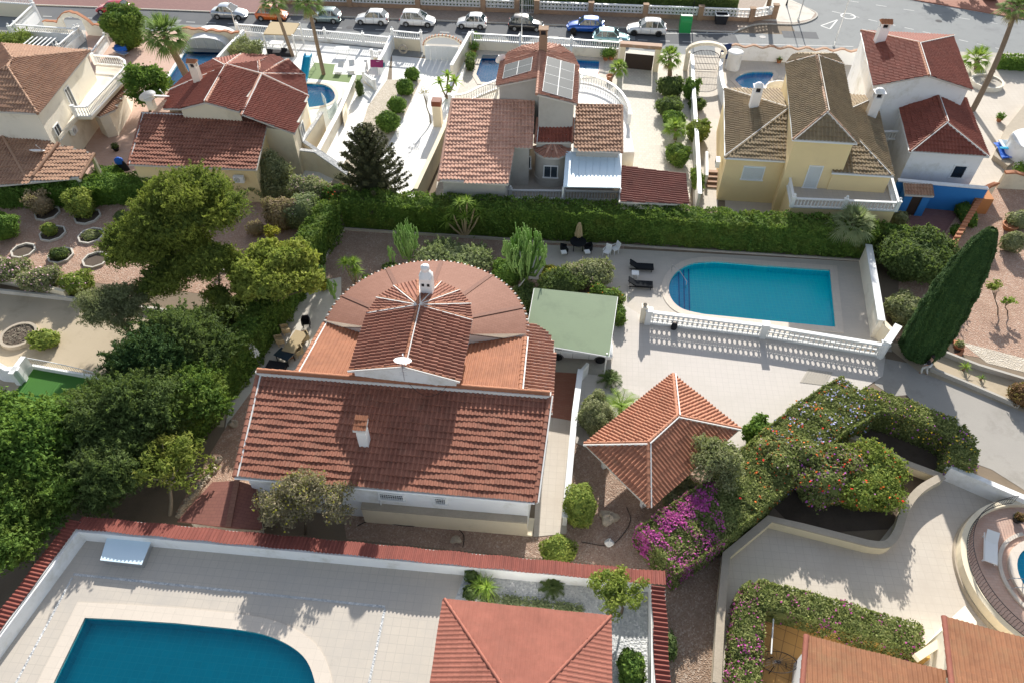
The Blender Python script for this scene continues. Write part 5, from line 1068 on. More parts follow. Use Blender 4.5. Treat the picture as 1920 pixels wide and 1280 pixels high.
roof_part(h2, 'fan_roof', [[c0, r_2, r_1], [c0, r_1, rmL, gl_, g0], [c0, r_3, r_2], [c0, r_4, r_3], [c0, r_5, r_4], [c0, g0, gr_, c5], [c0, c5, r_5], [r_5, c5, r_7, r_6][::1], [r_4, r_5, r_6], [c5, r_8, r_7], [c5, r_9, r_8], dict(p=[c5, r_11, r_10, r_9])], ['tile_maroon', 'fascia'],
    ridges=[[g0, c0], [c0, r_1], [c0, r_3], [c0, r_4], [c0, c5], [c5, r_5], [c5, r_7], [c5, r_8], [c5, r_9], [c5, r_11]], rmat='tile_pinkish', r=.12, mortar='mortar', msides=(1,), pitch=.27, course=.36, amp=.06, step=.045)
walls(h2, [rmL, gl_, gr_, r_11, r_10, r_9, r_8, r_7, r_6, r_4, r_3, r_2, r_1], 4.4, 0, 'stucco_cream', .3, 'round_wall', drop=0)
gm = MB(); gm.add([tuple(gl_+ey*.1), tuple(g0+ey*.1-ez*.1), tuple(gr_+ey*.1), (gr_.x+.01, gr_.y+.1, 4.0), (gl_.x, gl_.y+.1, 4.0)], [(0, 1, 2, 3, 4)]); gm.build('gable_wall', 'stucco_cream', h2)
chimney(h2, P(372, 152, 5.7), .7, 1.9, col='stucco_pale')
ac_unit(h2, inset([f1, f4, f3, f2], .3)[1], inset([f1, f4, f3, f2], .3)[2], .86, 2.2); ac_unit(h2, r_11-ey*.1, r_10-ey*.1, .2, 3.2)
window(h2, r_10-ex*.25+ey*.3, r_9-ex*.25-ey*.1, .45, 2.4, 1.3, 1.2)
dish(P(285, 200, 4.8), .75, (-.5, .6, .5), 'larger white dish at the left end of the red roofed cream house'); dish(P(308, 200, 4.8), .7, (.1, .5, 1), 'flat lying white dish beside the larger dish on the red roofed cream house')
cm = MB(); b = P(287, 205, 4.6); cm.box(b, .6, .5, .9, AX); cm.box(b+ez*.9, .8, .7, .08, AX); cm.build('chimney', 'stucco_pale', h2)
# ================================================================ TOP LEFT VILLA
h1 = thing('house', tuple(P(60, 200)), 'cream two storey villa with pinkish hip roof and curved balcony at the top left', 'house')
e1, e2, e3 = P(4, 82, 6), P(169, 96, 6), P(71, 214, 6); e4 = e1+(e3-e2)*1.05; t1, t2 = P(24, 110, 7.8), P(13, 125, 7.8)
roof_part(h1, 'roof', [[e3, e2, t1, t2], [e2, e1, t1], [e1, e4, t2, t1], [e4, e3, t2]], ['tile_tan', 'fascia'], ridges=[[t1, t2], [e1, t1], [e2, t1], [e3, t2], [e4, t2]], mortar=None, rmat='tile_tan', r=.13, pitch=.3, course=.42, amp=.08, step=.05)
walls(h1, [e1, e4, e3, e2], 5.9, 0, 'stucco_pale', .35)
bp_ = [at(p, 3.2) for p in PX([(172, 103), (222, 107), (233, 113), (235, 124), (162, 200), (135, 200)], 4.2)]; fm_ = MB(); fm_.prism([(p.x, p.y) for p in bp_]+[(e3.x, e3.y+1.0), (e2.x-.5, e2.y-.5)], 2.9, 3.2); fm_.build('balcony_slab', 'stucco_pale', h1)
balustrade(bp_, 3.2, 1.0, 'white balustrade round the curved balcony of the top left villa', posts='ends', finial=False, gap=.22)
pr1 = [P(241, 128, 2.8), P(240, 160, 2.6), P(214, 205, 2.5), P(188, 223, 2.4), P(163, 208, 3.0), P(236, 122, 3.0)]; roof_part(h1, 'porch_roof', [dict(p=pr1[::-1], down=(1, -.5, -.2))], ['tile_tan', 'fascia'], pitch=.28, course=.6, amp=.08, step=.03)
walls(h1, [P(236, 135, 2.6), P(232, 165, 2.6), P(205, 210, 2.6), P(180, 215, 2.6), P(165, 205, 2.6)][::1], 2.5, 0, 'stucco_pale', .2, 'porch_wall')
we2, we3 = inset([e1, e4, e3, e2], .35)[3], inset([e1, e4, e3, e2], .35)[2]; window(h1, we3, we2, .14, 2.6, .9, 1.2); window(h1, we3, we2, .5, 3.25, .9, 2.0, kind='door'); ac_unit(h1, we3, we2, .30, 2.0)
lo = thing('porch', tuple(P(60, 300)), 'low tan tiled porch roof in front of the top left villa', 'porch'); 
o1, o2, o3, o4, o5 = P(-60, 215, 3.6), P(0, 238, 3.4), P(110, 270, 3.2), P(177, 288, 2.9), P(150, 335, 2.4); o6 = P(-60, 352, 2.4)
roof_part(lo, 'roof', [[o6, o5, o4, o3, o2, o1]], ['tile_tan', 'fascia'], ridges=[[o3+ez*.1, P(62, 330, 2.6)], [P(0, 246, 3.45), P(48, 332, 2.5)], [o4, o5]], rmat='tile_tan', mortar=None, pitch=.3, course=.42, amp=.08, step=.05)
for p in (o5, P(175, 292, 2.6)): pm = MB(); pm.box((p.x-.2, p.y+.1, 0), .25, .25, 2.4, AX); pm.build('post', 'stucco_pale', lo)
dish(P(74, 293, 2.8), .6, (.1, .5, 1), 'flat white dish on the low tan porch roof', mast=.2)
# ================================================================ WALLS, GATES, RAILINGS
def lattice_wall(pts, label, h=1.15, base=.22, rows=2, mat='white', thick=.12, cell=.36, top=.14, postw=.42, group=None, basemat=None):
    pts = [Vector((p[0], p[1], 0)) for p in pts]; t = thing('garden_wall', tuple(pts[0]), label, 'wall', group)
    for k, (a, b) in enumerate(zip(pts[:-1], pts[1:])):
        bm = MB(); bm.bar(a, b, .22, base); bm.build('base', basemat or mat, t); bm = MB(); bm.bar(a+ez*(h-top), b+ez*(h-top), .28, top); bm.build('rail', mat, t)
        d = (b-a); L = d.length; d /= L; n = max(1, int(L/cell)); c = L/n; rh = (h-top-base)/rows; lb = MB(); s = Vector((-d.y, d.x, 0))
        for r in range(rows+1): lb.bar(a+ez*(base+r*rh-.015), b+ez*(base+r*rh-.015), .08, .03)
        for i in range(n):
            p = a+d*(i*c)
            lb.box(p+ez*base, .045, .08, h-top-base, tilt=(d, s, ez))
            for r in range(rows):
                q = p+d*c/2+ez*(base+(r+.5)*rh); lb.torus(q, rh*.34, .035, d, ez, 10, 4)
                for u_, v_ in ((1, 1), (1, -1), (-1, 1), (-1, -1)): lb.bar(q+d*u_*rh*.25+ez*v_*rh*.25, q+d*u_*c*.48+ez*v_*rh*.47, .05, .05)
        lb.build('lattice_panel', mat, t)
    for p in pts: pm = MB(); pm.box(p, postw, postw, h+.12, AX); pm.box(p+ez*(h+.12), postw+.1, postw+.1, .07, AX); pm.build('post', mat, t)
    return t
lattice_wall(PX([(1213, 606), (1428, 632), (1648, 668)]), 'long white lattice wall between the turquoise pool and the driveway', h=1.2, cell=.34)
pm = thing('gate_pillar', tuple(P(1204, 603)), 'pale pillar at the left end of the pool lattice wall', 'pillar'); mb = MB(); mb.box(P(1204, 603), .38, .38, 1.5, AX); mb.box(P(1204, 603)+ez*1.5, .48, .48, .08, AX); mb.build('shaft', 'stucco_pale', pm); mb = MB(); mb.lathe(P(1204, 603)+ez*1.58, [(.1, 0), (.16, .15), (.05, .3)], 8); mb.build('finial', 'stone', pm)
pm = thing('gate_pillar', tuple(P(1650, 668)), 'wide white pillar at the right end of the pool lattice wall beside the cypress', 'pillar'); mb = MB(); a = P(1646, 672); b = P(1668, 640); mb.bar(a, b, .4, 1.6); mb.build('shaft', 'stucco_white', pm); mb = MB(); mb.bar(a+ez*1.6, b+ez*1.6, .5, .07); mb.build('cap', 'white', pm)
wall([P(1614, 491), P(1625, 560), P(1636, 633)], 0, 1.7, .3, 'stucco_pale', 'cream wall closing the pool terrace on the right', cap='white', capw=.1)
wall([P(1640, 628), P(1656, 645)], 0, 1.5, .35, 'stucco_cream', 'short ochre wall stub at the lower right end of the pool terrace')
# retaining walls and kerbs
wall([P(640, 431), P(648, 432), P(960, 452)], 0, .25, .12, 'concrete', 'low concrete edging at the foot of the back hedge', name='edging', cat='edging'); wall([P(646, 432), P(600, 500), P(566, 556)], 0, .25, .12, 'concrete', 'low concrete edging beside the dark left hedge', name='edging', cat='edging')
wall([P(960, 452), P(1180, 462), P(1620, 490)], 0, .14, .12, 'concrete', 'low kerb between the pool terrace and the back hedge', name='edging', cat='edging')
wall([P(1086, 716), P(1075, 800), P(1058, 985)], 0, [1.3, 1.3, .9], .25, 'stucco_white', 'white wall between the tiled side path and the shrubs', cap='white')
wall([P(1086, 716), P(1100, 700)], 0, 1.1, .2, 'stucco_white', 'short white wall end near the cycad')
wall([P(1742, 694), P(1800, 718), P(1908, 764)], 0, .35, .18, 'kerb', 'raised kerb along the sandy bed on the lane', name='kerb_wall', cat='kerb'); wall([P(1733, 652), P(1830, 690), P(1990, 738)], 0, .4, .2, 'kerb', 'low retaining kerb below the pots and white pebbles', name='kerb_wall', cat='kerb')
# bottom right curving wall
bp = PX([(1338, 1290), (1345, 1170), (1356, 1052), (1437, 985), (1500, 1000), (1570, 1018)])+spline(PX([(1620, 1031), (1652, 1032), (1672, 1010), (1688, 965), (1715, 930), (1757, 905)]), 5)
wall(bp, 0, .75, .32, 'stucco_cream', 'low serpentine cream wall around the dark planted bed', cap='stone', capw=.05, caph=.08)
wall(PX([(1757, 905), (1690, 880), (1640, 850), (1560, 820)]), 0, .7, .3, 'stucco_cream', 'cream retaining wall in the shade of the flowering hedge', cap='stone')
a, b, c, d = P(1768, 900), P(1930, 970), P(1950, 935), P(1795, 868); wl = thing('garden_wall', tuple(a), 'broad white wall with a pot on its corner beside the lane', 'wall')
mb = MB(); ribbon(mb, [a+ey*.2, b+ey*.2, b+ex*4-ey*1.8], .35, 0, 1.25); ribbon(mb, [a+ey*.2, d], .35, 0, 1.1); mb.build('wall', 'stucco_white', wl)
pot(P(1803, 852, 1.1), .34, .55, 'round cream pot on the corner of the broad white wall', 'stucco_cream')
# round pool terrace bottom right
c7 = P(1968, 1098, 0); R7 = 4.6
mb = MB(); mb.prism([(p.x, p.y) for p in arc(c7, R7, 0, 360, 60)][:-1], 0, .62); rp = thing('round_terrace', tuple(c7), 'raised round pool terrace at the right edge', 'terrace'); mb.build('platform', 'pave_pink', rp)
mb = MB(); ribbon(mb, arc(c7, R7, 60, 300, 50), .35, 0, .9); mb.build('parapet', 'stucco_cream', rp); mb = MB(); ribbon(mb, arc(c7, R7+.18, 100, 260, 40), .18, 0, .3); mb.build('plinth', 'stone', rp)
mb = MB(); ribbon(mb, arc(c7, 2.75, 100, 290, 40), .2, .6, .72); ribbon(mb, arc(c7, 2.15, 0, 360, 40)[:-1], .4, .6, .82, closed=True); mb.build('pool_rim', 'coping', rp)
mb = MB(); mb.prism([(p.x, p.y) for p in arc(c7, 2.0, 0, 360, 40)][:-1], .6, .625); mb.build('basin', 'pool_teal', rp); mb = MB(); mb.prism([(p.x, p.y) for p in arc(c7, 1.97, 0, 360, 40)][:-1], .72, .74); mb.build('water_surface', 'water_bright', rp)
rl = thing('railing', tuple(c7), 'curved black wrought railing on the round pool terrace wall', 'railing'); 
for z in (.98, 1.75): mb = MB(); mb.tube([at(p, z) for p in arc(c7, R7-.1, 95, 235, 40)], .02, 5); mb.build('rail', 'metal_dark', rl); pts = arc(c7, R7-.1, 95, 235, 64); me = None
for p in pts:
    if me is None: mb = MB(); mb.tube([V(0, 0, 0), V(.03, 0, .25), V(-.03, 0, .5), V(0, 0, .8)], .012, 4); o = mb.build('baluster', 'metal_dark', loc=(0, 0, 0)); me = o.data; bpy.data.objects.remove(o)
    o = bpy.data.objects.new('baluster', me); COL.objects.link(o); o.parent = rl; o.location = at(p, .95)-Vector(ORG[rl.name])
# left garden walls, white fence
wall(spline(PX([(-80, 520), (0, 530), (70, 545), (130, 560)]), 3), 0, .8, .25, 'stucco_cream', 'cream retaining wall under the pink flowering strip'); wall(spline(PX([(-80, 540), (0, 549), (120, 562), (300, 585), (400, 602)]), 3), 0, .35, .2, 'concrete_pale', 'low concrete kerb at the back of the sandy yard', name='kerb_wall', cat='kerb')
wf = thing('fence', tuple(P(70, 700)), 'white barred fence above the bright green lawn', 'fence'); a, b = P(65, 690), P(190, 712); mb = MB()
mb.bar(a, b, .18, .35); mb.build('base', 'white', wf); mb = MB(); sg = [a.lerp(b, i/12)+ez*(1.05-.35*(i/12)+.12*sin(pi*i/12)) for i in range(13)]; mb.tube(sg, .03, 5); mb.build('rail', 'white', wf); mb = MB()
for i in range(26): p = a.lerp(b, i/26); mb.tube([p+ez*.35, p+ez*(1.05-.35*(i/26)+.12*sin(pi*i/26))], .018, 4)
mb.build('bars', 'white', wf); mb = MB(); mb.bar(a+ex*-.2, P(36, 722), .35, 1.2); mb.build('post', 'white', wf)
wall(spline(PX([(-60, 668), (0, 705), (20, 712), (52, 712)]), 4), 0, [1.6]*9+[1.2]*4, .35, 'stucco_white', 'thick curved white wall at the left edge')
def edged_pit(x, y, R, label, seg=8, z=0):
    c = P(x, y); t = thing('tree_pit', tuple(c), label, 'tree pit', 'edged tree pits in the pink gravel'); mb = MB(); q = arc(c, R, 10, 370, seg)[:-1]; ribbon(mb, q, .12, 0, .18, closed=True); mb.build('edging', 'concrete_pale', t)
    mb = MB(); mb.prism([(p.x, p.y) for p in arc(c, R-.06, 10, 370, seg)[:-1]], 0, .03); mb.build('soil', 'soil_dark', t); return c
for x, y, R, l in ((90, 402, 1.0, 'octagonal stone pit under the bare brown shrub'), (165, 408, 1.05, 'octagonal stone pit under the pale green shrub'), (100, 440, 1.0, 'octagonal stone pit holding a small lemon bush'), (172, 444, 1.0, 'octagonal stone pit with low herbs'), (45, 472, .9, 'shaded empty stone pit above the pink flowers'), (115, 481, .95, 'stone pit with a dark low bush'), (180, 489, .95, 'stone pit left of the big pine crown'), (425, 496, .85, 'brick edged pit under the white spiky yucca')): edged_pit(x, y, R, l)
def round_planter(x, y, R, h, label, mat='stone', fill='soil_dark'):
    c = P(x, y); t = thing('planter', tuple(c), label, 'planter'); mb = MB(); ribbon(mb, arc(c, R, 0, 360, 24)[:-1], .2, 0, h, closed=True); mb.build('rim', mat, t); mb = MB(); mb.prism([(p.x, p.y) for p in arc(c, R-.1, 0, 360, 24)[:-1]], 0, h*.7); mb.build('soil', fill, t)
round_planter(38, 632, 1.15, .3, 'round stone edged bed of dry twigs in the sandy yard'); round_planter(1780, 655, .75, .3, 'small round terracotta ring beside the cactus pot', 'terracotta')
wall([at(p, 0) for p in spline(PX([(1868, 344), (1850, 352), (1838, 372), (1815, 410), (1785, 462)], 1.4), 3)], 0, 1.3, .28, 'stucco_cream', 'wall with scalloped terracotta coping running down to the cypress', cap='terracotta', capw=.06, caph=.14)
wall([P(1868, 352)+ex*i*.8 for i in range(9)], 0, [1.5+.12*sin(i*2.2) for i in range(9)], .28, 'stucco_cream', 'cream wall with wavy terracotta top at the right edge', cap='terracotta', caph=.14)
tc = MB(); L_ = spline(PX([(1868, 344), (1850, 352), (1838, 372), (1815, 410), (1785, 462)], 1.45), 8)
for i in range(len(L_)-1): tc.tube([L_[i]-ex*.25, L_[i]+ex*.25], .09, 6)
bpy.context.view_layer.update(); tag(tc.build('coping_tiles', 'terracotta'), 'row of loose terracotta tiles along the scalloped wall top', 'roof tiles')
# back row plots -------------------------------------------------
balustrade([P(449, 66), P(545, 74), P(612, 79), P(683, 86), P(735, 91)], 0, .95, 'white street balustrade of the plot with the blue slide', wallh=.35, wallmat='stucco_white')
balustrade([P(739, 92), P(792, 97)], 0, .8, 'short white balustrade above the wall with the round niche', wallh=1.3, wallmat='stucco_cream', finial=True)
nw_ = thing('niche', tuple(P(757, 108)), 'round stone niche in the cream wall left of the garage arch', 'niche'); mb = MB(); c = P(757, 105, 0)+ez*.75+ey*1.0; mb.torus(c-ey*1.0, .42, .12, ex, ez, 16, 6); mb.build('ring', 'stone', nw_)
wall([P(737, 92), P(722, 125), P(712, 142)], 0, 1.5, .25, 'stucco_white', 'white wall dropping from the street beside the towel balcony', cap='white')
ga = thing('garage_gate', tuple(P(830, 118)), 'white panelled garage gate under a tiled arch', 'gate'); c = P(829, 114); mb = MB()
for i in range(6): mb.box(c+ex*(-1.55+.62*i), .6, .06, 1.6, AX)
mb.build('panel', 'white', ga); mb = MB(); ar = [c+ey*1.2+ex*(2.1*cos(a))+ez*(1.1+1.1*sin(a)) for a in [pi*k/14 for k in range(15)]]
for p, q in zip(ar[:-1], ar[1:]): mb.tube([p, q], .16, 7)
for k in (-1, 1): mb.box(c+ey*1.2+ex*2.1*k, .36, .36, 1.15, AX)
mb.build('arch', 'stucco_pale', ga); mb = MB()
for k in range(17): a = pi*(k+.5)/17; p = c+ey*1.2+ex*(2.22*cos(a))+ez*(1.1+1.22*sin(a)); mb.tube([p-ey*.22, p+ey*.22], .07, 6)
mb.build('arch_tiles', 'terracotta', ga)
wall([P(883, 88), P(866, 120), P(848, 152)], 0, 1.7, .25, 'stucco_pale', 'cream party wall left of the pale blue pool', cap='stucco_white')
balustrade([P(887, 93), P(975, 98), P(1070, 104), P(1160, 110)], 0, .85, 'white street balustrade above the pale blue pool', wallh=1.0, wallmat='stucco_pale', finial=True)
wall([P(846, 250), P(820, 310), P(783, 392)], 0, 2.0, .25, 'stucco_cream', 'tall cream wall between the white driveway and the solar panel house', cap='stucco_cream'); 
mb = thing('chimney_stack', tuple(P(812, 222)), 'terracotta capped masonry pillar on the cream party wall', 'pillar'); m_ = MB(); m_.box(P(822, 235), .8, .8, 2.2, AX); m_.build('shaft', 'stucco_cream', mb); m_ = MB(); m_.box(P(822, 235)+ez*2.2, .9, .9, .5, AX); m_.build('cap', 'wood_red', mb)
gt = thing('gate', tuple(P(1200, 130)), 'dark brown sliding gate between two beige pillars with lintel', 'gate'); mb = MB(); a, b = P(1170, 128), P(1222, 133); mb.bar(a, b, .08, 1.7); mb.build('panel', 'wood_dark', gt); mb = MB(); mb.box(a-ex*.35, .55, .55, 2.5, AX); mb.box(b+ex*.35, .55, .55, 2.5, AX); mb.build('pillar', 'stucco_cream', gt)
mb = MB(); mb.bar(a-ex*.7+ez*2.5, b+ex*.7+ez*2.5, .75, .35); mb.build('lintel', 'brick_step', gt)
wall([P(1293, 128), P(1296, 200), P(1302, 300), P(1306, 392)], 0, 1.5, .22, 'stucco_white', 'long white wall between the two paved entrance paths', cap='white', caph=.08)
ag = thing('gate', tuple(P(1318, 132)), 'double wrought iron gate under a low stone arch', 'gate'); c = P(1317, 133); mb = MB(); n_ = 18
for i in range(n_+1):
    x = -1.45+2.9*i/n_; mb.tube([c+ex*x+ez*.1, c+ex*x+ez*(1.5+.75*math.sqrt(max(0, 1-(x/1.5)**2)))], .022, 4)
for z in (.15, .8, 1.5): mb.tube([c-ex*1.45+ez*z, c+ex*1.45+ez*z], .03, 5)
mb.tube([c+ex*(-1.5*cos(pi*k/14))+ez*(1.5+.78*sin(pi*k/14)) for k in range(15)], .035, 5); mb.build('gate_leaf', 'metal_dark', ag); mb = MB(); ar = [c+ex*(-1.9*cos(pi*k/14))+ez*(2.0+.9*sin(pi*k/14)) for k in range(15)]
for p, q in zip(ar[:-1], ar[1:]): mb.bar(p, q+(q-p)*.1, .5, .3)
for k in (-1, 1): mb.box(c+ex*1.85*k, .45, .5, 2.0, AX)
mb.build('arch', 'stucco_pale', ag)
wall(spline([P(1352, 128), P(1346, 150), P(1350, 185), P(1364, 215)], 3), 0, 1.5, .25, 'stucco_white', 'curved white wall right of the iron gate', cap='white')
wv = [P(1366, 112).lerp(P(1600, 122), i/36) for i in range(37)]; hv = [1.55+.14*sin(i*1.25) for i in range(37)]
wt = wall(wv, 0, hv, .25, 'stucco_white', 'white street wall with wavy tan tiled top behind the tiny pool', cap='tile_tan', caph=.12)
cy = thing('round_pillar', tuple(P(1372, 128)), 'fat round white shower pillar with dark oval screen behind it', 'pillar'); mb = MB(); mb.lathe(P(1373, 129), [(.75, 0), (.75, 1.8), (.85, 1.85), (.6, 1.95)], 20); mb.build('column', 'stucco_white', cy); mb = MB(); mb.lathe(P(1366, 110), [(1.0, 0), (1.05, .8), (.8, 1.5), (.3, 1.7)], 16, sy=.3); mb.build('screen', 'navy', cy)
# top left villa walls
balustrade([P(-30, 28), P(74, 35)], 0, .9, 'white balustrade along the street at the far top left', wallh=1.6, wallmat='stucco_cream', finial=True); balustrade([P(76, 38), P(32, 82)], 0, .9, 'white side balustrade running down from the far top left corner', wallh=1.0, wallmat='stucco_white')
balustrade([P(40, 72), P(152, 80)], 0, .8, 'white balustrade behind the slatted yard of the top left villa', wallh=.8, wallmat='stucco_white'); balustrade([P(158, 78), P(120, 112)], 0, .8, 'white sloping balustrade right of the slatted yard', wallh=.8, wallmat='stucco_white')
balustrade([P(205, 85), P(180, 120)], 0, .9, 'white balustrade flight beside the blue covered barrow', wallh=.4, wallmat='stucco_white')
yp = MB(); q = P(70, 86)
for i in range(6): yp.bar(q+ex*(i*.55)+ez*1.0, q+ex*(i*.55)+ez*1.0-ey*2.2, .16, .06)
for i in (0, 5): yp.box(q+ex*i*.55-ey*1, .12, .12, 1.0, AX)
tag(yp.build('slatted_table', 'fabric_white'), 'pale slatted bench tops in the yard of the top left villa', 'pergola')
aw = thing('garden_wall', tuple(P(150, 65)), 'cream street wall with a terracotta edged arch at the top left', 'wall'); mb = MB(); a, b = P(90, 60), P(222, 70); hs = [1.2+(1.3*max(0, 1-((i-11)/6)**2) if 5 < i < 17 else 0)+.12*abs(sin(i*1.3)) for i in range(25)]; pp_ = [a.lerp(b, i/24) for i in range(25)]
ribbon(mb, pp_[:8], .3, 0, hs[:8]); ribbon(mb, pp_[14:], .3, 0, hs[14:]); ribbon(mb, pp_[7:15], .3, [h-.5 for h in hs[7:15]], hs[7:15]); mb.build('wall', 'stucco_pale', aw); mb = MB(); ribbon(mb, pp_, .42, [h+.002 for h in hs], [h+.1 for h in hs]); mb.build('coping', 'terracotta', aw)
wv = [P(348, 76).lerp(P(455, 86), i/16) for i in range(17)]; wall(wv, 0, [1.3+.22*abs(sin(i*.9)) for i in range(17)], .3, 'stucco_cream', 'scalloped terracotta topped street wall behind the pool enclosure', cap='terracotta', caph=.12)
wall([P(462, 78), P(425, 118), P(415, 130)], 0, 1.3, .2, 'stucco_white', 'white wall right of the narrow enclosed pool', cap='white')
# plot with the slide
wall([P(668, 163), P(640, 230), P(598, 310)], 0, 1.2, .25, 'stucco_pale', 'cream terrace edge wall between slide plot and gravel bed', cap='white', capw=.08)
bt_ = balustrade([P(700, 122), P(716, 124)], 0, .7, 'small white balustrade under the magenta towel', wallh=.9, wallmat='stucco_cream', finial=False); balustrade([P(688, 132), P(684, 155), P(704, 170)], 0, .9, 'white stair balustrade at the corner of the slide plot', finial=False, wallh=.2, wallmat='stucco_pale')
tw_ = MB(); a = P(694, 112, 1.7); vs = [tuple(a+ex*(i*.28)-ez*(j*.22)-ey*(.03*sin(i*2)+.12*j)) for j in range(4) for i in range(6)]; tw_.add(vs, [(j*6+i, j*6+i+1, j*6+i+7, j*6+i+6) for j in range(3) for i in range(5)]); tag(tw_.build('towel', 'towel_magenta'), 'magenta towel hung on the white balustrade', 'towel')
tw_ = MB(); a = P(704, 117, 1.3); tw_.add([tuple(a+ex*(i*.25)-ez*(j*.2)-ey*(.02*(i % 2)+.1*j)) for j in range(3) for i in range(5)], [(j*5+i, j*5+i+1, j*5+i+6, j*5+i+5) for j in range(2) for i in range(4)]); tag(tw_.build('towel', 'teal_fabric'), 'teal towel hung just below the magenta towel', 'towel')
ls_ = thing('garden_wall', tuple(P(590, 320)), 'cream stair parapet with lattice edge below the red roofed cream house', 'wall'); mb = MB(); ribbon(mb, [P(566, 318), P(600, 322), P(660, 352)], .25, 0, [2.0, 2.0, 1.2]); ribbon(mb, [P(612, 255), P(577, 305), P(640, 335)], .25, 0, [2.4, 2.2, 1.4]); mb.build('wall', 'stucco_cream', ls_); mb = MB(); ribbon(mb, [P(566, 318), P(600, 322), P(660, 352)], .35, [2.002, 2.002, 1.202], [2.12, 2.12, 1.32]); ribbon(mb, [P(612, 255), P(577, 305), P(640, 335)], .35, [2.402, 2.202, 1.402], [2.52, 2.32, 1.52]); mb.build('coping', 'gravel_white', ls_)
fg = thing('screen', tuple(P(628, 210)), 'curved blue grey panel fence at the right end of the small bright pool', 'fence'); mb = MB(); ribbon(mb, spline([P(606, 193), P(614, 205), P(618, 225), P(630, 212), P(632, 196)], 3), .05, .05, 1.1); mb.build('panel', 'clear_panel', fg)
kb_ = MB(); kb_.prism([tuple(P(x, y))[:2] for x, y in [(644, 178), (652, 190), (652, 222), (646, 238)]], 0, 1.0); tag(kb_.build('monument_slab', 'stucco_cream'), 'cream upright slab with arched end beside the terrace edge wall', 'garden wall')
# low walls seen by the yellow house path
wall([P(1322, 300), P(1322, 345)], 0, .9, .25, 'stucco_white', 'short white parapet beside the brick steps'); sp = thing('steps', tuple(P(1333, 340)), 'brown brick steps beside the yellow house', 'steps')
for i in range(4): mb = MB(); mb.box(P(1335, 332+i*6.5), 1.0, .36, .6-.15*i, AX); mb.build('step', 'brick_step', sp)
fw = round_planter(1848, 160, 1.5, .5, 'pale round fountain basin beside the leaning palm trunk', 'stucco_pale', 'concrete'); ft = MB(); ft.lathe(P(1848, 158), [(.25, 0), (.15, .5), (.6, .8), (.15, .9), (.1, 1.2), (.35, 1.4), (.08, 1.5)], 14); tag(ft.build('fountain', 'stone'), 'tiered stone fountain standing in the round basin', 'fountain')
wr = MB(); wr.lathe(P(1925, 300), [(2.2, 0), (2.2, 1.8), (2.1, 2.0)], 28); tag(wr.build('round_wall', 'stucco_white'), 'round white building corner at the right edge', 'wall'); rk = MB(); q = PX([(1920, 200), (1880, 250), (1858, 300), (1885, 320), (1935, 290)]); rk.prism([(p.x, p.y) for p in q], 0, .5); tag(rk.build('rockery', 'stone'), 'grey stone ramp curving round the white corner', 'rockery')
# ================================================================ HEDGES
base = [P(648, 430), P(780, 439), P(950, 449), P(1180, 459), P(1400, 474), P(1625, 489)]
hedge('hedge', 'tall clipped dark green hedge behind the pool and cactus garden', [p+ey*1.0 for p in base], 1.8, [2.9, 2.8, 2.95, 2.85, 2.8, 2.9], 'leaf_hedge', leaf=.10, dens=110, wob=.3)
hedge('hedge', 'dark boxy hedge running from the back hedge down past the lime green tree', [p-ex*.8 for p in PX([(648, 436), (606, 500), (576, 556), (528, 628), (470, 712), (400, 806), (330, 900)])], 1.5, [3.2, 3.0, 3.0, 3.0, 3.0, 2.8, 2.6], 'leaf_hedge', leaf=.10, dens=120, wob=.35)
hedge('hedge', 'light variegated hedge below the top left villa', [P(-90, 381), P(60, 378), P(180, 376), P(312, 366)], 2.0, 2.0, 'leaf_mid', leaf=.10, dens=120, wob=.3)
hedge('hedge', 'pale scruffy hedge strip behind the pine', [P(455, 372), P(560, 372)], 1.2, 1.5, 'leaf_olive', leaf=.09, dens=110, wob=.3)
hedge('hedge', 'clipped hedge behind the stone street wall', [V(-27.5, Yt(-27.5)+5.0, 0), V(0, Yt(0)+5, 0), V(27, Yt(27)+5, 0)], 1.8, 2.2, 'leaf_dark', leaf=.13, dens=60)
hedge('hedge', 'low bright hedge by the road at the upper right edge', [P(1868, 128), P(1990, 134)], 1.0, 1.4, 'leaf_mid', leaf=.12, dens=80)
hedge('hedge', 'purple flecked bougainvillea hedge around the ochre tiled patio', [at(p, 0) for p in PX([(1395, 1330), (1402, 1220), (1410, 1120), (1425, 1108), (1560, 1145), (1730, 1196)], 1.6)], 1.45, 1.65, 'leaf_bougain', leaf=.07, dens=280, wob=.1, shag=.015, flowers=[('flower_magenta', None, .035, .06), ('flower_magenta', lambda C: C[:, 0] < P(1440, 1200, 1.5).x, .10, .06)])
fx = lambda x, y: P(x, y, 2)
cl0, cl1 = fx(1232, 1030), fx(1350, 965)
fl = [('flower_magenta', lambda C: C[:, 0] < fx(1350, 950).x, .34, .06), ('flower_magenta', lambda C: (C[:, 0] < fx(1330, 950).x) & (C[:, 1]-(cl0.y+(C[:, 0]-cl0.x)*(cl1.y-cl0.y)/(cl1.x-cl0.x)) > .55), .9, .07), ('flower_red', lambda C: (C[:, 0] > fx(1370, 900).x) & (C[:, 0] < fx(1570, 800).x), .012, .07), ('flower_orange', lambda C: C[:, 0] > fx(1390, 880).x, .018, .07), ('flower_blue', lambda C: C[:, 0] > fx(1440, 800).x, .05, .07)]
hedge('hedge', 'big flowering hedge with magenta end blossoms reaching up beside the gazebo', [at(p, 0) for p in PX([(1232, 1030), (1300, 985), (1380, 925), (1450, 860), (1530, 790), (1612, 738)], 2.0)], 3.2, [2.1, 2.2, 2.2, 2.25, 2.25, 2.2], 'leaf_bougain', leaf=.075, dens=300, wob=.1, shag=.01, flowers=fl)
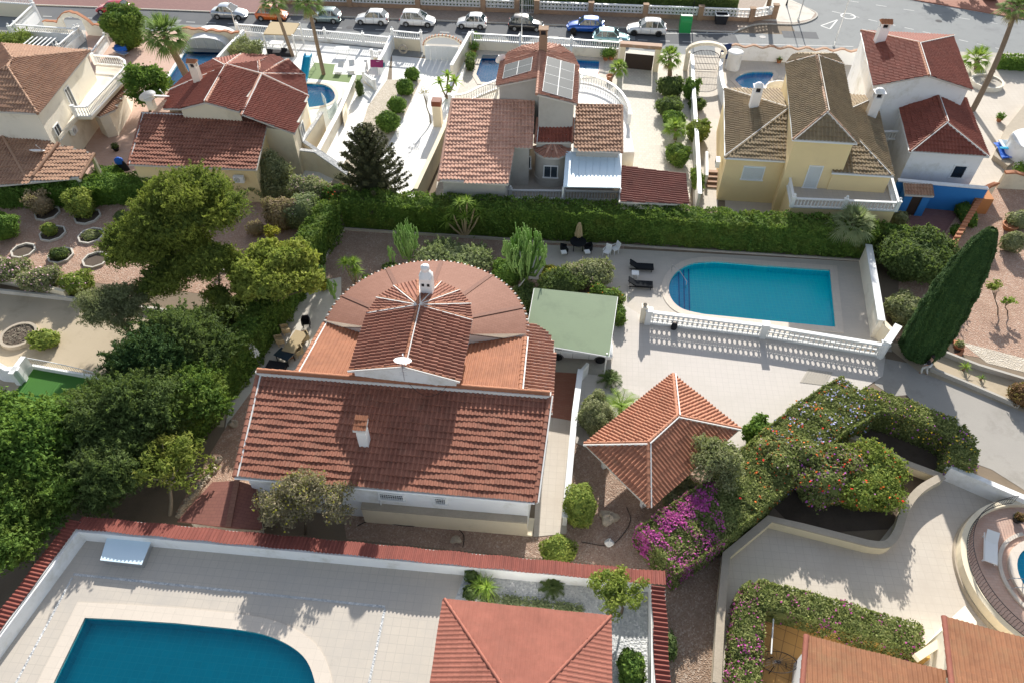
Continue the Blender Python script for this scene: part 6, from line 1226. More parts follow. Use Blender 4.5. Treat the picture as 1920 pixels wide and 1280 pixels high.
hedge('hedge', 'clipped flowering hedge along the lane ending in a rounded corner', [at(p, 0) for p in PX([(1620, 742), (1700, 765), (1790, 800), (1812, 830), (1806, 862)], 2.0)], 1.55, [2.1, 2.1, 2.0, 2.0, 1.9], 'leaf_bougain', leaf=.07, dens=300, wob=.08, shag=.01, flowers=[('flower_purple', None, .025, .06), ('flower_yellow', None, .02, .06)])
bush('flowering_shrub', 'grey green shrub with purple and red blossoms left of the lime green round shrub', at(P(1545, 900, 1.1), 0), (1.8, 1.7, 2.3), 'leaf_bougain', leaf=.075, dens=230, n=12, flowers=[('flower_orange', .012, .07), ('flower_red', .01, .07), ('flower_purple', .03, .07)])
bush('flowering_shrub', 'huge rounded yellow green shrub at the inside of the curving wall', at(P(1622, 905, 1.1), 0), (2.0, 1.9, 2.3), 'leaf_lime', leaf=.075, dens=230, n=12, flowers=[('flower_orange', .004, .07), ('flower_red', .004, .07), ('flower_purple', .005, .07), ('flower_yellow', .006, .06)])
bush('flowering_shrub', 'pinkish flowered shrub mass between the gazebo hedge and the yellow green shrub', at(P(1462, 862, 1.4), 0), (1.5, 1.1, 2.4), 'leaf_bougain', leaf=.08, dens=220, n=10, flowers=[('flower_pink', .01, .06), ('flower_red', .006, .07), ('flower_orange', .007, .07), ('flower_purple', .004, .07)])
tree('shrub_tree', 'grey green airy shrub overlapping the right corner of the gazebo roof', P(1345, 925), P(1345, 868, 2.6), (1.9, 1.6, 1.6), 46, 'leaf_olive', cat='shrub', leaf=.08, dens=110, tr=.06, core=False, rs=(.16, .28), inner=.1); bush('shrub', 'grey green shrub under the bottom corner of the gazebo', P(1280, 950), (1.3, 1.0, 1.5), 'leaf_olive', leaf=.08, dens=180, n=5)
# ================================================================ TREES
def px_tree(name, label, bx, by, cx, cy, cz, R, n, mat, **k): return tree(name, label, P(bx, by), P(cx, cy, cz), R, n, mat, **k)
pc = []
rr2 = random.Random(5)
def mass(cx, cy, cz, R, n, r0, r1, flat=.6):
    c = P(cx, cy, cz)
    for i in range(n):
        a = rr2.random()*6.28; k = rr2.random()**.5; r = rr2.uniform(r0, r1); pc.append((c.x+R[0]*k*cos(a), c.y+R[1]*k*sin(a), c.z+R[2]*(1-k*k)*rr2.uniform(.2, 1), r, r*flat))
mass(352, 395, 6.4, (3.0, 2.8, 2.0), 34, .8, 1.4); mass(262, 468, 4.6, (2.0, 1.6, 1.2), 12, .7, 1.1); mass(330, 520, 4.0, (1.9, 1.4, 1.0), 10, .6, 1.0); mass(415, 560, 3.0, (.9, .8, .6), 4, .5, .7); mass(300, 455, 5.0, (3.0, 2.4, 1.2), 20, .7, 1.1); mass(395, 500, 4.2, (2.0, 1.6, 1.2), 16, .6, 1.0)
t = tree('pine_tree', 'big umbrella pine with bright green crown and leaning bare trunk', P(457, 562), P(370, 420, 6.2), (3, 3, 2), 1, 'leaf_pine', clumps=pc, leaf=.11, dens=150, tr=.24, trunk='bark_pale', limbs=12, asp=.35, core=True)
px_tree('tree', 'bright lime green feathery tree left of the villa', 490, 640, 522, 520, 3.6, (3.1, 3.0, 2.2), 60, 'leaf_feather', leaf=.12, dens=110, rs=(.17, .28), tr=.14)
px_tree('olive_tree', 'silvery olive tree overhanging the sandy yard', 250, 640, 215, 575, 3.0, (2.6, 2.2, 1.7), 28, 'leaf_olive', leaf=.09, dens=140, rs=(.26, .38), tr=.18, trunk='wood_dark', asp=.3)
px_tree('conifer', 'dark spreading conifer right of the olive tree', 335, 740, 345, 655, 3.0, (2.8, 2.3, 2.2), 34, 'leaf_dark', leaf=.1, dens=120, asp=.35); px_tree('conifer', 'grey green ragged conifer above the green lawn', 290, 770, 290, 690, 3.4, (2.2, 2.0, 2.4), 30, 'leaf_cypress', leaf=.1, dens=120, asp=.35)
px_tree('conifer', 'dark conifer in the middle of the left thicket', 260, 870, 245, 775, 3.4, (3.0, 2.6, 2.3), 36, 'leaf_dark', leaf=.1, dens=110, asp=.35); px_tree('conifer', 'green conifer between the left thicket and the hedge', 355, 830, 355, 750, 2.6, (2.3, 2.0, 1.9), 30, 'leaf_hedge', leaf=.1, dens=120)
px_tree('broadleaf_tree', 'large glossy dark leaved tree at the left edge', 50, 930, 45, 835, 3.4, (3.7, 3.1, 2.4), 56, 'leaf_mid', leaf=.11, dens=120, rs=(.22, .34)); px_tree('broadleaf_tree', 'broad glossy tree just below the green lawn', 160, 880, 135, 800, 2.8, (2.3, 2.0, 1.7), 30, 'leaf_mid', leaf=.11, dens=120)
px_tree('conifer', 'dark green conifer above the crimson wall corner', 200, 960, 205, 885, 2.6, (3.0, 2.3, 1.9), 34, 'leaf_dark', leaf=.1, dens=120, asp=.35); px_tree('conifer', 'green conifer behind the left end of the crimson wall', 60, 1010, 62, 950, 2.6, (3.0, 2.2, 1.9), 34, 'leaf_hedge', leaf=.1, dens=130, asp=.4); px_tree('conifer', 'conifer at the bottom left edge outside the crimson wall', -20, 1130, -8, 1040, 2.6, (2.5, 2.1, 1.8), 28, 'leaf_hedge', leaf=.09, dens=140)
px_tree('conifer', 'low dark conifer filling the gap above the left wall corner', 130, 930, 130, 850, 2.4, (2.8, 2.1, 1.7), 30, 'leaf_dark', leaf=.1, dens=120, asp=.35)
px_tree('loquat_tree', 'open branched tree with large yellowing leaves beside the dark shingle shed', 318, 965, 325, 872, 3.3, (2.7, 2.0, 1.6), 60, 'leaf_loquat', leaf=.13, dens=26, rs=(.14, .22), inner=.2, limbs=16, core=False, tr=.1, trunk='bark_pale', asp=.4)
px_tree('small_tree', 'silvery yellow airy tree against the front wall of the villa', 572, 1000, 572, 945, 3.5, (2.9, 1.6, 1.7), 70, 'leaf_straw', leaf=.07, dens=75, rs=(.15, .26), tr=.08, core=False, inner=.1, limbs=12, flowers=[('leaf_yellow', .06, .06)])
# dark monkey puzzle like conifer
b = P(706, 385); t = thing('conifer', tuple(b), 'dark spiky conifer with upturned branches beside the white driveway', 'tree'); tb = MB(); tb.tube([b, b+ez*7.4], [.16, .03], 7); tb.build('trunk', 'bark', t); cb = MB(); C = []; Nn = []
for i in range(120):
    f = (i/120)**.85; z = .4+f*6.9; L = 3.2*(1-f)**.7+.3; a = i*2.399; d = Vector((cos(a), sin(a), 0)); n_ = int(85*L+24); s = RN.random(n_)**.7; q = np.array(b)[None]+np.array([0, 0, z])+np.outer(s*L, np.array(d))+np.outer(.75*s**2.0*min(L, 1.6), [0, 0, 1.])+RN.normal(size=(n_, 3))*.10*(1.1-.5*s)[:, None]; C.append(q); Nn.append(np.tile(np.array([d.x*.5, d.y*.5, .8]), (n_, 1)))
    tb = None
leaves(cb, np.concatenate(C), np.concatenate(Nn), .12, .4, .6); 
for z, r in ((1.0, 1.8), (2.4, 1.35), (3.8, .9), (5.0, .5)): ico_core(cb, (b.x, b.y, z), (r, r, 1.1))
cb.build('crown', 'leaf_conifer', t)
# cypress
b = P(1716, 668); t = thing('cypress_tree', tuple(b), 'very tall dark cypress rising beside the pool wall', 'tree'); tb = MB(); tb.tube([b-ez*.1, b+ez*9.5], [.2, .04], 8); tb.build('trunk', 'bark', t); cb = MB(); Hh_ = 10.9; n_ = 60000; z = RN.random(n_)**.9; prof = lambda z: 1.36*np.minimum(1, (z/.10+.25)**.5)*np.clip(1-((z-.28)/.74).clip(0)**2.1, 0, 1)**.62
a = RN.random(n_)*2*pi; rr_a = prof(z)*(1+.05*np.sin(a*9+z*6)+.04*np.sin(z*40+a*4)+.03*np.sin(a*23+z*11))*(1-.07*RN.random(n_)); C = np.stack([b.x+rr_a*np.cos(a), b.y+rr_a*np.sin(a), z*Hh_+.15], 1); C += RN.normal(size=C.shape)*.03; leaves(cb, C, np.stack([np.cos(a), np.sin(a), np.full(n_, .45)], 1), .085, .4, .6)
zs = np.linspace(0, 1, 24); cb.lathe(b, [(max(.02, float(prof(np.array([q]))[0])*.9), float(q)*Hh_+.15) for q in zs], 20); cb.build('crown', 'leaf_cypress', t)
# palms
palm('palm_tree', 'leafy fan palm leaning over the enclosed pool at the top left', P(352, 146), P(312, 66, 5.2)+V(-.2, 0, 0), .32, 46, 1.3, 1.5, w_=.08); palm('palm_tree', 'very tall slim palm rising in front of the orange car', P(549, 106), P(512, 2, 7.5), .16, 30, .8, .9); palm('palm_tree', 'very tall slim palm standing on the artificial turf', P(607, 140), P(577, 4, 8.3), .17, 32, .9, 1.0)
palm('palm_tree', 'tall leaning palm at the upper right with its crown leaving the frame', P(1823, 208), P(1907, 12, 9.5), .22, 30, .9, 1.0, bend=.3); palm('palm_tree', 'short palm between the brown gate and the iron gate', P(1256, 142), P(1256, 108, 2.4), .2, 28, .7, .8, 'leaf_brightpalm', w_=.06); palm('palm_tree', 'bushy palm on the roadside at the upper right', P(1832, 130), P(1832, 112, 1.2), .25, 26, .9, 1.0, 'leaf_brightpalm', w_=.06, dead=0)
palm('palm_tree', 'pale fan palm in front of the right end of the back hedge', P(1578, 474), P(1600, 420, 3.0), .16, 40, .9, 1.05, 'leaf_grey', w_=.06, dead=4); palm('palm_tree', 'small palm among the shrubs of the narrow planting bed', P(1266, 262), P(1266, 240, 1.6), .14, 24, .6, .8, 'leaf_brightpalm', dead=0); palm('palm_tree', 'thick palm trunk on the street corner pavement', P(1440, 17), P(1458, -70, 7), .22, 24, .8, .9)
pot(P(1143, 152), .4, .6, 'terracotta pot of the small palm beside the pale blue pool', plant=None); palm('palm_tree', 'small bright potted palm beside the pale blue pool', P(1143, 152, .5), P(1160, 128, 1.8), .08, 22, .5, .7, 'leaf_brightpalm', dead=0, w_=.06)
spiky('yucca', 'many headed yucca in front of the back hedge', P(872, 445), [(-.9, .1, 2.4), (-.3, .3, 3.2), (.3, .1, 3.5), (.9, .2, 2.9), (-1.4, 0, 1.6), (.1, -.3, 2.3), (1.3, .1, 2.3)], 46, .85, .035, 'leaf_brightpalm', cat='yucca', trunk='straw'); spiky('yucca', 'twin headed bright yucca at the edge of the mauve gravel', P(668, 538), [(-.5, .1, 2.3), (.25, -.1, 1.7), (.1, .3, 2.2)], 80, .75, .04, 'leaf_brightpalm', cat='yucca')
spiky('yucca', 'white silvery yucca in the brick edged pit', P(425, 496), [(0, 0, .8)], 60, .7, .03, 'leaf_grey', cat='yucca'); spiky('dracaena', 'small bright dracaena in the left sandy bed by the lane', P(1806, 694), [(0, 0, .4)], 30, .55, .035, 'leaf_brightpalm', cat='plant')
spiky('agave', 'tiny agave right of the bright dracaena in the sandy bed', P(1838, 712), [(0, 0, .25)], 14, .4, .035, 'leaf_mid', cat='plant')
feather('cycad', 'dark cycad beside the end of the carport', P(1143, 716), .35, 26, .95, 'leaf_dark', cat='cycad'); feather('cycad', 'dark cycad in the white gravel inside the crimson wall', P(1035, 1102, T0), .2, 26, .75, 'leaf_dark', cat='cycad'); feather('palm_tree', 'young bright feather palm behind the left corner of the gazebo', P(1163, 770), .5, 16, 1.7, 'leaf_brightpalm')
spiky('cordyline', 'pale cordyline with fountain of leaves in the white gravel', P(908, 1108, T0), [(-.2, .1, .5), (.15, -.1, .7)], 70, .85, .02, 'leaf_brightpalm', droop=.5, cat='plant')
# candelabra cactus
def cactus(label, base, arms, h, sp, seed, mat='leaf_cactus', r=.06):
    q = random.Random(seed); base = Vector(base); t = thing('cactus', tuple(base), label, 'cactus'); mb = MB(); mb.tube([base-ez*.05, base+ez*h*.35], [r*1.8, r*1.5], 7)
    for i in range(arms):
        a = q.random()*6.28; k = sp*q.random()**.6; o = base+Vector((cos(a)*k, sin(a)*k, 0)); z0 = h*q.uniform(.15, .4); m = base.lerp(o, .6)+ez*z0; top = o+ez*h*q.uniform(.7, 1.02)*(1-.25*k/sp); c = q.uniform(.1, .9)
        n0 = mb.n; mb.tube([base+ez*z0*.6, m, o+ez*(z0+.35*h), top], [r*.8, r, r*.95, r*.55], 6)
        for _ in range(3): f = q.uniform(.3, .8); s = (o+ez*(z0+.2*h)).lerp(top, f); mb.tube([s, s+Vector((q.uniform(-.18, .18), q.uniform(-.18, .18), .15)), s+Vector((q.uniform(-.2, .2), q.uniform(-.2, .2), h*.24))], [r*.7, r*.8, r*.45], 5)
        mb.c[-1] = mb.c[-1]
    mb.build('arms', mat, t)
cactus('large candelabra cactus left of the closed pale parasol', P(985, 527), 60, 4.7, 1.8, 3, r=.08); cactus('candelabra cactus behind the left side of the round roof', P(768, 492), 40, 3.7, 1.0, 8); cactus('thin few armed cactus left of the candelabra cactus', P(735, 500), 5, 2.2, .35, 2); cactus('small thin cactus by the left gravel edge', P(612, 530), 5, 2.0, .3, 6); cactus('thin cactus stems left of the twin headed yucca', P(628, 560), 6, 2.0, .35, 9)
# ================================================================ SHRUBS
def bx(name, label, x, y, *r, **k): return bush(name, label, P(x, y, *r[:-2]), *r[-2:], **k)
bx('shrub', 'wide grey green shrub behind the round roof', 852, 505, (2.5, 1.3, 1.7), 'leaf_grey', n=14, leaf=.09, dens=120); bx('shrub', 'dense green shrub left of the large candelabra cactus', 950, 528, (1.2, 1.0, 1.5), 'leaf_mid', n=4); bx('shrub', 'yellow variegated shrub above the carport', 1036, 532, (.9, .8, 1.4), 'leaf_yellow', n=4); bx('oleander', 'pale flowering oleander above the carport roof', 1100, 532, (1.7, 1.1, 1.8), 'leaf_olive', n=8, flowers=[('flower_pink', .02, .06)])
bx('hedge_shrub', 'dark clipped shrub bank directly behind the carport', 1050, 556, (1.6, .8, 1.7), 'leaf_dark', n=6); bx('hedge_shrub', 'dark leafy shrub at the back right corner of the carport', 1135, 578, (1.2, .9, 1.5), 'leaf_hedge', n=6, flowers=[('flower_orange', .02, .05)]); bx('shrub', 'dark shrub between the round roof and the carport', 985, 575, (.9, 1.3, 1.4), 'leaf_dark', n=4); bx('shrub', 'narrow shrub strip along the right side of the carport', 1160, 600, (.45, 1.0, 1.0), 'leaf_hedge')
bx('shrub', 'small yellow tufted shrub on the gravel left of the round roof', 610, 540, (.45, .45, .5), 'leaf_yellow'); bx('shrub', 'low dark shrub by the thin cactus', 735, 508, (.8, .5, .6), 'leaf_dark'); bx('shrub', 'low green shrub in front of the twin headed yucca', 690, 530, (.5, .4, .6), 'leaf_mid')
bx('shrub', 'tall pale green clipped shrub by the porch wall', 1112, 800, (1.0, 1.2, 2.3), 'leaf_olive', n=6, leaf=.07, dens=200); bx('shrub', 'bright yellow green clipped shrub right of the side path', 1085, 965, (.95, 1.25, 2.1), 'leaf_lime', leaf=.07, dens=220); bx('shrub', 'round clipped shrub at the crimson wall below the side path', 1046, 1040, (1.0, .8, 1.3), 'leaf_lime', leaf=.07, dens=220)
bx('shrub', 'glossy star leaved shrub between gazebo and flowering hedge', 1422, 822, (1.0, .9, 1.2), 'leaf_mid', leaf=.12, n=4, dens=90)
bx('shrub', 'big dark shrub right of the pool wall', 1707, 512, (2.6, 2.0, 2.6), 'leaf_dark', n=18, leaf=.1, dens=130); bx('shrub', 'smaller grey green shrub between pool wall and cypress', 1690, 600, (1.35, 1.3, 1.8), 'leaf_olive', n=8); bx('shrub', 'shrub behind the pale fan palm at the hedge end', 1655, 470, (1.4, 1.0, 2.2), 'leaf_hedge', n=5)
bx('topiary', 'round grey green topiary tree on the pink gravel', 1890, 468, (.85, .8, 1.5), 'leaf_olive'); bx('shrub', 'bare looking shrub in a pot at the right edge', 1905, 425, (1.1, .9, 1.3), 'leaf_olive', dens=60); bx('shrub', 'sparse leafy shrub with flowers beside the scalloped wall', 1806, 412, (.6, 1.6, 1.1), 'leaf_mid', flowers=[('flower_yellow', .03, .05)]); bx('shrub', 'small plant under the scalloped wall end', 1790, 440, (.5, .6, .8), 'leaf_mid')
px_tree('sapling', 'thin leaning sapling with leafy ends on the pink gravel', 1872, 592, 1862, 540, 1.5, (.7, .5, .7), 8, 'leaf_lime', leaf=.1, dens=60, rs=(.25, .35), core=False, tr=.04); px_tree('sapling', 'small bright leaved sapling right of the thin sapling', 1890, 590, 1888, 568, 1.0, (.5, .4, .4), 5, 'leaf_brightpalm', leaf=.1, dens=80, core=False, tr=.04)
bx('shrub', 'brown dry shrub at the right edge beside the kerb', 1915, 752, (1.0, 1.0, 1.3), 'leaf_brown', n=3); bx('shrub', 'round dark bush in the passage outside the crimson wall', 1250, 1215, (.45, .7, 1.0), 'leaf_dark'); bx('shrub', 'dark green upright shrub in the white gravel right of the coral roof', 1180, 1262, T0, (.65, .9, 1.3), 'leaf_hedge', leaf=.09, dens=160)
tree('lemon_tree', 'pale leaved lemon tree in front of the crimson wall corner', P(1165, 1150, T0), P(1158, 1112, T0+1.7), (1.7, 1.4, .9), 40, 'leaf_lime', leaf=.08, dens=90, rs=(.18, .28), tr=.06, core=False, inner=.1); bx('shrub', 'small clipped dark shrub near the crimson wall', 885, 1085, T0, (.38, .35, .7), 'leaf_dark'); bx('shrub', 'second small dark shrub just above the coral roof', 884, 1115, T0, (.4, .4, .6), 'leaf_dark')
gcb = MB(); n_ = 5000; x = RN.random(n_); a = np.array(P(905, 1122, T0)); b_ = np.array(P(1095, 1145, T0)); C = a+(b_-a)*x[:, None]+np.array([0, 0, 1])*(RN.random(n_)*.22)[:, None]+RN.normal(size=(n_, 3))*[.1, .14, 0.02]; C = C[np.sin(x[:n_]*25)+.7*np.sin(x[:n_]*61) > -.5]; leaves(gcb, C, np.tile([0, 0, 1.], (len(C), 1)), .06); tag(gcb.build('ground_cover', 'leaf_grey'), 'low grey ground cover at the foot of the coral roofed pavilion', 'ground cover', kind='stuff')
# left gardens
bx('shrub', 'round clipped orange tree at the left edge', 12, 445, (1.35, 1.2, 2.0), 'leaf_mid', n=6); bx('shrub', 'pale green open shrub in its stone pit', 162, 405, (1.1, .9, 2.0), 'leaf_lime', n=8, dens=70); bx('shrub', 'brown almost bare shrub in its stone pit', 85, 400, (1.0, .8, 1.8), 'leaf_dry', n=4, dens=50); bx('shrub', 'young lemon bush in its stone pit', 98, 440, (.6, .5, 1.0), 'leaf_lime'); bx('shrub', 'low herbs in the stone pit right of the lemon bush', 172, 444, (.7, .6, .35), 'leaf_olive', dens=160); bx('shrub', 'dark low bush in its stone pit', 115, 482, (.75, .6, .7), 'leaf_dark'); bx('shrub', 'small dark clipped bush at the left side of the pine crown', 236, 416, (.8, .6, .9), 'leaf_dark')
bx('oleander', 'pink flowering oleander at the far left of the strip', 20, 525, (1.9, .9, 1.7), 'leaf_olive', n=8, flowers=[('flower_pink', .12, .06)]); bx('oleander', 'pink flowering oleander in the middle of the strip', 85, 540, (1.5, .8, 1.6), 'leaf_olive', n=8, flowers=[('flower_pink', .09, .06)]); bx('shrub', 'green shrub ending the pink flowering strip', 150, 545, (1.3, .8, 1.4), 'leaf_lime', n=6, flowers=[('flower_pink', .02, .05)])
bx('shrub', 'bright leafy shrub in the sandy yard', 90, 645, (.95, .85, .9), 'leaf_lime', leaf=.12, n=3, dens=70); tw = MB(); c = P(38, 632)
for i in range(140): a = random.random()*6.28; k = random.random()**.5; p = c+V(cos(a)*k, sin(a)*k, .2); tw.tube([p, p+V(random.uniform(-.25, .25), random.uniform(-.2, .2), random.uniform(0, .12))], .02, 3)
tag(tw.build('dry_twigs', 'bark_pale'), 'dry twigs heaped in the round stone bed', 'twigs', kind='stuff')
bx('shrub', 'sparse twiggy shrub near the top of the lime tree', 483, 440, (.8, .6, 1.2), 'leaf_dry', dens=50); px_tree('small_tree', 'yellow leaved young tree above the lime green tree', 508, 470, 510, 440, 2.0, (.7, .6, .8), 8, 'leaf_yellow', leaf=.1, dens=100, tr=.05)
for l, x, y, R, m, f in (('dark shrub filling the shady gap right of the pine trunk', 440, 600, (1.3, 1.0, 1.6), 'leaf_dark', None), ('dark shrub in the shade below the pine', 390, 620, (1.5, 1.0, 1.4), 'leaf_dark', None), ('twiggy brown shrub left of the dark hedge corner', 535, 425, (1.4, 1.1, 2.4), 'leaf_dry', None), ('grey green oleander beside the hedge corner', 575, 425, (1.4, 1.2, 2.6), 'leaf_grey', [('flower_pink', .01, .05)]), ('pinkish flowering shrub behind the hedge corner', 590, 385, (1.6, 1.1, 2.2), 'leaf_olive', [('flower_pink', .05, .06)]), ('green shrub with red blossoms below the stair parapet', 640, 390, (1.3, 1.0, 2.0), 'leaf_mid', [('flower_red', .03, .07)]), ('olive coloured open shrub against the yellow wall', 520, 358, (1.6, .9, 3.0), 'leaf_olive', None), ('dark shrub at the foot of the spiky conifer', 665, 400, (1.6, 1.0, 1.6), 'leaf_dark', None), ('shrub with red blossoms right of the spiky conifer', 752, 398, (1.0, .8, 1.5), 'leaf_dark', [('flower_red', .03, .08)])):
    bush('shrub', l, P(x, y), R, m, n=8, leaf=.09, dens=90, flowers=f)
for l, x, y, r in (('round bush nearest the beige niche wall', 774, 150, .8), ('round clipped bush upper of three on the gravel bed edge', 760, 176, .95), ('round clipped bush in the middle of the gravel bed edge', 745, 210, .95), ('round clipped bush beside the top of the spiky conifer', 729, 244, 1.15)): bush('round_bush', l, P(x, y), (r, r*.9, r*1.5), 'leaf_mid', leaf=.1, dens=110, group='round bushes along the white driveway')
bush('tree', 'dark dense shrub tree left of the leaning fan palm', P(248, 90), (1.9, 1.7, 3.9), 'leaf_hedge', leaf=.13, dens=60, n=14, cat='tree'); px_tree('tree', 'bright clumped tree between top left villa and red roofed house', 280, 235, 278, 165, 3.0, (2.5, 2.3, 2.4), 30, 'leaf_mid', leaf=.12, dens=60, rs=(.2, .3)); bx('shrub', 'bright green shrub behind the top left villa roof', 30, 90, (2.3, 1.0, 1.4), 'leaf_lime', n=6, dens=60)
bx('shrub', 'spiky mixed shrub bed left of the white gazebo', 465, 108, (1.8, 1.5, 1.5), 'leaf_olive', n=8, dens=60); bx('shrub', 'thin dark cypress shrub at the terrace edge wall', 676, 180, (.4, .5, 1.6), 'leaf_dark')
spiky('banana_plant', 'large leaved plant left of the solar panel house', P(838, 185), [(-.6, 0, 1.8), (.2, .3, 2.4), (.9, .1, 1.9), (.3, -.6, 1.3)], 16, 1.0, .16, 'leaf_brightpalm', cat='plant', droop=.4); px_tree('bare_tree', 'bare branched tree beside the large leaved plant', 808, 232, 795, 175, 2.6, (.7, .5, .7), 10, 'leaf_dry', leaf=.08, dens=8, core=False, tr=.07, trunk='bark_pale', limbs=9)
for l, x, y, R, m in (('dark shrub under the short gate palm', 1256, 178, (1.3, 1.2, 1.7), 'leaf_dark'), ('dark shrub in the middle of the narrow bed', 1252, 215, (1.2, 1.2, 1.5), 'leaf_dark'), ('bright round shrub in the narrow bed', 1262, 238, (1.1, 1.0, 1.4), 'leaf_mid'), ('shrub at the lower end of the narrow bed', 1268, 305, (1.0, 1.4, 1.6), 'leaf_hedge'), ('tall leafy plant right of the long white wall', 1293, 185, (.8, .8, 1.8), 'leaf_mid'), ('round clipped ball on the iron gate path', 1305, 205, (.8, .75, .9), 'leaf_dark'), ('bright lime shrub right of the long white wall', 1304, 262, (1.0, 1.3, 1.7), 'leaf_lime'), ('clipped strip hedge end by the brick steps', 1305, 350, (.5, 1.6, 1.3), 'leaf_hedge'), ('climber tumbling over the party wall by the pot plants', 882, 130, (.5, .8, 1.2), 'leaf_dark'), ('small weeds on the yellow house corner', 1682, 420, (.6, .6, 1.0), 'leaf_olive'), ('flower bush in front of the garage of the top left villa', 210, 330, (1.3, .7, .8), 'leaf_mid')):
    bush('shrub', l, P(x, y), R, m, n=4, leaf=.11, dens=80)
# ================================================================ FURNITURE AND SMALL THINGS
def parasol(base, h, label, mat='fabric_white', lean=(0, 0)):
    b = Vector(base); t = thing('parasol', tuple(b), label, 'parasol'); mb = MB(); top = b+V(lean[0], lean[1], h); mb.tube([b, top], .025, 6); mb.build('pole', 'steel', t)
    mb = MB(); n = 16; ax = (top-b).normalized(); prof = [(1, .03), (.97, .10), (.8, .2), (.6, .24), (.48, .3), (.42, .17)]; vs = []
    for f, r in prof:
        for k in range(n): rr = r*(1+.35*(k % 2)-.15); vs.append(tuple(b.lerp(top, f)+V(cos(2*pi*k/n), sin(2*pi*k/n), 0)*rr))
    mb.add(vs, [(i*n+k, i*n+(k+1) % n, (i+1)*n+(k+1) % n, (i+1)*n+k) for i in range(len(prof)-1) for k in range(n)]+[tuple(range(n))]); mb.build('canopy', mat, t); mb = MB(); mb.lathe(b, [(.3, 0), (.28, .08), (.06, .12)], 12); mb.build('foot', 'concrete', t); return t
parasol(P(1083, 462), 2.4, 'closed pale parasol over the black wicker table', 'straw'); parasol(P(487, 684), 2.2, 'closed white parasol on the left patio', lean=(-.15, .1))
def lounger(loc, rz, label, frame='white', bed='fabric_white', back=35, group=None, thick=.06):
    t = thing('sun_lounger', (0, 0, 0), label, 'sun lounger', group); mb = MB(); mb.box((0, -.35, .28), .62, 1.3, thick); mb.build('seat', bed, t); mb = MB(); a = radians(back); mb.box((0, .28, .28), .62, .68, thick, tilt=(V(1, 0, 0), V(0, cos(a), sin(a)), V(0, -sin(a), cos(a)))) if False else mb.bar(V(0, .3, .28), V(0, .3+.68*cos(a), .28+.68*sin(a)), .62, thick); mb.build('backrest', bed, t)
    for sx in (-1, 1): mb = MB(); mb.bar(V(sx*.32, -1.0, .24), V(sx*.32, .85, .24), .05, .06); mb.build('side_rail', frame, t)
    for sx in (-1, 1):
        for sy in (-.85, .7): mb = MB(); mb.box((sx*.3, sy, 0), .05, .05, .26); mb.build('leg', frame, t)
    t.location = loc; t.rotation_euler = (0, 0, rz); return t
g_ = 'black loungers beside the pool'
lounger(P(1200, 505, .022), radians(85), 'black sun lounger farther from the camera beside the pool', 'metal_dark', 'black_wicker', group=g_, thick=.1); lounger(P(1198, 538, .022), radians(85), 'black sun lounger nearer the camera beside the pool', 'metal_dark', 'black_wicker', group=g_, thick=.1)
def table(loc, rz, sx, sy, h, label, top='white', leg='white', rnd=False, name='table'):
    t = thing(name, (0, 0, 0), label, 'table'); mb = MB()
    if rnd: mb.lathe((0, 0, h-.05), [(sx/2, 0), (sx/2, .05)], 20, smooth=False)
    else: mb.box((0, 0, h-.05), sx, sy, .05)
    mb.build('tabletop', top, t)
    for i in (-1, 1):
        for j in (-1, 1): mb = MB(); mb.box((i*sx*.4*(.7 if rnd else 1), j*sy*.4*(.7 if rnd else 1), 0), .05, .05, h-.05); mb.build('leg', leg, t)
    t.location = loc; t.rotation_euler = (0, 0, rz); return t
def chair(loc, rz, label, mat='white', group=None, wick=False):
    t = thing('garden_chair', (0, 0, 0), label, 'chair', group); mb = MB(); mb.box((0, 0, .4), .5, .48, .06); mb.build('seat', mat, t); mb = MB()
    if wick: ribbon(mb, [V(-.28, .25, 0), V(-.3, -.05, 0), V(-.2, -.28, 0), V(.2, -.28, 0), V(.3, -.05, 0), V(.28, .25, 0)], .05, .3, [.6, .7, .85, .85, .7, .6])
    else: mb.bar(V(0, -.24, .42), V(0, -.38, .95), .48, .04)
    mb.build('backrest', mat, t)
    if not wick:
        for s in (-1, 1): mb = MB(); mb.bar(V(s*.27, -.25, .62), V(s*.27, .22, .62), .05, .03); mb.build('armrest', mat, t)
    for s in (-1, 1):
        for u in (-1, 1): mb = MB(); mb.box((s*.22, u*.2, 0), .05, .05, .4); mb.build('leg', mat, t)
    t.location = loc; t.rotation_euler = (0, 0, rz); return t
table(P(1190, 519, .022), AX, .55, .5, .42, 'low white side table between the two black loungers', name='side_table'); table(P(1083, 466, .022), 0, 1.3, 1.3, .72, 'round black wicker table under the closed parasol', 'black_wicker', 'black_wicker', True)
g_ = 'wicker chairs round the parasol table'; chair(P(1058, 474, .022), radians(-80), 'dark wicker armchair with white cushion left of the parasol table', 'black_wicker', g_, True); chair(P(1102, 473, .022), radians(100), 'dark wicker armchair right of the parasol table', 'black_wicker', g_, True)
for i, (x, y, l) in enumerate(((1057, 474, 'white cushion on the left wicker armchair'), (1101, 473, 'white cushion on the right wicker armchair'))): mb = MB(); mb.box(P(x, y, .49), .42, .42, .09, .2); tag(mb.build('cushion', 'fabric_white'), l, 'cushion')
g_ = 'white plastic chairs by the back hedge'; chair(P(1137, 480, .022), radians(150), 'lower white plastic chair left of its partner by the pool corner', 'white', g_); chair(P(1152, 474, .022), radians(120), 'taller white reclining plastic chair near the back hedge', 'white', g_)
ch = thing('patio_table', tuple(P(553, 645)), 'long pale patio table left of the villa', 'table'); mb = MB(); a, b = P(566, 622, .72), P(540, 660, .72); mb.bar(a, b, .95, .05); mb.build('tabletop', 'straw', ch)
for p in (a, b): mb = MB(); mb.box(V(p.x, p.y, 0), .5, .1, .72, .5); mb.build('leg', 'wood', ch)
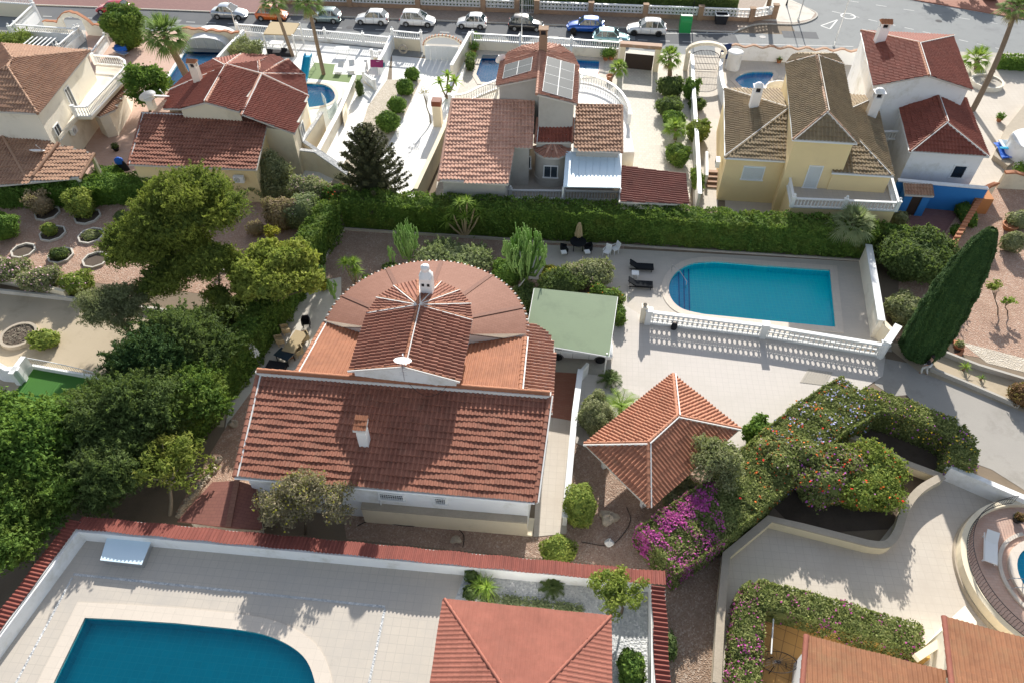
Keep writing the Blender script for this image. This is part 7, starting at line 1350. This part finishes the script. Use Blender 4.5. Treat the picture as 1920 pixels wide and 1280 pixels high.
for i, (x, y, r, l) in enumerate(((538, 625, -60, 'wicker chair upper left of the patio table'), (527, 645, -60, 'wicker chair lower left of the patio table'), (573, 640, 120, 'wicker chair upper right of the patio table'), (562, 665, 120, 'wicker chair lower right of the patio table'), (576, 612, 190, 'dark chair at the far end of the patio table'))): chair(P(x, y, .03), radians(r), l, 'straw' if i < 4 else 'metal_dark', 'chairs round the patio table', True)
table(P(537, 676, .03), -.5, 1.2, .8, .7, 'small glass topped table below the patio table', 'glass', 'metal_dark'); mb = MB(); mb.box(P(520, 690, 0), 1.3, .7, .35, AX-.1); tag(mb.build('storage_bench', 'cloth_black'), 'dark cushion box on the left patio below the glass table', 'bench')
# hammock ropes beside the round roof
hm = MB(); a, b = P(985, 523, 1.4), P(950, 548, 1.2)
for k in (-1, 0, 1): hm.tube(spline([a, a.lerp(b, .5)+V(0, .12*k, -.35), b], 5), .015, 4)
tag(hm.build('hammock', 'fabric_white'), 'thin white hammock cords tied to the large cactus', 'hammock')
bgm = thing('bag', tuple(P(1263, 614)), 'dark red bag leaning on the white lattice wall', 'bag'); mb = MB(); b = P(1263, 617, .03); mb.lathe(b, [(.2, 0), (.24, .2), (.22, .45), (.12, .6)], 10, sy=.6); mb.build('body', 'cloth_black', bgm); mb = MB(); mb.torus(b+ez*.62, .12, .02, ex, ez, 10, 4); mb.build('strap', 'wood_red', bgm)
gm = thing('grating', tuple(P(1530, 705)), 'grey ribbed metal ramp lying on the driveway beside the hedge', 'ramp'); q = PX([(1516, 690), (1562, 697), (1548, 722), (1500, 716)], .05)
for i in range(9): mb = MB(); mb.slab([q[0].lerp(q[1], i/9), q[3].lerp(q[2], i/9), q[3].lerp(q[2], (i+.85)/9), q[0].lerp(q[1], (i+.85)/9)], .05); mb.build('slat', 'concrete', gm)
for x, y, r, s, l in ((1141, 972, .55, .35, 'flat pale boulder on the gravel below the gazebo'), (1142, 1018, .28, .22, 'small white stone on the gravel near the crimson wall'), (855, 1012, .3, .2, 'small pale stone behind the crimson wall'), (438, 795, .35, .25, 'dark rock in the gravel left of the villa')):
    mb = MB(); c = P(x, y); ico_core(mb, (c.x, c.y, c.z+s*.3), (r, r*.8, s), bumpy=.3); tag(mb.build('rock', 'stone' if s != .22 else 'pebble_white'), l, 'rock')
rb_ = random.Random(3); rc = MB()
for i in range(26): c = P(415-i*3.2+rb_.uniform(-4, 4), 860+i*4.2+rb_.uniform(-3, 3)); ico_core(rc, (c.x, c.y, c.z+.08), (.18, .15, .14), bumpy=.3)
tag(rc.build('stone_border', 'stone'), 'irregular border of small pale stones beside the shingle shed', 'stones', kind='stuff')
hs = MB(); hs.tube(spline([P(670, 985, .05), P(700, 975, .05), P(760, 985, .05), P(840, 985, .05), P(868, 1000, .05), P(868, 1025, .05)], 6), .025, 5); tag(hs.build('garden_hose', 'rubber'), 'black hose winding across the gravel below the villa', 'hose'); hs = MB(); hs.tube(spline([P(1175, 950, .05), P(1182, 975, .05), P(1165, 1005, .05), P(1140, 1022, .05), P(1090, 1015, .05)], 6), .02, 5); tag(hs.build('garden_hose', 'rubber'), 'thin dark hose curling past the flat boulder', 'hose')
pot(P(1793, 655, .0), .35, .5, 'terracotta pot with a round cactus on the pink gravel edge', plant=('bush', 'leaf_olive', .35)); pot(P(1766, 655), .3, .3, 'tipped broken terracotta pot left of the cactus pot'); pot(P(1890, 430), .6, .5, 'large terracotta pot holding the bare looking shrub', plant=None); pot(P(1143, 712, .03), .18, .3, 'small black pot beside the cycad', 'rubber')
for x, y, l in ((893, 82, 'terracotta pot plant near the street corner of the pale blue pool'), (889, 100, 'terracotta pot plant below the corner pot plant'), (884, 118, 'terracotta pot with yellow flowering plant by the pale blue pool'), (1146, 112, 'terracotta pot plant at the right end of the pool balustrade'), (1135, 113, 'small terracotta pot plant left of the end pot')): pot(P(x, y), .35, .5, l, plant=('bush', 'leaf_mid', .7), group='pot plants by the pale blue pool')
pot(P(1460, 118), .3, .4, 'terracotta pot with small palm by the wavy street wall', plant=('ros', 'leaf_brightpalm', .7)); pot(P(1872, 228), .3, .35, 'dark pot with leafy plant in front of the stone ramp', plant=('bush', 'leaf_mid', .5)); pot(P(1908, 330), .4, .4, 'terracotta pot with green and red plant at the right edge', plant=('bush', 'leaf_mid', .8)); pot(P(219, 283), .3, .35, 'dark planter below the stair balustrade of the top left villa', 'rubber', plant=('bush', 'leaf_dark', .4))
# blue covered things at the right
bl = MB(); a = P(1862, 268, .7); bl.add([tuple(a+ex*(i*.5)-ey*(j*.5)+ez*(.12*sin(i*1.3+j))) for j in range(6) for i in range(6)], [(j*6+i, j*6+i+1, j*6+i+7, j*6+i+6) for j in range(5) for i in range(5)]); tag(bl.build('pool_cover', 'blue_fabric'), 'crumpled blue cover sheet by the white corner building', 'cover'); bl = MB(); a = P(1872, 262, 1.0); bl.slab([a, a+ex*2.3, a+ex*2.3-ey*1.5, a-ey*1.5], .1); tag(bl.build('paddling_pool', 'sheet_white'), 'pale inflatable pool on the blue cover', 'inflatable'); bl = MB(); a = P(1874, 275, 1.15); bl.slab([a, a+ex*2.0, a+ex*2.0-ey*.3, a-ey*.3], .08); tag(bl.build('air_mattress', 'blue_plastic'), 'blue air mattress lying on the pale inflatable pool', 'inflatable')
bb = thing('wheelbarrow', tuple(P(228, 92)), 'blue covered barrow under the dark shrub tree', 'barrow'); mb = MB(); mb.box(P(228, 94, .3), 1.2, .8, .5, .3); mb.build('tub', 'blue_fabric', bb); mb = MB(); mb.tube([P(228, 94, 0), P(228, 94, .3)], .2, 8); mb.build('wheel', 'rubber', bb)
lounger(P(228, 103, .02), radians(60), 'blue grey sun lounger beside the blue covered barrow', 'steel', 'paint_silver')
clo = thing('laundry_stand', tuple(P(235, 325)), 'stand with dark coats and a blue jacket beside the yellow wall', 'clothes'); mb = MB(); b = P(236, 326); mb.tube([b, b+ez*1.6], .03, 5); mb.build('pole', 'steel', clo); mb = MB(); mb.lathe(b+ez*.4, [(.55, 0), (.5, .5), (.2, 1.2)], 7, sy=.5); mb.build('coat', 'cloth_black', clo); mb = MB(); mb.lathe(b+ez*1.1-ex*.1, [(.42, 0), (.4, .4), (.12, .6)], 7, sy=.6); mb.build('jacket', 'blue_fabric', clo)
# pool enclosure
pe = thing('pool_enclosure', tuple(P(395, 80)), 'white arched sliding enclosure over the narrow pool', 'pool enclosure'); c0_, c1_ = P(352, 90), P(427, 94); D_ = (P(440, 66)-P(427, 94)); w_ = (c1_-c0_); n_ = 12
ar = [c0_.lerp(c1_, (1-cos(pi*k/n_))/2)+ez*1.25*sin(pi*k/n_)**.6 for k in range(n_+1)]
mb = MB(); mb.add([tuple(p) for p in ar]+[tuple(p+ey*3.3) for p in ar], [(i, i+1, n_+2+i, n_+1+i) for i in range(n_)]); mb.build('shell', 'fabric_white', pe); mb = MB()
mb.add([tuple(p) for p in ar], [tuple(range(n_+1))]); mb.build('end_panel', 'clear_panel', pe); mb = MB()
for p, q in zip(ar[:-1], ar[1:]): mb.tube([p, q], .04, 4)
for k in (2, 4, 6, 8, 10): mb.tube([at(ar[k], 0), ar[k]], .025, 4)
mb.build('frame', 'steel', pe)
# white gazebo at the street
gz2 = thing('gazebo', tuple(P(500, 95)), 'white flat roofed garden gazebo beside the tall palm', 'gazebo'); q = PX([(508, 41), (562, 44), (548, 66), (493, 64)], 2.4); mb = MB(); mb.slab(list(reversed(q)), .1); mb.build('roof', 'straw', gz2)
for p in q: mb = MB(); mb.box(V(p.x, p.y, 0), .14, .14, 2.45, AX); mb.build('post', 'white', gz2)
table(P(520, 92, .03), AX, 1.6, .9, .75, 'white dining table under the white gazebo'); chair(P(508, 104, .03), 0, 'dark armchair under the white gazebo', 'cloth_black', None, True); chair(P(535, 102, .03), 0, 'second dark armchair under the white gazebo nearer the palm', 'cloth_black', None, True)
mb = MB(); mb.box(P(528, 104, .03), 2.4, .8, .45, AX); tag(mb.build('sofa', 'cloth_black'), 'long dark sofa base at the front edge of the white gazebo', 'sofa'); table(P(643, 103, .03), AX, 1.5, .9, .75, 'white table with fringed cloth near the street balustrade'); 
lounger(P(638, 133, .04), radians(-8), 'left white lounger on the pale pad'); lounger(P(661, 131, .04), radians(10), 'right white lounger on the pale pad')
sl = thing('water_slide', tuple(P(580, 155)), 'turquoise blue water slide at the small bright pool', 'slide'); mb = MB(); a = P(583, 137, 0)+ez*1.7; pts = [a+ey*.4, a, a-ey*1.0-ez*.6, a-ey*2.2-ez*1.25, a-ey*3.0-ez*1.4]
for p, r in zip(pts[:-1], pts[1:]): mb.bar(p, r, .7, .05); mb.bar(p-ex*.36, r-ex*.36, .06, .3); mb.bar(p+ex*.36, r+ex*.36, .06, .3)
mb.build('chute', 'blue_plastic', sl); mb = MB()
for s in (-1, 1): mb.tube([at(a+ey*.9+ex*.3*s, 0), a+ey*.4+ex*.3*s, a+ey*.4+ex*.3*s+ez*.7], .03, 5)
for k in range(5): p = at(a+ey*.9, 0).lerp(a+ey*.4, (k+1)/6); mb.tube([p-ex*.3, p+ex*.3], .025, 4)
mb.build('ladder', 'steel', sl)
# street bins and lamp posts
ct = thing('bottle_bank', tuple(P(1283, 60)), 'green bottle bank on the street beside the white off roader', 'container'); mb = MB(); b = P(1283, 58, .02); mb.box(b, 1.3, 1.3, 1.2, AX); mb.build('body', 'green_plastic', ct); mb = MB(); n_ = 10; vs = []
for j in (-1, 1):
    for k in range(n_+1): a = pi*k/n_; vs.append(tuple(b+ex*(.66*j)+ey*(.66*cos(a))+ez*(1.2+.62*sin(a))))
mb.add(vs, [(k, k+1, n_+2+k, n_+1+k) for k in range(n_)]+[tuple(range(n_+1)), tuple(range(n_+1, 2*n_+2))]); mb.build('lid', 'green_plastic', ct)
ct = thing('waste_container', tuple(P(1350, 47)), 'open black waste container right of the green bottle bank', 'container'); b = P(1350, 45, .02); mb = MB()
q0 = [b+ex*i*.6+ey*j*.45 for i, j in ((-1, -1), (1, -1), (1, 1), (-1, 1))]; q1 = [b+ex*i*.72+ey*j*.58+ez*1.15 for i, j in ((-1, -1), (1, -1), (1, 1), (-1, 1))]; mb.add([tuple(p) for p in q0+q1], [(3, 2, 1, 0), (0, 1, 5, 4), (1, 2, 6, 5), (2, 3, 7, 6), (3, 0, 4, 7)]); mb.build('body', 'cloth_black', ct); mb = MB(); ribbon(mb, [at(p, 0) for p in q1], .1, 1.15, 1.25, closed=True); mb.build('rim', 'white', ct)
def lamp_post(x, y, h, label, mat='steel', arm=1.2):
    b = P(x, y); t = thing('lamp_post', tuple(b), label, 'lamp post'); mb = MB(); mb.lathe(b, [(.14, 0), (.1, .5), (.07, .6)], 8); mb.tube([b+ez*.5, b+ez*h], [.065, .04], 7); mb.build('pole', mat, t); mb = MB(); mb.tube([b+ez*h, b+ez*(h+.25)+ey*arm], .035, 5); mb.build('arm', mat, t); mb = MB(); mb.box(b+ez*(h+.2)+ey*(arm+.25), .25, .6, .1, AX); mb.build('lamp_head', mat, t)
lamp_post(447, 70, 4.6, 'slim lamp pole in front of the silver car', arm=.3); lamp_post(978, 93, 8, 'slim lamp pole rising in front of the black car'); lamp_post(1563, 88, 8, 'lamp pole on the near kerb of the wide junction'); lamp_post(1474, 12, 7, 'lamp pole at the back of the corner pavement', 'metal_dark'); lamp_post(1296, 38, 7, 'dark lamp pole beside the green bottle bank', 'metal_dark'); lamp_post(1496, 40, 8, 'thin lamp pole on the kerb tip of the corner pavement')
# stone street wall with lattice bays across the road
xs = [-28.4, -18.5, -9.6, -1.0, 3.2, 10.5, 17.5, 24.5, 28.5]
lattice_wall([V(x, Yt(x)+3.0, 0) for x in (-28.4, -20, -11.5, -3.5, .6)], 'stone street wall with white lattice bays left of the white wicket gate', h=1.55, base=.6, rows=2, cell=.42, postw=.6, basemat='stone_wall', top=.1); lattice_wall([V(x, Yt(x)+3.0, 0) for x in (3.0, 9.5, 16, 22.5, 28.5)]+[V(31.5, Yt(31)+4.2, 0)], 'stone street wall with white lattice bays right of the white wicket gate', h=1.55, base=.6, rows=2, cell=.42, postw=.6, basemat='stone_wall', top=.1)
for o in list(bpy.data.objects):
    if o.name.startswith('post') and o.parent and 'stone street wall' in o.parent.get('label', ''): o.data.materials[0] = M['stone_wall']
wg = thing('wicket_gate', (1.8, Yt(1.8)+3, 0), 'white barred wicket gate in the stone street wall', 'gate'); mb = MB(); a, b = V(.95, Yt(.95)+3, 0), V(2.65, Yt(2.65)+3, 0)
for i in range(9): p = a.lerp(b, i/8); mb.tube([p+ez*.1, p+ez*1.8], .025, 4)
for z in (.1, 1.0, 1.8): mb.bar(a+ez*z, b+ez*z, .05, .06)
mb.build('gate_leaf', 'white', wg)
for x, l in ((-24, 'shrub tree behind the left part of the stone street wall'), (-8, 'leafy tree behind the stone street wall above the white carrier'), (15, 'dark tree behind the stone street wall above the blue car'), (24, 'tree behind the right part of the stone street wall')): tree('street_tree', l, (x, Yt(x)+9, 0), (x, Yt(x)+9, 3.0), (2.4, 2.2, 1.6), 14, 'leaf_dark', leaf=.18, dens=22, cat='tree')
for x, l in ((1740, 'left round street tree beyond the junction'), (1800, 'middle round street tree beyond the junction'), (1870, 'right round street tree beyond the junction')): p = P(x, -25); tree('street_tree', l, tuple(p), tuple(p+ez*3.2), (2.2, 2.2, 1.4), 12, 'leaf_mid', leaf=.2, dens=18)
# bottom right patio, roofs
pt = sheet('patio', PX([(1430, 1150), (1760, 1245), (1760, 1290), (1680, 1420), (1420, 1420)]), .034, 'pave_ochre', label='ochre patio with small dark diamond tiles')
pw = MB(); pw.bar(P(1432, 1158), P(1735, 1245), .12, .9); tag(pw.build('garden_wall', 'yellow_trim'), 'narrow ochre topped wall inside the bougainvillea hedge', 'wall')
r1h = thing('house', tuple(P(1650, 1270)), 'left bottom edge house with flat salmon tiled roof', 'house'); a, b, c, d = P(1512, 1190, 3.0), P(1775, 1258, 3.0), P(1760, 1400, 3.3), P(1495, 1400, 3.3)
roof_part(r1h, 'roof', [dict(p=[d, c, b, a], down=(-(b-a).y, (b-a).x, -.1))], ['tile_flat', 'fascia'], ridges=[[a, d]], rmat='tile_coral', mortar=None, pitch=.22, course=.36, amp=.045, step=.03); walls(r1h, [a, d, c, b], None, 0, 'stucco_white', .25, drop=.2)
r2h = thing('house', tuple(P(1850, 1220)), 'right bottom corner house with larger flat salmon tiled roof', 'house'); a, b, c, d = P(1770, 1155, 3.4), P(1990, 1215, 3.4), P(1990, 1420, 3.8), P(1800, 1420, 3.8)
roof_part(r2h, 'roof', [dict(p=[d, c, b, a], down=(-(b-a).y, (b-a).x, -.1))], ['tile_flat', 'fascia'], ridges=[[a, d]], rmat='tile_coral', mortar=None, pitch=.22, course=.36, amp=.045, step=.03); walls(r2h, [a, d, c, b], None, 0, 'stucco_pale', .3, drop=.2)
by = MB(); by.bar(P(1715, 1235, 1.5), P(1762, 1205, 1.5), .35, .3); tag(by.build('beam', 'stucco_cream'), 'cream beam stub between the two bottom right roofs', 'beam'); sl_ = MB(); q = PX([(1728, 1215), (1770, 1170), (1790, 1200), (1790, 1290), (1760, 1290)], 0); sl_.prism([(p.x, p.y) for p in q], 0, 2.4); tag(sl_.build('wall_block', 'stucco_pale'), 'pale wall block filling the gap between the bottom right roofs', 'wall')
bt2 = thing('spoked_table', tuple(P(1455, 1245)), 'oval black spoked iron table on the ochre patio', 'table'); mb = MB(); c = P(1458, 1240, .7); mb.torus(c, .95, .03, ex, ey*.55, 24, 4); mb.torus(c, .15, .02, ex, ey*.6, 12, 4)
for k in range(20): a = 2*pi*k/20; mb.tube([c, c+ex*.95*cos(a)+ey*.52*sin(a)], .01, 3)
mb.build('tabletop', 'metal_dark', bt2)
for k in range(3): a = 2.1*k; mb = MB(); mb.tube([c+ex*.4*cos(a)+ey*.25*sin(a), c+ex*.6*cos(a)+ey*.4*sin(a)-ez*.68], .025, 5); mb.build('leg', 'metal_dark', bt2)
bm2 = MB(); bm2.tube([P(1450, 1160, 1.0), P(1446, 1225, 1.0)], .04, 6); bm2.tube([P(1450, 1160, 0), P(1450, 1160, 1.0)], .04, 6); tag(bm2.build('handrail', 'white'), 'white tubular handrail over the ochre patio', 'handrail')
lounger(P(1853, 1030, .63), radians(-25), 'white slatted lounger on the round pool terrace', back=25); ld = MB()
for s in (-.25, .25): ld.tube(spline([P(1893, 1095, .62)+ey*s, P(1900, 1092, 1.4)+ey*s, P(1915, 1092, 1.3)+ey*s, P(1925, 1094, .5)+ey*s], 5), .025, 5)
tag(ld.build('pool_ladder', 'steel'), 'steel pool ladder on the round pool', 'ladder'); pot(P(1905, 975, .63), .3, .35, 'small dark pot on the upper side of the round pool terrace', 'rubber', plant=('bush', 'leaf_brown', .3))
fp = MB(); fp.bar(P(1648, 838, .4), P(1640, 860, .4), .04, .04); tag(fp.build('stake', 'white'), 'thin white stake lying in the dark soil', 'stake')
# ================================================================ PERSON walking beside the cypress
pb_ = P(1730, 700); pn = thing('person', tuple(pb_), 'person in black top and cream trousers standing by the cypress foot', 'person')
J = dict(pel=(0, 0, .92), sp=(0, .01, 1.12), ch=(.0, .0, 1.34), nk=(0, .01, 1.50), hb=(0, .03, 1.60), hd=(0, .04, 1.70), lh=(-.10, 0, .88), lk=(-.13, .16, .48), la=(-.14, .06, .08), lt=(-.15, .22, .04), rh=(.10, 0, .88), rk=(.12, -.02, .48), ra=(.13, -.22, .09), rt=(.14, -.08, .04), ls=(-.19, 0, 1.40), le=(-.27, -.06, 1.12), lw=(-.26, .10, .90), lf=(-.25, .16, .82), rs=(.19, 0, 1.40), re=(.27, .05, 1.12), rw=(.25, .22, .95), rf=(.24, .29, .90))
E_ = [('pel', 'sp'), ('sp', 'ch'), ('ch', 'nk'), ('nk', 'hb'), ('hb', 'hd'), ('pel', 'lh'), ('lh', 'lk'), ('lk', 'la'), ('la', 'lt'), ('pel', 'rh'), ('rh', 'rk'), ('rk', 'ra'), ('ra', 'rt'), ('ch', 'ls'), ('ls', 'le'), ('le', 'lw'), ('lw', 'lf'), ('ch', 'rs'), ('rs', 're'), ('re', 'rw'), ('rw', 'rf')]
RAD = dict(pel=.15, sp=.13, ch=.15, nk=.055, hb=.085, hd=.09, lh=.10, lk=.065, la=.04, lt=.04, rh=.10, rk=.065, ra=.04, rt=.04, ls=.065, le=.045, lw=.03, lf=.035, rs=.065, re=.045, rw=.03, rf=.035)
def skin_mesh(name, keys, edges, scale, mat, root, parent, dz=0):
    ks = list(keys); me = bpy.data.meshes.new(name); me.from_pydata([tuple(Vector(J[k])+V(0, 0, dz)) for k in ks], [(ks.index(a), ks.index(b)) for a, b in edges], []); o = bpy.data.objects.new(name, me); COL.objects.link(o)
    sk_ = o.modifiers.new('skin', 'SKIN'); o.modifiers.new('sub', 'SUBSURF').levels = 1; o.modifiers['sub'].render_levels = 2
    for i, k in enumerate(ks): me.skin_vertices[0].data[i].radius = (RAD[k]*scale, RAD[k]*scale*.85); me.skin_vertices[0].data[i].use_root = (k == root)
    me.materials.append(M[mat]); o.parent = parent; return o
skin_mesh('body', J.keys(), E_, 1.0, 'skin', 'pel', pn)
skin_mesh('shirt', ['pel', 'sp', 'ch', 'ls', 'le', 'rs', 're'], [('pel', 'sp'), ('sp', 'ch'), ('ch', 'ls'), ('ls', 'le'), ('ch', 'rs'), ('rs', 're')], 1.22, 'cloth_black', 'pel', pn)
skin_mesh('trousers', ['pel', 'lh', 'lk', 'la', 'rh', 'rk', 'ra'], [('pel', 'lh'), ('lh', 'lk'), ('lk', 'la'), ('pel', 'rh'), ('rh', 'rk'), ('rk', 'ra')], 1.28, 'cloth_white', 'pel', pn)
hbm = MB(); ORG[pn.name] = (0, 0, 0); ico_core(hbm, (0, .02, 1.73), (.12, .13, .12), bumpy=.05); hbm.build('hair', 'hair', pn)
for sx in (-1, 1):
    fb = MB(); w0_ = V(*J['lf' if sx < 0 else 'rf'])
    for k in range(4): fb.tube([w0_+V((k-1.5)*.018, .01, -.01), w0_+V((k-1.5)*.022, .04, -.035), w0_+V((k-1.5)*.022, .045, -.065-.008*(k in (1, 2)))], [.009, .008, .006], 5)
    fb.tube([w0_+V(-sx*.03, .0, .02), w0_+V(-sx*.05, .03, -.01)], [.01, .007], 5); fb.build('fingers', 'skin', pn)
pn.rotation_euler = (0, 0, radians(35))
